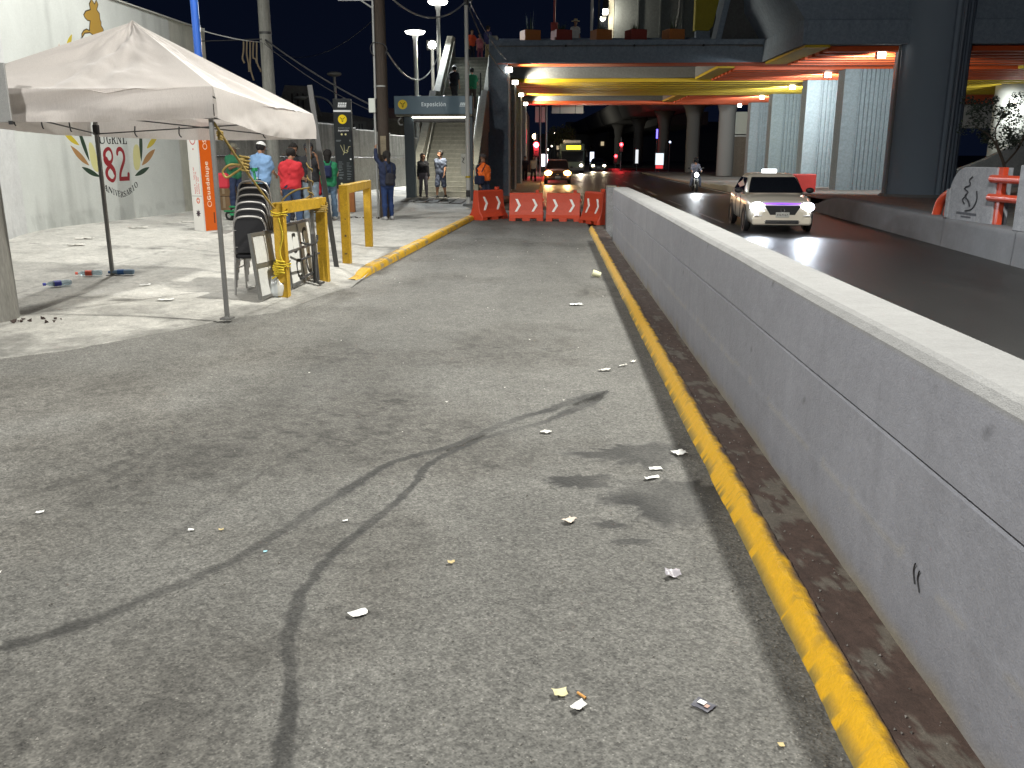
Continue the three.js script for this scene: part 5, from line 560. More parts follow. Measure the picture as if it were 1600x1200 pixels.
function person(label, pos, turn, o) {
  const t = thing('person', label, 'person', pos, turn), H = o.h ?? 1.7, s = H / 1.72, c = o.cell ?? 0.018, wide = o.wide ?? 1, fem = o.fem;
  const lean = o.lean ?? 0, rot = (x, y, z) => { const dy = y - 0.93, cs = Math.cos(lean), sn = Math.sin(lean); return V(x, 0.93 + dy * cs - z * sn, z * cs + dy * sn); };
  const dir = (side, fl, ab) => V(side * Math.sin(ab), -Math.cos(ab) * Math.cos(fl), Math.cos(ab) * Math.sin(fl));
  const J = {}; const lim = {};
  for (const [n, sd] of [['L', 1], ['R', -1]]) {
    const [fl = 0.05, ab = 0.06, kn = 0.08] = o['leg' + n] ?? [], hip = V(sd * 0.085, 0.9, 0), knee = hip.clone().addScaledVector(dir(sd, fl, ab), 0.42), ank = knee.clone().addScaledVector(dir(sd, fl - kn, ab * 0.4), 0.4);
    const [af = 0.05, aa = 0.14, el = 0.2, inn = 0] = o['arm' + n] ?? [], sh = rot(sd * (fem ? 0.15 : 0.168) * wide, 1.365, -0.01), elb = sh.clone().addScaledVector(dir(sd, af + lean * 0.3, aa), 0.285), wr = elb.clone().addScaledVector(dir(sd, af + lean * 0.3 + el, aa * 0.5 - inn), 0.25);
    lim[n] = { sd, hip, knee, ank, sh, elb, wr, toe: o['toe' + n] ?? 0.12 * sd };
  }
  const low = Math.min(lim.L.ank.y, lim.R.ank.y) - 0.075, drop = o.seat !== undefined ? 0.9 - o.seat / s : low; // o.seat: height of the hip above the group's origin
  const all = [J]; const sink = (v) => { v.y -= drop; return v; };
  for (const n of 'LR') for (const k of ['hip', 'knee', 'ank', 'sh', 'elb', 'wr']) sink(lim[n][k]);
  const T = (x, y, z) => sink(rot(x, y, z));
  const neck = T(0, 1.42, -0.005), hd = T(0, 1.6, 0.03);
  const torso = [prim(T(0.075 * wide, 1.02, 0), T(0.085 * wide, 1.27, 0), 0.1 * wide, 0.115 * wide), prim(T(-0.075 * wide, 1.02, 0), T(-0.085 * wide, 1.27, 0), 0.1 * wide, 0.115 * wide), prim(T(0.15 * wide, 1.358, -0.01), T(0.02, 1.4, -0.01), 0.052, 0.058), prim(T(-0.15 * wide, 1.358, -0.01), T(-0.02, 1.4, -0.01), 0.052, 0.058), prim(T(0, 1.3, 0.01), T(0, 1.4, -0.005), 0.1, 0.07)];
  if (fem) torso.push(prim(T(0.07, 1.25, 0.08), T(0.07, 1.24, 0.085), 0.065), prim(T(-0.07, 1.25, 0.08), T(-0.07, 1.24, 0.085), 0.065));
  if (o.belly) torso.push(prim(T(0, 1.08, 0.06), T(0, 1.15, 0.06), 0.12));
  const pelvis = [prim(T(0.07 * wide, 0.93, -0.01), T(-0.07 * wide, 0.93, -0.01), 0.112 * wide), prim(T(0.06, 0.9, -0.05), T(-0.06, 0.9, -0.05), 0.095)];
  const legs = [], arms = [], upper = [], feet = [], thighs = [];
  for (const n of 'LR') { const q = lim[n]; const th = prim(q.hip, q.knee, 0.088 * wide, 0.055), shn = [prim(q.knee, q.knee.clone().lerp(q.ank, 0.3).add(V(0, 0, -0.012)), 0.054, 0.055), prim(q.knee.clone().lerp(q.ank, 0.3).add(V(0, 0, -0.012)), q.ank, 0.055, 0.036)]; thighs.push(th); legs.push(th, ...shn); const ua = prim(q.sh, q.elb, 0.05 * (fem ? 0.85 : 1), 0.038), fa = prim(q.elb, q.wr, 0.038, 0.025); upper.push(ua); arms.push(ua, fa);
    const fx = Math.sin(q.toe), fz = Math.cos(q.toe), pit = o.footPitch?.[n] ?? 0; feet.push([prim(q.ank.clone().add(V(-fx * 0.05, -0.035, -fz * 0.05)), q.ank.clone().add(V(fx * 0.13, -0.042 - pit, fz * 0.13)), 0.04, 0.036), prim(q.ank, q.ank.clone().add(V(0, -0.04, 0)), 0.042, 0.044)]); }
  const nk = prim(neck, hd.clone().add(V(0, -0.06, -0.03)), 0.055, 0.05);
  const S = (g) => { g.scale(s, s, s); return g; };
  const body = [...torso, ...pelvis, ...legs, ...arms, nk, prim(hd, hd.clone().add(V(0, 0.01, 0)), 0.07)];
  const pieces = [nets((x, y, z) => field(body, 0.035, x, y, z), ...bounds(body, 0.03), c)];
  // head, turned on the neck
  const yaw = o.yaw ?? 0, pit = (o.pitch ?? 0) + lean * 0.6, Q = new THREE.Quaternion().setFromEuler(new THREE.Euler(pit, yaw, 0, 'YXZ')), hp = (x, y, z) => V(x, y, z).applyQuaternion(Q).add(hd);
  const hc = Math.min(0.011, c * 0.6);
  const skull = [prim(hp(0, 0.045, -0.02), hp(0, 0.045, -0.005), 0.088), prim(hp(0, -0.01, 0.005), hp(0, -0.03, 0.025), 0.072, 0.062)];
  const headP = [...skull, prim(hp(0.025, -0.075, 0.05), hp(-0.025, -0.075, 0.05), 0.03), prim(hp(0, 0.02, 0.085), hp(0, -0.022, 0.104), 0.011, 0.016), prim(hp(0.05, 0.035, 0.072), hp(-0.05, 0.035, 0.072), 0.014), prim(hp(0.024, -0.055, 0.082), hp(-0.024, -0.055, 0.082), 0.011), prim(hp(0.083, 0.0, -0.01), hp(0.086, 0.03, -0.018), 0.014), prim(hp(-0.083, 0.0, -0.01), hp(-0.086, 0.03, -0.018), 0.014), prim(hp(0, -0.06, -0.02), neck, 0.052)];
  pieces.push(nets((x, y, z) => field(headP, 0.02, x, y, z), ...bounds(headP, 0.02), hc));
  // hands: palm, four fingers with a bend, a thumb from the side of the palm
  for (const n of 'LR') { const q = lim[n], d = q.wr.clone().sub(q.elb).normalize(), inw = V(-q.sd, 0, 0.15).addScaledVector(d, -V(-q.sd, 0, 0.15).dot(d)).normalize(), sd = d.clone().cross(inw).normalize().multiplyScalar(q.sd), hk = o['grip' + n] ?? 0.5;
    const at2 = (a, b, e) => q.wr.clone().addScaledVector(d, a).addScaledVector(sd, b).addScaledVector(inw, e), hand = [prim(at2(-0.02, 0, 0), at2(0.03, 0, 0), 0.024, 0.026), prim(at2(0.035, -0.022, 0), at2(0.08, -0.026, 0), 0.016), prim(at2(0.035, 0.022, 0), at2(0.08, 0.026, 0), 0.016), prim(at2(0.04, 0, 0), at2(0.08, 0, 0), 0.018)], fing = [];
    [-0.033, -0.011, 0.011, 0.032].forEach((b, i) => { const L = [0.03, 0.035, 0.038, 0.034][i], b2 = b * 1.25, p0 = at2(0.082, b, 0), p1 = at2(0.082 + L * Math.cos(hk), b2, L * Math.sin(hk)), p2 = at2(0.082 + L * Math.cos(hk) + L * Math.cos(hk * 2.2), b2, L * Math.sin(hk) + L * Math.sin(hk * 2.2)); fing.push(prim(p0, p1, 0.0095, 0.009), prim(p1, p2, 0.009, 0.007)); });
    fing.push(prim(at2(0.02, 0.03, 0.006), at2(0.055, 0.055, 0.016), 0.013, 0.0105), prim(at2(0.055, 0.055, 0.016), at2(0.085, 0.058, 0.026), 0.0105, 0.008));
    const HB = [...hand, ...fing]; pieces.push(nets((x, y, z) => Math.min(field(hand, 0.015, x, y, z), field(fing, 0.004, x, y, z)), ...bounds(HB, 0.012), Math.min(0.009, c * 0.45))); q.tip = at2(0.1, 0, 0.02); }
  part(t, 'body', S(join(pieces)), o.skin ?? skin);
  part(t, 'eyes', S(join(ball(0.011, 0, 0, 0, 8, 6).translate(...hp(0.032, 0.012, 0.076).toArray()), ball(0.011, 0, 0, 0, 8, 6).translate(...hp(-0.032, 0.012, 0.076).toArray()))), eyeM);
  // clothes: the same limbs, a little thicker, with folds, cut at hem, cuffs and waist
  const fold = (x, y, z) => 0.005 * Math.sin(x * 34 + Math.sin(y * 19) * 2.5 + z * 17) + 0.005 * Math.sin(y * 41 + x * 23 - z * 31 + 2 * Math.sin(x * 17));
  const hem = T(0, o.hem ?? 0.86, 0).y, waist = T(0, 1.0, 0).y, neckY = T(0, 1.445, 0), pad = o.loose ?? 0.02;
  const sl = o.sleeve === 'long' ? arms.map((p, i) => (i % 2 ? [...p.slice(0, 3), lerp(p[0], p[3], 0.93), lerp(p[1], p[4], 0.93), lerp(p[2], p[5], 0.93), p[6], p[7] + 0.004] : p)) : o.sleeve === 'none' ? [] : upper.map((p) => [...p.slice(0, 3), lerp(p[0], p[3], 0.62), lerp(p[1], p[4], 0.62), lerp(p[2], p[5], 0.62), p[6] + 0.004, p[7] + 0.014]);
  const sb = [...torso, ...pelvis], sAll = [...sb, ...sl]; const [l1, h1] = bounds(sAll, 0.05);
  part(t, 'shirt', S(nets((x, y, z) => { const a = field(sb, 0.05, x, y, z), b = sl.length ? field([...sl, torso[2], torso[3]], 0.03, x, y, z) : 1; const k = 0.04, q = Math.max(k - Math.abs(a - b), 0) / k, u = Math.min(Math.max(a, hem - y), b + 0.002) - (y > hem + 0.05 ? q * q * k * 0.25 : 0); const dx = x - neckY.x, dy = y - neckY.y, dz = z - neckY.z - 0.005; return Math.max(u - pad - fold(x, y, z), 0.075 - Math.sqrt(dx * dx + dy * dy * 1.2 + dz * dz)); }, l1, h1, c)), o.shirt);
  const pl = o.shorts ? thighs.map((p) => [...p.slice(0, 6), p[6], p[7] + 0.03]) : legs.map((p, i) => (i % 3 === 2 ? [...p.slice(0, 3), lerp(p[0], p[3], 0.95), lerp(p[1], p[4], 0.95), lerp(p[2], p[5], 0.95), p[6] + 0.006, p[7] + (o.tight ? 0.004 : 0.022)] : p)), pb = [...pelvis, ...pl, prim(T(0.06, 0.98, 0), T(-0.06, 0.98, 0), 0.1)]; const [l2, h2] = bounds(pb, 0.04);
  part(t, o.shorts ? 'shorts' : 'trousers', S(nets((x, y, z) => Math.max(field(pb, 0.03, x, y, z) - (o.tight ? 0.009 : 0.013) - fold(x, y, z) * (o.tight ? 0.3 : 0.9), y - waist), l2, h2, c)), o.pants);
  feet.forEach((f) => { const [a, b] = bounds(f, 0.03), floor = Math.min(f[0][1], f[0][4]) - 0.036; part(t, 'shoe', S(nets((x, y, z) => Math.max(field(f, 0.03, x, y, z) - 0.006, floor - y), a, b, Math.min(c, 0.014))), o.shoes ?? M(0.02, 0.02, 0.022, 0.6)); });
  // hair or cap
  const inv = Q.clone().invert(), tmp = V(0, 0, 0), [a3, b3] = bounds(skull, 0.05);
  const hairL = o.hair === 'long' ? [...skull, prim(hp(0, 0.0, -0.07), hp(0, -0.16, -0.09), 0.07, 0.05)] : o.hair === 'tail' ? [...skull, prim(hp(0, 0.02, -0.1), hp(0, -0.14, -0.13), 0.03, 0.02)] : skull, [a4, b4] = bounds(hairL, 0.04);
  if (o.hair !== 'helmet') part(t, 'hair', S(nets((x, y, z) => { tmp.set(x - hd.x, y - hd.y, z - hd.z).applyQuaternion(inv); const cut = Math.max(tmp.z - 0.048, 0) * 1.4 - (tmp.y - 0.065) * (tmp.z > 0.02 ? 1 : 0.2) - (tmp.z > 0.02 ? 0 : 0.1 + Math.max(0, -tmp.z) * 1.2), cut2 = tmp.z > 0.02 ? 0.07 - tmp.y : -0.03 - tmp.y - Math.max(0, -tmp.z - 0.0) * 0.9 - (o.hair === 'long' || o.hair === 'tail' ? 0.3 : 0); return Math.max(field(hairL, 0.02, x, y, z) - 0.016 - 0.004 * Math.sin(x * 90 + z * 70), cut2); }, a4, b4, hc)), o.hairM ?? hairM);
  const place = (g) => { g.applyQuaternion(Q); g.translate(hd.x, hd.y, hd.z); return S(g); };
  if (o.cap) { const d = new THREE.SphereGeometry(0.112, 18, 10, 0, 6.2832, 0, 1.45); d.scale(0.98, 0.95, 1.08); d.translate(0, 0.05, -0.012); const C = part(t, 'cap', place(d), o.cap); const vz = new THREE.CylinderGeometry(0.085, 0.09, 0.008, 18, 1, false, -1.25, 2.5); vz.scale(1, 1, 1.25); vz.rotateX(0.14); vz.translate(0, 0.055, 0.09); if (o.capBack) vz.rotateY(Math.PI); part(C, 'visor', place(vz), o.cap); }
  if (o.hat) { const d = cyl(0.085, 0.1, 0.09, 0.2, 0, -0.01, 18), br = cyl(0.2, 0.21, 0.085, 0.097, 0, -0.01, 24); part(t, 'hat', place(join(d, br)), o.hat); }
  if (o.hair === 'helmet') { part(t, 'helmet', place(ball(0.14, 0, 0.035, -0.005, 20, 14, 0.95, 1.02, 1.08)), M(0.02, 0.02, 0.022, 0.15)); part(t, 'visor', place((() => { const g = new THREE.SphereGeometry(0.144, 16, 8, -0.9 + Math.PI / 2, 1.8, 1.2, 0.75); g.scale(0.95, 1.02, 1.1); g.translate(0, 0.035, 0); return g; })()), MT.glass); }
  if (o.vest) { const vb = [torso[0], torso[1], torso[4]], [a, b] = bounds(vb, 0.06); const G = nets((x, y, z) => Math.max(field(vb, 0.05, x, y, z) - 0.05 - fold(x, y, z), T(0, 0.95, 0).y - y, 0.085 - Math.hypot(x - neckY.x, (y - neckY.y) * 1.1, z - neckY.z)), a, b, c); const vt = part(t, 'vest', S(G), o.vest); }
  const bagOn = (y, z, r, m, nm) => { const p = T(0, y, z), g = mergeVertices(new RoundedBoxGeometry(r * 1.7, r * 2.3, r * 1.1, 4, r * 0.45)); g.rotateX(-lean); g.translate(p.x, p.y, p.z); return part(t, nm, S(g), m); };
  t.userData.fit = { s, lim, T, S, bagOn }; return t;
}
const take = (t) => { const f = t.userData.fit; delete t.userData.fit; return f; };
const jeans = cloth(0.055, 0.095, 0.19), fw = (x, z) => [x, footway(x, z), z];
function backpack(label, owner, y, z, r, m, o = {}) { // carried things are things of their own
  const f = owner.fit, t = thing('backpack', label, 'backpack', owner.pos, owner.turn); const p = f.T(o.x ?? 0, y, z), g = new RoundedBoxGeometry(r * 1.7, r * 2.3, r * 1.0, 4, r * 0.42); g.rotateX(-(o.lean ?? 0)); g.rotateZ(o.rz ?? 0); g.translate(p.x, p.y, p.z); part(t, 'bag', f.S(g), m); const q = new RoundedBoxGeometry(r * 1.2, r * 0.9, r * 0.3, 3, r * 0.12); q.rotateZ(o.rz ?? 0); q.translate(p.x, p.y - r * 0.45, p.z - Math.sign(o.front ? -1 : 1) * r * 0.55); part(t, 'pocket', f.S(q), m);
  for (const sd of [-1, 1]) { const a = f.T(sd * 0.1, 1.44, -0.06), b = f.T(sd * 0.11, 1.4, 0.12), d = f.T(sd * 0.13, 1.15, 0.15), e = f.T(sd * 0.12, 1.0, -0.1); part(t, 'strap', f.S(tube([[p.x + sd * r * 0.5, p.y + r * 0.9, p.z], a.toArray(), b.toArray(), d.toArray(), e.toArray()], 0.015, 20, 6)), m); } return t; }
const who = (label, pos, turn, o) => { const t = person(label, pos, turn, o); return { t, fit: take(t), pos, turn }; };
const BK = Math.PI; // facing away from the camera
who('man in light blue shirt and white cap seen from behind', fw(-6.55, -20.3), BK - 0.25, { h: 1.74, wide: 1.14, shirt: cloth(0.2, 0.34, 0.56), pants: jeans, cap: M(0.75, 0.75, 0.73, 0.7), capBack: false, lean: 0.08, pitch: 0.25, yaw: -0.2, armL: [0.35, 0.18, 0.9, 0.3], armR: [0.3, 0.16, 0.9, 0.3], hem: 0.84, loose: 0.03 });
who('man in red shirt and jeans seen from behind', fw(-5.42, -18.72), BK - 0.12, { h: 1.64, wide: 1.12, shirt: cloth(0.5, 0.022, 0.032), pants: jeans, lean: 0.1, pitch: 0.35, yaw: 0.35, armL: [-0.02, 0.17, 0.15], armR: [0.3, 0.15, 1.1, 0.2], legL: [0.02, 0.1, 0.05], legR: [0.1, 0.12, 0.1], hem: 0.89, loose: 0.026 });
{ const q = who('man in black shirt and dark cap facing the red-shirted man', fw(-5.5, -20.6), 0.1, { h: 1.76, shirt: cloth(0.018, 0.018, 0.022), pants: cloth(0.2, 0.25, 0.3), cap: M(0.02, 0.02, 0.024, 0.7), armL: [0.9, 0.35, 1.9, 0.4], armR: [0.2, 0.12, 0.6], pitch: 0.1 });
  const ph = thing('phone', 'dark phone held up by the man in black shirt', 'phone', q.pos, q.turn), p = q.fit.lim.L.tip; part(ph, 'case', q.fit.S(rbx(p.x - 0.036, p.x + 0.036, p.y - 0.07, p.y + 0.07, p.z + 0.012, p.z + 0.02, 0.004)), MT.black); part(ph, 'screen', q.fit.S(bx(p.x - 0.032, p.x + 0.032, p.y - 0.064, p.y + 0.064, p.z + 0.006, p.z + 0.0115)), MT.glass); }
who('man in dark shirt half hidden behind the red-shirted man', fw(-5.95, -20.9), 0.5, { h: 1.74, shirt: cloth(0.02, 0.02, 0.024), pants: cloth(0.03, 0.03, 0.04), pitch: 0.3, yaw: -0.2 });
who('boy in green and red shirt and grey cap by the scooters', fw(-8.0, -22.7), 0.95, { h: 1.68, shirt: cloth(0.035, 0.2, 0.1), pants: cloth(0.03, 0.045, 0.1), cap: M(0.19, 0.18, 0.14, 0.8), armL: [0.5, 0.1, 1.3, 0.2], armR: [0.5, 0.12, 1.3, 0.2], skin: skin2, pitch: 0.2 });
{ const q = who('woman in green top and blue trousers reading the black totem', fw(-5.3, -21.5), BK + 0.1, { h: 1.62, fem: 1, hair: 'long', shirt: cloth(0.02, 0.2, 0.09), pants: cloth(0.12, 0.19, 0.28), shoes: MT.white, armR: [0.5, 0.15, 1.2, 0.1], armL: [0.1, 0.14, 0.3], hem: 0.85 });
  backpack('small navy backpack on the woman in green', q, 1.2, -0.17, 0.13, cloth(0.012, 0.02, 0.07)); const b = thing('red_bag', 'red cloth bag hanging beside the woman in green', 'bag', q.pos, q.turn); const p = q.fit.lim.L.wr; part(b, 'sack', q.fit.S(rbx(p.x - 0.02, p.x + 0.26, p.y - 0.25, p.y + 0.3, p.z - 0.1, p.z + 0.08, 0.08, 4)), cloth(0.5, 0.02, 0.03)); part(b, 'handle', q.fit.S(tube([[p.x + 0.02, p.y + 0.28, p.z], [p.x, p.y + 0.45, p.z], [p.x + 0.15, p.y + 0.44, p.z], [p.x + 0.2, p.y + 0.28, p.z]], 0.012)), cloth(0.5, 0.02, 0.03)); }
{ const q = who('woman in navy with ponytail leaning on the wooden pole', fw(-3.98, -22.0), BK + 0.55, { h: 1.64, fem: 1, hair: 'tail', shirt: cloth(0.012, 0.02, 0.055), sleeve: 'long', pants: cloth(0.012, 0.032, 0.11), tight: 1, shoes: M(0.3, 0.3, 0.3, 0.6), lean: -0.06, armL: [2.3, 0.2, 0.5, 0.2], armR: [0.2, 0.12, 0.9, 0.3], legR: [0.16, 0.04, 0.25], legL: [-0.05, 0.04, 0.02], hem: 0.88 });
  backpack('small dark backpack on the woman in navy', q, 1.05, -0.18, 0.13, cloth(0.018, 0.018, 0.025), { rz: 0.15 }); }
who('woman in black top and patterned leggings before the stair', fw(-4.62, -32.9), 0.3, { h: 1.58, fem: 1, hair: 'tail', sleeve: 'long', shirt: cloth(0.012, 0.012, 0.016), hem: 1.0, pants: M(0.1, 0.09, 0.11, 0.8, { map: clothMap }), tight: 1, yaw: 0.6, legL: [0.2, 0.03, 0.1], legR: [-0.12, 0.03, 0.25], armR: [-0.2, 0.12, 0.3], cell: 0.022 });
who('man in grey-blue shirt and shorts before the stair', fw(-4.02, -33.2), -0.25, { h: 1.7, shirt: cloth(0.1, 0.12, 0.17), pants: cloth(0.09, 0.11, 0.17), shorts: 1, yaw: -0.5, legL: [-0.12, 0.05, 0.2], legR: [0.2, 0.05, 0.1], armL: [0.25, 0.12, 0.3], armR: [-0.25, 0.12, 0.3], cell: 0.022 });
{ const q = who('man in orange safety vest leaning on the leftmost orange barrier', [-1.88, 0.1, -25.7], 0.75, { h: 1.62, lean: -0.1, shirt: cloth(0.012, 0.014, 0.03), sleeve: 'long', pants: cloth(0.02, 0.028, 0.055), cap: M(0.06, 0.05, 0.05, 0.7), vest: M(0.9, 0.16, 0.02, 0.6), legL: [0.3, 0.04, 0.1], legR: [0.42, 0.06, 0.1], armL: [-0.25, 0.2, 0.2], armR: [0.15, 0.15, 0.3], yaw: -0.4, skin: skin2 });
  const f = q.fit, b = thing('shoulder_bag', 'navy shoulder bag hanging at the vest man\u2019s side', 'bag', q.pos, q.turn), p = f.T(-0.2, 0.98, 0.06); part(b, 'bag', f.S(rbx(p.x - 0.11, p.x + 0.09, p.y - 0.13, p.y + 0.13, p.z - 0.15, p.z + 0.15, 0.05, 3)), cloth(0.012, 0.016, 0.045)); part(b, 'strap', f.S(tube([[p.x, p.y + 0.12, p.z], f.T(-0.12, 1.3, 0.16).toArray(), f.T(0.08, 1.46, 0.03).toArray(), f.T(0.02, 1.36, -0.15).toArray(), [p.x, p.y + 0.12, p.z - 0.1]], 0.016)), cloth(0.012, 0.016, 0.045)); const vs = f.T(0, 1.12, 0); }
who('man in black shirt and white cap climbing the stair', [-4.35, 3.82, -41.5], BK - 0.2, { h: 1.7, shirt: cloth(0.012, 0.012, 0.02), pants: cloth(0.03, 0.03, 0.04), cap: M(0.7, 0.7, 0.68, 0.7), lean: 0.15, pitch: 0.2, legL: [0.5, 0.04, 0.6], legR: [-0.05, 0.04, 0.1], cell: 0.026 });
who('man in green shirt climbing the stair behind the mast', [-3.5, 3.65, -41.1], BK + 0.05, { h: 1.72, shirt: cloth(0.012, 0.16, 0.07), pants: cloth(0.05, 0.04, 0.035), legL: [0.4, 0.04, 0.5], armR: [0.3, 0.2, 1.2], cell: 0.026 });
who('person in orange top at the head of the stair', [-4.1, 6.26, -48.3], 0.6, { h: 1.62, shirt: cloth(0.62, 0.08, 0.025), pants: cloth(0.02, 0.02, 0.03), armL: [0.6, 0.15, 1], cell: 0.028 });
who('person in navy shirt and khaki trousers at the stair head', [-3.25, 6.26, -47.9], 2.4, { h: 1.74, shirt: cloth(0.03, 0.03, 0.1), pants: cloth(0.34, 0.28, 0.15), cell: 0.028 });
who('child in pink between two adults at the stair head', [-3.68, 6.26, -48.2], 0.2, { h: 1.4, fem: 1, hair: 'long', shirt: cloth(0.42, 0.14, 0.17), pants: cloth(0.2, 0.05, 0.08), cell: 0.028 });
who('person in white shirt and straw hat on the bridge', [1.08, 6.0, -43.4], 0.4, { h: 1.62, shirt: M(0.66, 0.66, 0.62, 0.8), pants: cloth(0.05, 0.05, 0.06), hat: M(0.62, 0.5, 0.28, 0.8), cell: 0.028 });
who('pedestrian in pale top walking under the bridge', [-1.15, -0.1, -62], 0.2, { h: 1.68, shirt: cloth(0.4, 0.36, 0.33), pants: cloth(0.03, 0.03, 0.04), legL: [0.3, 0.03, 0.1], legR: [-0.2, 0.03, 0.3], cell: 0.03 });
who('pedestrian in dark clothes walking under the bridge', [-1.75, -0.1, -63], 0.1, { h: 1.66, shirt: cloth(0.05, 0.04, 0.05), pants: cloth(0.03, 0.03, 0.04), legL: [-0.2, 0.03, 0.3], legR: [0.3, 0.03, 0.1], cell: 0.03 });
// ================================================================ orange water-filled barriers
{
  const om = painted(0.66, 0.075, 0.03, 0.5), wm = M(0.85, 0.85, 0.82, 0.5);
  const proto = new THREE.Group();
  // end profile: broad foot, concave flanks, narrow top; extruded lengthways with forklift notches in the foot
  const sec = [[-0.26, 0.0], [-0.26, 0.1], [-0.19, 0.2], [-0.13, 0.36], [-0.1, 0.6], [-0.085, 0.86], [-0.06, 0.9], [0.06, 0.9], [0.085, 0.86], [0.1, 0.6], [0.13, 0.36], [0.19, 0.2], [0.26, 0.1], [0.26, 0.0]];
  const rings = [[-0.51, 0.9], [-0.5, 1], [-0.32, 1], [-0.31, 1.001], [-0.12, 1.001], [-0.11, 1], [0.11, 1], [0.12, 1.001], [0.31, 1.001], [0.32, 1], [0.5, 1], [0.51, 0.9]].map(([x, k]) => { const notch = (Math.abs(x) > 0.115 && Math.abs(x) < 0.315); return sec.map(([z, y]) => [x * (1 + 0.04 * (1 - y)), notch && y < 0.05 ? 0.07 : y < 0.05 ? 0 : y, z * (notch && y < 0.05 ? 0.9 : k)]); });
  const body = loft(rings.map((r) => r.slice().reverse())).toNonIndexed(); body.computeVertexNormals(); part(proto, 'body', wrap(body), om);
  part(proto, 'fill_cap', rbx(0.3, 0.4, 0.9, 0.99, -0.05, 0.05, 0.015), om); part(proto, 'end_lug', rbx(0.515, 0.55, 0.14, 0.3, -0.06, 0.06, 0.01), painted(0.45, 0.05, 0.02, 0.5)); part(proto, 'end_lug', rbx(0.515, 0.55, 0.62, 0.72, -0.04, 0.04, 0.01), om);
  part(proto, 'seam', join(bx(-0.47, 0.47, 0.55, 0.556, 0.098, 0.106), bx(-0.46, 0.46, 0.8, 0.806, 0.084, 0.09)), om);
  const chev = (x) => { const g = poly([[-0.07, 0.3], [0.0, 0.3], [0.095, 0.5], [0, 0.7], [-0.07, 0.7], [0.022, 0.5]], 0.012, 0.002); const p = g.attributes.position; for (let i = 0; i < p.count; i++) { const y = p.getY(i); p.setZ(i, p.getZ(i) + lerp(0.143, 0.092, clamp((y - 0.3) / 0.4))); p.setX(i, p.getX(i) + x - (y < 0.5 ? 0.02 : 0)); } g.computeVertexNormals(); return g; };
  part(proto, 'white_arrow', chev(-0.26), wm); part(proto, 'white_arrow', chev(0.26), wm);
  const P = [['leftmost orange water barrier, turned, under the leaning man', -1.66, -24.3, 0.9, [0.98, 0.86, 1]], ['second orange water barrier from the left with white arrows', -0.63, -23.85, 0.03, [0.85, 0.8, 0.9]], ['third orange water barrier from the left with white arrows', 0.36, -23.7, -0.07, [0.85, 0.8, 0.9]], ['rightmost orange water barrier, turned, by the barrier end', 1.17, -22.8, -1.08, [0.88, 0.88, 0.9]]];
  for (const [l, x, z, r, k] of P) { const c = proto.clone(); c.name = numbered('water_barrier'); scene.add(c); c.position.set(x, laneY(z), z); c.rotation.y = r; c.scale.set(...k); tag(c, l, 'barrier', 'orange water barriers across the lane'); }
}
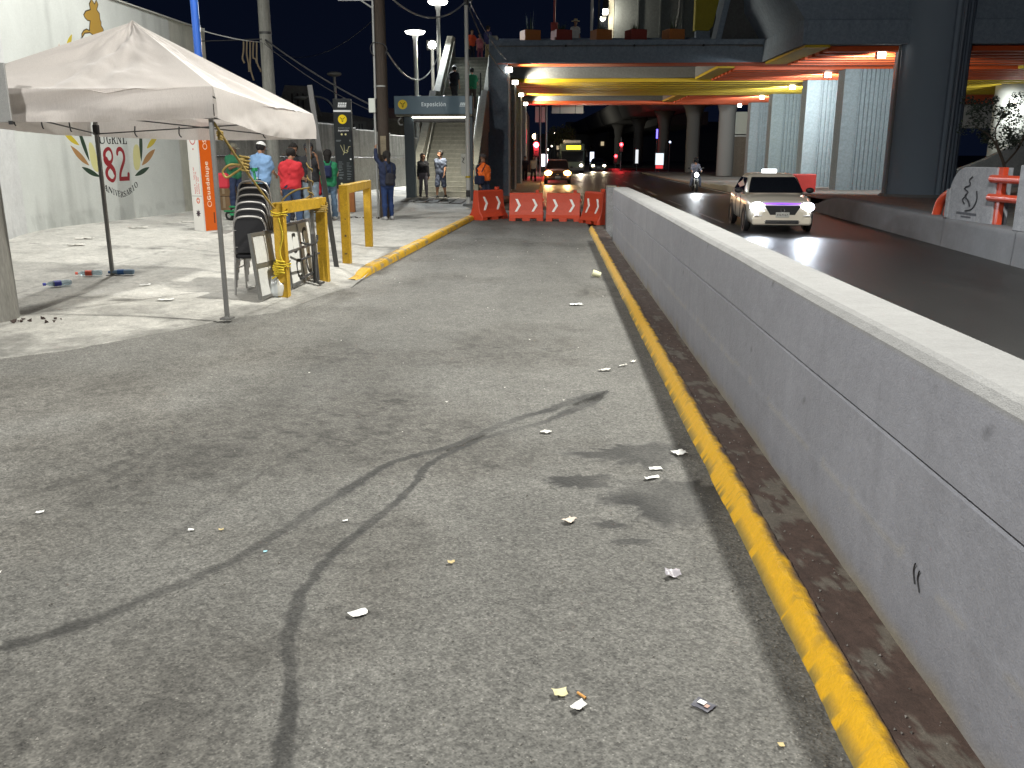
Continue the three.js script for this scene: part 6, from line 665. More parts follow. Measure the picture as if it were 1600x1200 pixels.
// ================================================================ vehicles (front looks along +z)
const wheelG = (() => { const tyre = new THREE.TorusGeometry(0.235, 0.085, 12, 28); tyre.scale(1, 1, 1.15); tyre.rotateY(Math.PI / 2); const rim = join((() => { const g = new THREE.CylinderGeometry(0.17, 0.17, 0.12, 24); g.rotateZ(Math.PI / 2); return g; })()); const sp = join([0, 1, 2, 3, 4].map((i) => { const g = new THREE.BoxGeometry(0.14, 0.3, 0.05); g.rotateX(i * Math.PI / 5 * 2); return g; })); return { tyre, rim, sp }; })();
function wheel(parent, x, y, z, k = 1) { const w = part(parent, 'wheel', wheelG.tyre, MT.rubber); w.position.set(x, y, z); w.scale.setScalar(k); part(w, 'rim', wheelG.rim, MT.darkSteel); part(w, 'spokes', wheelG.sp, MT.galv); }
function car(label, pos, turn, o) {
  const t = thing(o.name ?? 'car', label, o.cat ?? 'car', pos, turn), suv = o.suv, B = o.belt ?? 0.94, R = o.roof ?? 1.46, pm = o.paint;
  const st = suv ? [[-2.1, 0.7, 0.5, 0.9], [-2.05, 0.8, 0.34, 1.02], [-1.5, 0.86, 0.26, B + 0.06], [0.6, 0.86, 0.24, B + 0.04], [1.0, 0.86, 0.24, B + 0.02], [1.6, 0.84, 0.24, B - 0.03], [1.95, 0.79, 0.26, B - 0.12], [2.1, 0.7, 0.3, B - 0.26], [2.16, 0.6, 0.36, B - 0.34]]
    : [[-2.22, 0.66, 0.45, 0.84], [-2.16, 0.76, 0.32, 0.98], [-1.7, 0.83, 0.22, 1.02], [-0.6, 0.85, 0.19, B + 0.02], [0.7, 0.85, 0.19, B], [1.02, 0.85, 0.19, B - 0.01], [1.5, 0.835, 0.19, 0.88], [1.85, 0.8, 0.2, 0.8], [2.06, 0.72, 0.21, 0.71], [2.15, 0.6, 0.24, 0.62], [2.18, 0.5, 0.3, 0.55]];
  // densify along the length so that the panels curve
  const dens = []; for (let i = 0; i + 1 < st.length; i++) for (let q = 0; q < 4; q++) dens.push(st[i].map((v, a) => lerp(v, st[i + 1][a], a === 0 ? q / 4 : sstep(0, 1, q / 4) * 0.4 + q / 4 * 0.6))); dens.push(st[st.length - 1]);
  const hs = [[0.0, 0], [0.78, 0], [0.95, 0.12], [0.99, 0.35], [1, 0.55], [0.985, 0.72], [0.975, 0.8], [0.93, 0.93], [0.8, 0.99], [0.4, 1.02], [0, 1.03]];
  const rings = dens.map(([z, w, y0, y1]) => { const a = hs.map(([k, f]) => [w * k, lerp(y0, y1, f), z]); return [...a, ...a.slice(1, -1).reverse().map(([x, y, q]) => [-x, y, q])]; });
  part(t, 'body', loft(rings), pm);
  const G = (y) => { const q = clamp((y - B) / (R - B)); return suv ? { zr: lerp(-2.0, -1.75, q), zf: lerp(1.0, 0.2, q), w: lerp(0.79, 0.62, q * q * 0.5 + q * 0.5) } : { zr: lerp(-1.75, -0.95, q ** 1.2), zf: lerp(1.08, 0.22, q ** 1.1), w: lerp(0.785, 0.585, q * q * 0.45 + q * 0.55) }; };
  const rr = (w, zr, zf, y, n = 36) => Array.from({ length: n }, (_, i) => { const a = -i / n * Math.PI * 2, cx = Math.cos(a), sx = Math.sin(a), e = 0.32, X = Math.sign(cx) * Math.abs(cx) ** e * w, Z = Math.sign(sx) * Math.abs(sx) ** e; return [X, y, lerp(zr, zf, (Z + 1) / 2)]; });
  const ys = [B - 0.04, B + 0.06, B + 0.2, B + 0.34, R - 0.09, R - 0.04, R - 0.012, R]; part(t, 'cabin', loft(ys.map((y) => { const g = G(Math.min(y, R - 0.07)), k = y > R - 0.06 ? (R - y) / 0.06 : 1, inset = (1 - Math.sqrt(clamp(k))) * 0.2; return rr(g.w - inset, g.zr + inset * 1.5, g.zf - inset * 1.5, y); })), pm);
  const pane = (pts, name, parent = t) => { const g = new THREE.BufferGeometry(), P = []; for (let i = 1; i + 1 < pts.length; i++) P.push(...pts[0], ...pts[i], ...pts[i + 1]); g.setAttribute('position', new THREE.Float32BufferAttribute(P, 3)); g.computeVertexNormals(); return part(parent, name, g, MT.glass); };
  // windscreen: a curved strip just proud of the cabin skin
  const scr = (front) => sheet(14, 8, (u, v) => { const y = lerp(B + 0.03, R - 0.1, v), g = G(y), w = g.w - 0.07, x = lerp(-w, w, u), bow = 0.035 * (1 - (x / w) ** 2); return [front ? x : -x, y, front ? g.zf - 0.02 + bow + 0.012 : g.zr + 0.02 - bow - 0.012]; }); part(t, 'windscreen', scr(true), MT.glass); part(t, 'rear_window', scr(false), MT.glass);
  for (const sd of [-1, 1]) for (const [a0, a1, c0, c1] of suv ? [[0.08, 0.42, 0.08, 0.42], [0.45, 0.84, 0.45, 0.9]] : [[0.12, 0.46, 0.14, 0.46], [0.49, 0.84, 0.49, 0.9]]) { const lo = B + 0.05, hi = R - 0.12, p = (f, y) => { const g = G(y); return [sd * (g.w + 0.006), y, lerp(g.zr, g.zf, f)]; }; const pts = [p(a0, lo), p(a1, lo), p(c1, hi), p(c0, hi)]; const W = pane(sd > 0 ? pts.reverse() : pts, 'side_window'); part(W, 'trim', join(bar(p(a0, lo - 0.015), p(a1, lo - 0.015), 0.009, 5)), MT.darkSteel); }
  const wz = suv ? [1.32, -1.28] : [1.32, -1.28], wr = o.wheel ?? 1; for (const z of wz) for (const sd of [-1, 1]) { const a = new THREE.CylinderGeometry(0.36 * wr, 0.36 * wr, 0.12, 26); a.rotateZ(Math.PI / 2); a.translate(sd * 0.795, 0.33 * wr, z); part(t, 'wheel_arch', a, MT.black); wheel(t, sd * 0.775, 0.32 * wr, z, wr); }
  // front: grille, bumper openings, plate, lamps, mirrors, door seams
  const fz = suv ? 2.13 : 2.13; const gr = part(t, 'grille', poly([[-0.43, 0.7], [0.43, 0.7], [0.3, 0.5], [-0.3, 0.5]], 0.08, 0.015).translate(0, suv ? 0.02 : -0.02, suv ? 2.08 : 2.1), MT.black); part(gr, 'badge', at(new THREE.TorusGeometry(0.045, 0.011, 8, 20), 0, suv ? 0.62 : 0.58, suv ? 2.17 : 2.19), MT.chrome);
  part(t, 'bumper', rbx(-0.74, 0.74, suv ? 0.3 : 0.2, suv ? 0.48 : 0.42, 1.9, 2.17, 0.07, 4), pm); part(t, 'lower_intake', rbx(-0.42, 0.42, suv ? 0.34 : 0.24, suv ? 0.42 : 0.34, 2.13, 2.182, 0.015), MT.black); part(t, 'bumper_trim', rbx(-0.44, 0.44, suv ? 0.32 : 0.285, suv ? 0.335 : 0.3, 2.15, 2.19, 0.005), MT.chrome); for (const sd of [-1, 1]) part(t, 'fog_recess', rbx(sd * 0.5, sd * 0.68, 0.26, 0.36, 2.08, 2.165, 0.02), MT.black);
  const pt = canvasTex(128, 64, (c) => { c.fillStyle = '#b9b9b4'; c.fillRect(0, 0, 128, 64); c.fillStyle = '#2b2b2b'; for (let q = 0; q < 7; q++) { c.fillRect(10 + q * 16, 20, 4, 26); c.fillRect(10 + q * 16, 20 + 10 * (q % 3), 11, 5); } }); part(t, 'number_plate', rbx(-0.17, 0.17, 0.4, 0.53, 2.17, 2.2, 0.005), M(0.5, 0.5, 0.48, 0.5)); part(t, 'plate_print', face(0.32, 0.12, 0, 0.465, 2.203), print(pt));
  for (const sd of [-1, 1]) { const x = sd * 0.62, y = suv ? 0.72 : 0.655, z = suv ? 2.04 : 2.02; const hb = part(t, 'headlight', ball(0.15 * (o.ls ?? 1), x, y, z + 0.05, 16, 10, 1.2, 0.8, 0.7), o.lampM(sd)); lampLight([LAMP.headlamp[0] * (o.cd ?? 1), o.lampC ?? LAMP.headlamp[1]], ...(() => { const p = V(x, y, z + 0.2).applyAxisAngle(UPV, turn).add(V(...pos)), q = V(x, y - 0.9, z + 14).applyAxisAngle(UPV, turn).add(V(...pos)); return [p.x, p.y, p.z, [q.x, q.y, q.z]]; })(), 0.6, 4);
    part(t, 'mirror', ball(0.1, sd * 0.93, B + 0.08, 0.72, 12, 8, 1.1, 0.75, 0.6), MT.black); part(t, 'door_seam', join(bx(sd * 0.845, sd * 0.858, 0.3, B - 0.06, 0.6, 0.61), bx(sd * 0.845, sd * 0.858, 0.3, B - 0.04, -0.32, -0.31)), MT.black); for (const z2 of [-0.15, -1.05]) part(t, 'door_handle', rbx(sd * 0.84, sd * 0.878, B - 0.17, B - 0.14, z2 - 0.09, z2 + 0.09, 0.01), MT.chrome); }
  if (o.extra) o.extra(t); return t;
}
car('gold and white taxi with bright blue-white headlights', [6.05, RD, -25.2], -0.07, { name: 'taxi', cat: 'taxi', paint: new THREE.MeshPhysicalMaterial({ color: lin(0.82, 0.75, 0.63), roughness: 0.35, clearcoat: 0.8, clearcoatRoughness: 0.1 }), lampM: (sd) => (sd < 0 ? glow(0.8, 0.88, 1, 30) : glow(0.85, 0.9, 1, 14)), cd: 1.0,
  extra: (t) => { const wm = new THREE.MeshPhysicalMaterial({ color: lin(0.72, 0.7, 0.68), roughness: 0.35, clearcoat: 0.8 }); part(t, 'taxi_lamp', rbx(-0.2, 0.2, 1.455, 1.56, -0.35, -0.2, 0.03), glow(0.95, 0.98, 1, 3.2)); part(t, 'bonnet_strip', tube([[-0.5, 0.735, 2.03], [0, 0.745, 2.1], [0.5, 0.735, 2.03], [0.66, 0.75, 1.95]], 0.014, 24, 6), glow(0.25, 0.05, 1, 2.2)); part(t, 'front_skirt', rbx(-0.7, 0.7, 0.425, 0.46, 2.0, 2.18, 0.015), wm); part(t, 'aerial', bar([0, 1.46, -0.9], [0.02, 1.62, -1.0], 0.006), MT.black); } });
car('dark brown car with amber headlights coming under the bridge', [0.5, RD, -62], 0, { suv: 1, paint: new THREE.MeshPhysicalMaterial({ color: lin(0.12, 0.06, 0.03), roughness: 0.3, clearcoat: 0.7 }), roof: 1.6, belt: 1.0, lampM: () => glow(1, 0.5, 0.12, 24), lampC: [1, 0.6, 0.25], cd: 1.6, ls: 1.4 });
car('distant car with warm headlights in the middle lane', [5.4, RD, -104], 0, { paint: M(0.03, 0.03, 0.03, 0.4), lampM: () => glow(1, 0.85, 0.6, 16), lampC: [1, 0.82, 0.55], cd: 1.6 });
{ // bus
  const t = thing('bus', 'city bus with a glowing yellow destination sign behind the dark car', 'bus', [2.2, RD, -92]); const pm = painted(0.1, 0.14, 0.11, 0.5);
  part(t, 'body', rbx(-1.25, 1.25, 0.35, 2.95, -9, 0, 0.16, 4), pm); part(t, 'windscreen', rbx(-1.12, 1.12, 1.15, 2.25, -0.12, 0.02, 0.06), MT.glass); part(t, 'destination_sign', rbx(-0.6, 0.85, 2.38, 2.75, -0.05, 0.04, 0.02), glow(1, 0.66, 0.02, 3.2)); part(t, 'roof_unit', rbx(-0.9, 0.9, 2.96, 3.3, -5, -0.7, 0.12, 3), MT.white); part(t, 'bumper', rbx(-1.22, 1.22, 0.3, 0.62, -0.1, 0.08, 0.05), MT.darkSteel);
  for (const sd of [-1, 1]) { part(t, 'headlight', ball(0.13, sd * 0.92, 0.82, 0.02, 14, 10, 1.2, 1, 0.6), glow(1, 0.84, 0.66, sd > 0 ? 18 : 5)); part(t, 'mirror', join(tube([[sd * 1.2, 2.4, 0], [sd * 1.45, 2.3, 0.15], [sd * 1.45, 2.0, 0.15]], 0.03), rbx(sd * 1.37, sd * 1.53, 1.65, 2.05, 0.1, 0.2, 0.03)), MT.black); for (const z of [-1.6, -6.6]) { const w = part(t, 'wheel', wheelG.tyre, MT.rubber); w.position.set(sd * 1.1, 0.48, z); w.scale.setScalar(1.5); } for (let i = 0; i < 5; i++) part(t, 'side_window', bx(sd * 1.252, sd * 1.262, 1.25, 2.2, -1.9 - i * 1.4, -0.7 - i * 1.4), MT.glass); }
  lampLight([90, [1, 0.84, 0.64]], 3.1, 0.55, -91.75, [3, -0.3, -80], 0.6, 4);
}
{ // motorcycle and rider
  const p = [7.75, RD, -49], t = thing('motorcycle', 'motorcycle with a bright white headlight on the main road', 'motorcycle', p); const wg = (z) => { const g = new THREE.TorusGeometry(0.25, 0.055, 10, 26); g.rotateY(Math.PI / 2); g.translate(0, 0.3, z); return g; };
  for (const z of [0.62, -0.62]) { const w = part(t, 'wheel', wg(z), MT.rubber); part(w, 'hub', bar([-0.07, 0.3, z], [0.07, 0.3, z], 0.09, 14), MT.galv); }
  part(t, 'fork', join(bar([0.09, 0.3, 0.62], [0.09, 0.92, 0.4], 0.022), bar([-0.09, 0.3, 0.62], [-0.09, 0.92, 0.4], 0.022)), MT.galv); part(t, 'handlebar', tube([[-0.36, 1.04, 0.24], [-0.15, 1.0, 0.34], [0.15, 1.0, 0.34], [0.36, 1.04, 0.24]], 0.016), MT.darkSteel); part(t, 'fairing', ball(0.17, 0, 0.86, 0.46, 14, 10, 0.9, 1.1, 0.7), M(0.1, 0.12, 0.16, 0.3)); part(t, 'tank', ball(0.2, 0, 0.8, 0.1, 14, 10, 0.75, 0.7, 1.4), M(0.1, 0.12, 0.16, 0.3)); part(t, 'seat', rbx(-0.13, 0.13, 0.72, 0.82, -0.62, -0.08, 0.05, 3), MT.black); part(t, 'engine', rbx(-0.15, 0.15, 0.3, 0.62, -0.22, 0.26, 0.06, 3), MT.darkSteel); part(t, 'mudguard', at(new THREE.TorusGeometry(0.31, 0.045, 6, 14, 1.8), 0, 0.3, 0.62, Math.PI / 2, 0, 0), M(0.1, 0.12, 0.16, 0.3)); part(t, 'exhaust', bar([0.17, 0.32, 0.1], [0.19, 0.42, -0.8], 0.045), MT.chrome); for (const sd of [-1, 1]) part(t, 'mirror', join(bar([sd * 0.25, 1.03, 0.3], [sd * 0.34, 1.2, 0.28], 0.008), ball(0.055, sd * 0.36, 1.22, 0.28, 8, 6, 1.2, 0.8, 0.4)), MT.black);
  part(t, 'headlight', ball(0.11, 0, 0.88, 0.56, 14, 10, 1, 1, 0.7), glow(0.92, 0.97, 1, 40)); lampLight([LAMP.headlamp[0] * 1.2, [0.9, 0.95, 1]], p[0], p[1] + 0.86, p[2] + 0.7, [7.6, -0.4, -36], 0.5, 4);
  who('rider in dark jacket and black helmet on the motorcycle', p, 0, { h: 1.74, seat: 0.9, lean: 0.15, hair: 'helmet', sleeve: 'long', shirt: cloth(0.16, 0.17, 0.22), pants: cloth(0.1, 0.11, 0.15), legL: [1.1, 0.28, 1.35], legR: [1.1, 0.28, 1.35], armL: [0.75, 0.25, 0.5, 0.05], armR: [0.75, 0.25, 0.5, 0.05], gripL: 1.0, gripR: 1.0, cell: 0.026 });
}
// ================================================================ scooters, boxes, small things by the totem
{
  const green = painted(0.03, 0.36, 0.14, 0.4), scoot = (label, x, z, turn, wh) => { const t = thing('kick_scooter', label, 'scooter', [x, footway(x, z), z], turn, 'parked kick scooters'); for (const q of [0.52, -0.45]) { const g = new THREE.TorusGeometry(0.085, 0.035, 8, 20); g.rotateY(Math.PI / 2); g.translate(0, 0.12, q); const w = part(t, 'wheel', g, MT.rubber); part(w, 'hub', bar([-0.03, 0.12, q], [0.03, 0.12, q], 0.05, 12), MT.galv); }
    part(t, 'deck', rbx(-0.09, 0.09, 0.13, 0.19, -0.4, 0.34, 0.02), MT.darkSteel); part(t, 'deck_side', join(bx(-0.094, -0.09, 0.13, 0.18, -0.38, 0.32), bx(0.09, 0.094, 0.13, 0.18, -0.38, 0.32)), green); part(t, 'stem_lower', tube([[0, 0.16, 0.36], [0, 0.3, 0.42], [0, 0.6, 0.38]], 0.045, 12, 10), wh); part(t, 'stem_upper', bar([0, 0.6, 0.38], [0, 1.14, 0.28], 0.028, 10), green); part(t, 'handlebar', tube([[-0.26, 1.17, 0.22], [-0.1, 1.16, 0.28], [0.1, 1.16, 0.28], [0.26, 1.17, 0.22]], 0.018), MT.black); part(t, 'head_unit', rbx(-0.06, 0.06, 1.1, 1.18, 0.25, 0.36, 0.02), green); part(t, 'fender', rbx(-0.05, 0.05, 0.2, 0.26, 0.42, 0.66, 0.02), wh); part(t, 'rear_fender', rbx(-0.05, 0.05, 0.2, 0.24, -0.58, -0.34, 0.02), green); part(t, 'reflector', ball(0.025, 0.03, 0.95, 0.34, 8, 6), MT.white); };
  scoot('white and green kick scooter in front of the cardboard boxes', -6.85, -20.0, 1.25, painted(0.7, 0.72, 0.68, 0.4)); scoot('darker green kick scooter standing behind the white one', -7.25, -21.4, 1.2, painted(0.05, 0.2, 0.1, 0.4));
  const cb = M(0.3, 0.19, 0.1, 0.9, { map: softMap }), cm = M(0.36, 0.27, 0.17, 0.6), bw = ['lower left', 'lower right', 'upper left', 'upper right']; let i = 0; for (const yy of [0, 0.36]) for (const x of [-8.5, -8.0]) { const o = (i % 2) * 0.03, c = thing('cardboard_box', `${bw[i]} brown cardboard box of the stack by the wall`, 'box', [x + o, footway(-8.3, -23.4) + yy, -23.3 - o], 0.15, 'cardboard boxes'); part(c, 'carton', rbx(-0.235, 0.235, 0, 0.352, -0.2, 0.2, 0.01, 1), cb); part(c, 'tape', bx(-0.03, 0.03, 0.06, 0.356, 0.2, 0.203), cm); i++; }
  const rb = thing('red_sack', 'red cloth sack hanging by the scooter handlebar', 'sack', [-7.25, footway(-7.2, -19.9) + 0.72, -19.85]); part(rb, 'sack', rbx(-0.14, 0.12, 0, 0.34, -0.07, 0.07, 0.06, 3), cloth(0.5, 0.03, 0.05));
}
// ================================================================ small tree at right
{
  const t = thing('street_tree', 'small dark leafy tree behind the orange railing', 'tree', [11.85, 0.1, -24.3]); const bark = M(0.06, 0.045, 0.035, 0.95);
  part(t, 'trunk', join(tube([[0.15, 0, 0], [0.12, 0.8, 0], [-0.02, 1.35, 0.02], [-0.3, 1.9, 0]], 0.04, 16, 8), tube([[0.0, 1.35, 0.02], [0.25, 1.75, 0.1], [0.4, 2.2, 0.1]], 0.026, 10, 6), tube([[-0.2, 1.75, 0], [-0.5, 2.05, 0.1], [-0.9, 2.3, 0.1]], 0.02, 10, 6), tube([[-0.2, 1.75, 0], [-0.25, 2.2, -0.2], [-0.1, 2.6, -0.2]], 0.02, 10, 6)), bark);
  const lm = new THREE.MeshPhysicalMaterial({ color: lin(0.02, 0.036, 0.02), roughness: 1, transmission: 0.25, thickness: 0, side: THREE.DoubleSide }), P = [], blobs = []; for (let i = 0; i < 34; i++) blobs.push([rnd(-1.05, 0.62), rnd(1.85, 3.0), rnd(-0.6, 0.6), rnd(0.13, 0.3)]);
  for (let k = 0; k < 3600; k++) { const b = blobs[Math.floor(rnd(0, blobs.length))], a = rnd(0, 6.28), e = Math.acos(rnd(-1, 1)), r = b[3] * Math.cbrt(rnd()), c = V(b[0] + r * Math.sin(e) * Math.cos(a), b[1] + r * Math.cos(e) * 0.75, b[2] + r * Math.sin(e) * Math.sin(a)), d = V(rnd(-1, 1), rnd(-0.7, 0.5), rnd(-1, 1)).normalize(), s = d.clone().cross(V(rnd(-1, 1), 1, rnd(-1, 1))).normalize(), L = rnd(0.05, 0.095), w = L * 0.3, q = (t2, g) => c.clone().addScaledVector(d, t2 * L).addScaledVector(s, g * w).toArray(); P.push(...q(0, 0), ...q(0.45, 1), ...q(1, 0), ...q(0, 0), ...q(1, 0), ...q(0.45, -1)); }
  const g = new THREE.BufferGeometry(); g.setAttribute('position', new THREE.Float32BufferAttribute(P, 3)); g.computeVertexNormals(); part(t, 'crown', g, lm);
  const far = thing('street_tree', 'distant lamp-lit tree above the bus', 'tree', [1.4, RD, -118]); part(far, 'trunk', bar([0, 0, 0], [0, 3.5, 0], 0.15), bark); const P2 = []; for (let k = 0; k < 1500; k++) { const a = rnd(0, 6.28), r = Math.sqrt(rnd()) * 1.7, c = V(Math.cos(a) * r, 4.1 + rnd(-1, 1.1) * (1.2 - r * 0.4) + 0.4 * Math.sin(a * 3), Math.sin(a) * r), d = V(rnd(-1, 1), rnd(-1, 1), rnd(-1, 1)).normalize().multiplyScalar(0.24), s = V(rnd(-1, 1), rnd(-1, 1), rnd(-1, 1)).normalize().multiplyScalar(0.12); P2.push(...c.toArray(), ...c.clone().add(d).add(s).toArray(), ...c.clone().add(d).sub(s).toArray()); } const g2 = new THREE.BufferGeometry(); g2.setAttribute('position', new THREE.Float32BufferAttribute(P2, 3)); g2.computeVertexNormals(); part(far, 'crown', g2, new THREE.MeshPhysicalMaterial({ color: lin(0.12, 0.13, 0.04), roughness: 0.9, transmission: 0.3, thickness: 0, side: THREE.DoubleSide }));
}
// ================================================================ traffic lights, signs and lamps in the distance
{
  const tl = (label, x, z, h, aim, k = 1) => { const t = thing('traffic_light', label, 'traffic light', [x, RD, z]); part(t, 'pole', bar([0, 0, 0], [0, h + 0.9, 0], 0.08), MT.galv); part(t, 'housing', rbx(-0.22, 0.22, h - 0.9, h + 0.3, 0.1, 0.4, 0.04), MT.black); part(t, 'red_light', at(disc(0.22, 0, 0, 0), 0, h + 0.05, 0.43), glow(1, 0.03, 0.04, 16 * k)); part(t, 'lens', at(disc(0.13, 0, 0, 0), 0, h - 0.3, 0.42), MT.black); part(t, 'lens', at(disc(0.13, 0, 0, 0), 0, h - 0.65, 0.42), MT.black); part(t, 'visor', at(new THREE.CylinderGeometry(0.19, 0.19, 0.25, 16, 1, true, Math.PI / 2, Math.PI), 0, h + 0.05, 0.5, 0, Math.PI / 2, 0), MT.black); lampLight([36 * k, [1, 0.04, 0.05]], x, RD + h + 0.05, z + 0.6, null, 1, 6); };
  tl('big red traffic light beside the left columns', -1.15, -74, 2.6, 0, 1.6); tl('small red traffic light far off under the guideway', 8.6, -112, 3.0, 0, 0.4); tl('second faint red light below the guideway', 8.9, -125, 1.6, 0, 0.3);
  const wl = (label, x, y, z, r, c, k, cd) => { const t = thing('distant_lamp', label, 'lamp', [x, RD, z]); part(t, 'pole', bar([0, 0, 0], [0, y - RD - r, 0], 0.06, 8), MT.darkSteel); part(t, 'lamp_globe', ball(r, 0, y - RD, 0, 14, 10), glow(...c, k)); if (cd) lampLight([cd, c], x, y, z, null, 1, 8); };
  wl('warm globe lamp above the red traffic light', -1.55, 3.35, -90, 0.24, [1, 0.72, 0.4], 22, 30); wl('left of two small lamps above the bus', 0.6, 5.0, -150, 0.14, [1, 0.95, 0.8], 14, 0); wl('right of two small lamps above the bus', 1.95, 4.25, -150, 0.15, [1, 0.95, 0.8], 16, 40); wl('tiny lamp in the leaves over the bus', -0.4, 2.35, -150, 0.12, [1, 0.9, 0.7], 12, 0); wl('small lamp on the left behind the tree', 0.2, 2.9, -150, 0.1, [1, 0.9, 0.7], 12, 0); wl('lilac lamp far right under the guideway', 13.6, 3.0, -105, 0.1, [0.6, 0.7, 1], 6, 0);
  const sb = (label, x, y, z, w, h, c, k) => { const t = thing('lit_sign', label, 'sign', [x, RD, z]); part(t, 'pole', bar([0, 0, -0.05], [0, y - RD - h / 2, -0.05], 0.06, 8), MT.darkSteel); part(t, 'sign_box', rbx(-w / 2, w / 2, y - RD - h / 2, y - RD + h / 2, -0.2, -0.02, 0.03), MT.darkSteel); part(t, 'sign_panel', rbx(-w / 2 + 0.04, w / 2 - 0.04, y - RD - h / 2 + 0.04, y - RD + h / 2 - 0.04, -0.02, 0.02, 0.01), glow(...c, k)); };
  sb('tall oval white sign left of the bus', -0.6, 1.05, -95, 0.7, 1.3, [0.85, 0.9, 1], 4); sb('pale lit sign right of the bus', 5.0, 1.2, -110, 0.55, 1.5, [0.7, 0.78, 0.95], 2); sb('blue vertical neon sign in the dark at right', 12.1, 3.9, -105, 0.25, 1.1, [0.12, 0.1, 1], 4); sb('white shop window with red lower part at far right', 12.5, 1.1, -105, 1.0, 1.4, [0.7, 0.8, 0.85], 1.3); sb('small white shop panel under the guideway', 9.9, 1.4, -105, 0.4, 1.6, [0.8, 0.82, 0.85], 1.0); sb('red shop panel under the white window', 12.45, 0.25, -104.6, 0.9, 0.45, [0.9, 0.05, 0.06], 0.9); sb('small red sign on the left behind columns', -2.4, 3.3, -88, 0.3, 1.4, [1, 0.06, 0.08], 1.2);
  const o = thing('road_sign', 'blank pale back of an overhead road sign in three panels', 'road sign', [0, RD, -75]); for (const [a, b] of [[0.08, 0.72], [0.76, 1.96], [2.0, 2.62]]) part(o, 'sign_panel', rbx(a, b, 5.12, 6.0, 0, 0.05, 0.01), M(0.6, 0.62, 0.55, 0.5)); part(o, 'frame', join(bx(0.0, 2.7, 5.2, 5.28, -0.1, -0.01), bx(0.0, 2.7, 5.8, 5.88, -0.1, -0.01)), MT.darkSteel); part(o, 'pole', bar([-0.35, 0, -0.1], [-0.35, 6.4, -0.1], 0.09), MT.galv); part(o, 'arm', bar([-0.35, 5.84, -0.1], [2.7, 5.84, -0.1], 0.06), MT.galv);
  const o2 = thing('road_sign', 'pair of narrow pale sign backs beside the overhead sign', 'road sign', [-0.85, RD, -74]); for (const x of [-0.4, 0.1]) part(o2, 'sign_panel', rbx(x, x + 0.3, 4.4, 5.6, 0, 0.05, 0.01), M(0.42, 0.44, 0.42, 0.5)); part(o2, 'pole', bar([0.02, 0, -0.08], [0.02, 6, -0.08], 0.06), MT.galv);
  const fb = thing('far_building', 'dark row of buildings closing the end of the street', 'building', [0, RD, -240]); part(fb, 'wall', bx(-60, 4, 0, 7, -10, 0), MT.plain); part(fb, 'wall', bx(4.02, 60, 0, 10, -12, -1), MT.plain); for (let i = 0; i < 9; i++) part(fb, 'window', bx(-10 + i * 2.9, -9.2 + i * 2.9, 2 + (i % 3), 3 + (i % 3), i > 4 ? -0.98 : 0.01, i > 4 ? -0.9 : 0.06), i % 4 ? MT.glass : glow(1, 0.8, 0.5, 0.5));
  const sh = thing('far_building', 'dark low shops behind the left columns', 'building', [-8, RD, -84]); part(sh, 'wall', bx(-8, 5.6, 0, 6, -20, 0), concrete(0.3, 0.24, 0.22)); part(sh, 'door', bx(4.2, 5.2, 0, 2.2, 0.0, 0.05), MT.black);
}
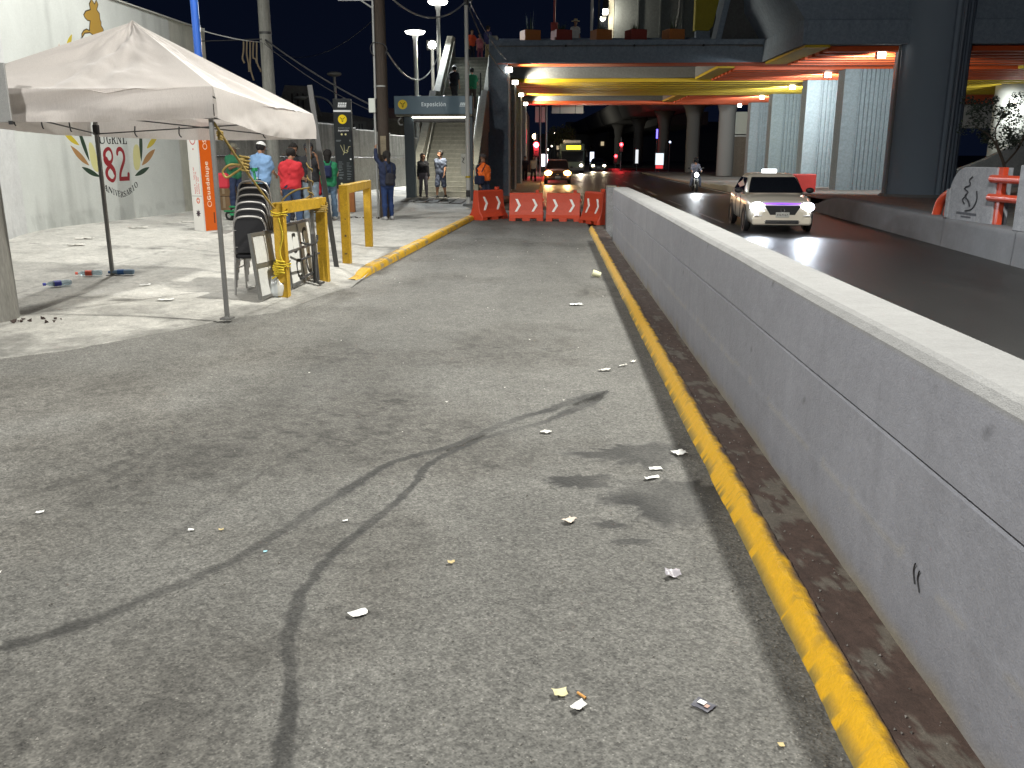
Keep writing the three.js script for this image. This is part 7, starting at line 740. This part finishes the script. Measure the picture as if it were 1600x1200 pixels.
// ================================================================ litter
{
  const paper = M(0.62, 0.6, 0.55, 0.8), crumb = M(0.5, 0.4, 0.2, 0.8), dark = M(0.03, 0.03, 0.05, 0.5), wm = M(0.75, 0.75, 0.72, 0.7), tan = M(0.55, 0.28, 0.08, 0.8);
  let n = 0; const scrap = (label, x, z, w, l, turn, m, curl = 0.012, y) => { n++; const g = new THREE.BoxGeometry(w, 0.0015, l, 7, 1, 7), p = g.attributes.position; for (let i = 0; i < p.count; i++) { const X = p.getX(i), Z = p.getZ(i), e = fbm(X * 55 + n * 9, Z * 55, 171 + n, 2); p.setXYZ(i, X * (0.8 + 0.4 * fbm(Z * 40 + n, n, 7, 2)), p.getY(i) + curl * e * 1.0 + curl * 0.6 * (Math.abs(X) / w) ** 2, Z * (0.8 + 0.4 * fbm(X * 40, n, 8, 2))); } g.computeVertexNormals(); const o = mesh('litter_scrap', g, m); o.position.set(x, (y ?? 0) + 0.004, z); o.rotation.y = turn; return tag(o, label, 'litter', 'litter on the lane'); };
  scrap('torn translucent white scrap left of centre on the asphalt', -0.72, -3.04, 0.07, 0.045, 0.6, wm); const cd = scrap('dark printed card lying flat near the kerb', 0.51, -2.51, 0.062, 0.05, -0.7, dark, 0.003); { const a = mesh('print', bx(-0.02, 0.005, 0.006, 0.0065, -0.015, 0.005), wm, cd); mesh('print', bx(0.008, 0.022, 0.006, 0.0065, -0.005, 0.012), M(0.4, 0.25, 0.2, 0.6), cd); }
  scrap('crumpled dark and white wrapper near the kerb', 0.53, -3.41, 0.06, 0.04, 0.3, M(0.35, 0.33, 0.36, 0.4), 0.03); scrap('pale yellow wrapper beside the cigarette end', 0.05, -2.55, 0.05, 0.035, 0.2, M(0.6, 0.55, 0.32, 0.7), 0.02); scrap('crumpled tissue below the cigarette end', 0.11, -2.48, 0.045, 0.03, 0.7, wm, 0.02);
  const cg = mesh('cigarette_end', bar([-0.012, 0.006, 0], [0.014, 0.006, 0.03], 0.0045, 8), tan); cg.position.set(0.12, 0, -2.56); tag(cg, 'orange cigarette end by the crumpled tissue', 'litter', 'litter on the lane');
  scrap('diamond-shaped wrapper in the middle of the lane', 0.11, -3.96, 0.06, 0.05, 0.8, M(0.6, 0.5, 0.42, 0.7), 0.02); scrap('white rectangular paper by the wet patch', 0.61, -4.72, 0.075, 0.045, 0.1, wm, 0.006); scrap('white crumpled paper at the edge of the wet patch', 0.78, -4.98, 0.075, 0.07, 0.4, wm, 0.02); scrap('thin white strip next to the rectangular paper', 0.57, -4.56, 0.08, 0.03, 0.5, wm, 0.015); scrap('cream scrap between wet streak and kerb', -0.01, -5.36, 0.07, 0.05, 0.2, paper, 0.015); scrap('small orange-brown leaf on the open asphalt', -0.41, -3.49, 0.03, 0.02, 0.2, crumb, 0.015); scrap('tiny yellow scrap near the bottom right corner', 0.71, -2.32, 0.02, 0.018, 0.1, crumb, 0.006);
  scrap('white paper far along the lane', 0.32, -10.27, 0.16, 0.08, 0.3, wm, 0.02); scrap('tiny white scrap at left with a yellow one beside it', -1.67, -3.78, 0.025, 0.02, 0.3, wm, 0.01); scrap('tiny yellow scrap beside the white one at left', -1.53, -3.79, 0.02, 0.016, 0.3, crumb, 0.01); scrap('long pale scrap near the kerb shadow', 0.46, -7.03, 0.1, 0.04, 0.2, paper, 0.02); scrap('second pale scrap near the kerb shadow', 0.62, -7.2, 0.08, 0.03, 0.6, paper, 0.02); scrap('third pale scrap close to the kerb', 0.72, -7.35, 0.05, 0.03, 0.9, paper, 0.02); scrap('small white scrap at far left of the asphalt', -2.5, -3.96, 0.04, 0.02, 0.3, wm, 0.01); scrap('speck of white paper above the left wet streak', -0.97, -3.92, 0.022, 0.016, 0.3, wm, 0.008); scrap('pale blue speck below the left wet streak', -1.25, -3.57, 0.014, 0.012, 0.3, M(0.3, 0.6, 0.7, 0.5), 0.006);
  scrap('white paper lying under the tent edge', -4.38, -9.86, 0.16, 0.09, 0.2, wm, 0.02, footway(-4.38, -9.86) + 0.004); scrap('white paper under the tent middle', -5.0, -10.7, 0.12, 0.07, 0.5, wm, 0.02, footway(-5, -10.7) + 0.004); scrap('flattened white bag near the curved wall', -8.1, -15.2, 0.3, 0.14, 0.3, paper, 0.03, footway(-8.1, -15.2)); scrap('second flattened white bag near the curved wall', -7.7, -14.2, 0.26, 0.13, 0.9, paper, 0.03, footway(-7.7, -14.2)); scrap('pale paper at the wall foot behind the tent leg', -8.2, -17.5, 0.35, 0.12, 0.4, paper, 0.03, footway(-8.2, -17.5)); scrap('pale litter between wall and totem', -7.8, -19.2, 0.4, 0.1, 0.2, paper, 0.03, footway(-7.8, -19.2));
  { const G = []; for (let i = 0; i < 40; i++) { const s = rnd(0.006, 0.014); G.push(at(new THREE.TetrahedronGeometry(s).scale(1, 0.4, 1), rnd(-2.4, 0.8), s * 0.2, rnd(-3, -20), rnd(0, 3))); } const o = mesh('paper_crumbs', join(G), paper); o.userData.kind = 'stuff'; o.userData.label = 'tiny pale crumbs scattered over the lane'; o.userData.category = 'litter'; }
  const cup = thing('paper_cup', 'crushed pale paper cup beside the yellow kerb far along', 'cup', [0.68, 0.05, -12.7]); { const g = cyl(0.05, 0.038, -0.06, 0.06, 0, 0, 18); g.rotateZ(1.3); part(cup, 'cup', g, M(0.6, 0.6, 0.4, 0.7)); }
  const bottle = (label, x, z, m, cm, turn) => { const t = thing('plastic_bottle', label, 'bottle', [x, footway(x, z) + 0.045, z], turn); const pr = [[0, 0], [0.036, 0.0], [0.042, 0.02], [0.042, 0.07], [0.038, 0.09], [0.042, 0.11], [0.042, 0.2], [0.03, 0.25], [0.014, 0.28], [0.014, 0.3]]; const g = new THREE.LatheGeometry(pr.map(([a, b]) => new THREE.Vector2(a, b - 0.15)), 18); g.rotateZ(Math.PI / 2); g.scale(1, 0.8, 1); part(t, 'bottle', g, m); const c = cyl(0.018, 0.018, 0.14, 0.17, 0, 0, 12); c.rotateZ(Math.PI / 2); part(t, 'cap', c, cm); part(t, 'label_band', (() => { const q = new THREE.CylinderGeometry(0.0435, 0.0435, 0.08, 18, 1, true); q.rotateZ(Math.PI / 2); q.scale(1, 0.8, 1); q.translate(-0.01, 0, 0); return q; })(), cm); };
  const pet = new THREE.MeshPhysicalMaterial({ color: lin(0.7, 0.8, 0.85), roughness: 0.1, transmission: 0.7, thickness: 0 });
  bottle('crushed bottle with a red label by the back tent leg', -5.95, -11.2, pet, M(0.7, 0.12, 0.07, 0.5), 0.3); bottle('clear bottle with a blue label beside the back tent leg', -5.6, -11.36, M(0.2, 0.3, 0.42, 0.3), M(0.03, 0.12, 0.35, 0.5), 0.2); bottle('small blue bottle lying apart under the tent', -5.97, -10.47, pet, M(0.05, 0.06, 0.4, 0.5), 0.8);
  const dl = M(0.05, 0.035, 0.03, 0.9); const debris = (label, x, z) => { const t = thing('debris_pile', label, 'debris', [x, footway(x, z), z]); const G = []; for (let i = 0; i < 22; i++) G.push(at(new THREE.TetrahedronGeometry(rnd(0.01, 0.04)), rnd(-0.35, 0.35), 0.01, rnd(-0.12, 0.12), rnd(0, 3), rnd(0, 3))); const o = part(t, 'bits', join(G), dl); o.userData.kind = 'stuff'; };
  debris('dark debris at the foot of the left pole', -5.35, -8.72); debris('dark debris at the foot of the wooden pole', -4.6, -22.3);
  const bits = []; for (let i = 0; i < 500; i++) { const z = -2 - 10 * rnd() ** 1.5, x = rnd(-4.5, 0.86), s = rnd(0.003, 0.008); bits.push(at(new THREE.TetrahedronGeometry(s), x, s * 0.3, z, rnd(0, 3), rnd(0, 3))); } for (let i = 0; i < 420; i++) { const z = -1.8 - 12 * rnd() ** 1.4, s = rnd(0.002, 0.007), k = rnd() < 0.6; bits.push(at(new THREE.TetrahedronGeometry(s), k ? rnd(0.74, 0.9) : rnd(1.02, 1.19), (k ? 0 : 0.093) + s * 0.3, z, rnd(0, 3), rnd(0, 3))); } const gv = mesh('gravel', join(bits), M(0.22, 0.21, 0.19, 0.9)); gv.userData.kind = 'stuff'; gv.userData.label = 'loose grit scattered over the asphalt lane'; gv.userData.category = 'gravel';
}
// ================================================================ street lamps that light the place from outside the frame
{
  const em = glow(1, 0.96, 0.86, 10);
  const lamp = (label, px, pz, hx, hz, h, L, aim, k) => { const t = thing('street_lamp', label, 'street lamp', [px, 0, pz]); part(t, 'pole', bar([0, RD, 0], [0, h - 0.4, 0], 0.11, 14, 0.07), MT.galv); part(t, 'arm', tube([[0, h - 0.5, 0], [(hx - px) * 0.3, h + 0.05, (hz - pz) * 0.3], [hx - px, h + 0.12, hz - pz]], 0.045, 18, 8), MT.galv); part(t, 'head', rbx(hx - px - 0.35, hx - px + 0.35, h + 0.03, h + 0.17, hz - pz - 0.16, hz - pz + 0.16, 0.05, 3), MT.galv); part(t, 'lamp_glass', rbx(hx - px - 0.28, hx - px + 0.28, h, h + 0.03, hz - pz - 0.12, hz - pz + 0.12, 0.008), em); lampLight(L, hx, h - 0.12, hz, aim, 1.43, 10, k); };
  lamp('tall street lamp over the main road, right of the frame', 10.2, -9.0, 4.35, -9.0, 9.2, LAMP.roadLamp, [3.6, 0, -9], 1);
  lamp('added unseen fill lamp on the left behind the camera', -8.2, 3.4, -6, 3, 8.4, LAMP.pathLamp, [-2.5, 0, -2], 1.5);  // fill light added out of view to brighten near asphalt and barrier face
  const onPole = (label, x, z, h, hx, hz, L, k, aim) => { const t = thing('pole_lamp', label, 'street lamp', [x, 0, z]); part(t, 'bracket', tube([[0, h - 0.3, 0], [(hx - x) * 0.5, h + 0.1, (hz - z) * 0.5], [hx - x, h + 0.12, hz - z]], 0.035, 14, 8), MT.galv); part(t, 'head', rbx(hx - x - 0.3, hx - x + 0.3, h + 0.03, h + 0.16, hz - z - 0.16, hz - z + 0.16, 0.05, 3), MT.galv); part(t, 'lamp_glass', rbx(hx - x - 0.24, hx - x + 0.24, h, h + 0.03, hz - z - 0.12, hz - z + 0.12, 0.008), em); lampLight(L, hx, h - 0.12, hz, aim, 1.45, 20, k); };
  onPole('lamp bracket high on the blue pole behind the tent', -6.72, -17.6, 8.6, -6.5, -16.4, LAMP.pathLamp, 0.6, [-6.2, 0, -16]);
}
renderer.render(scene, camera);
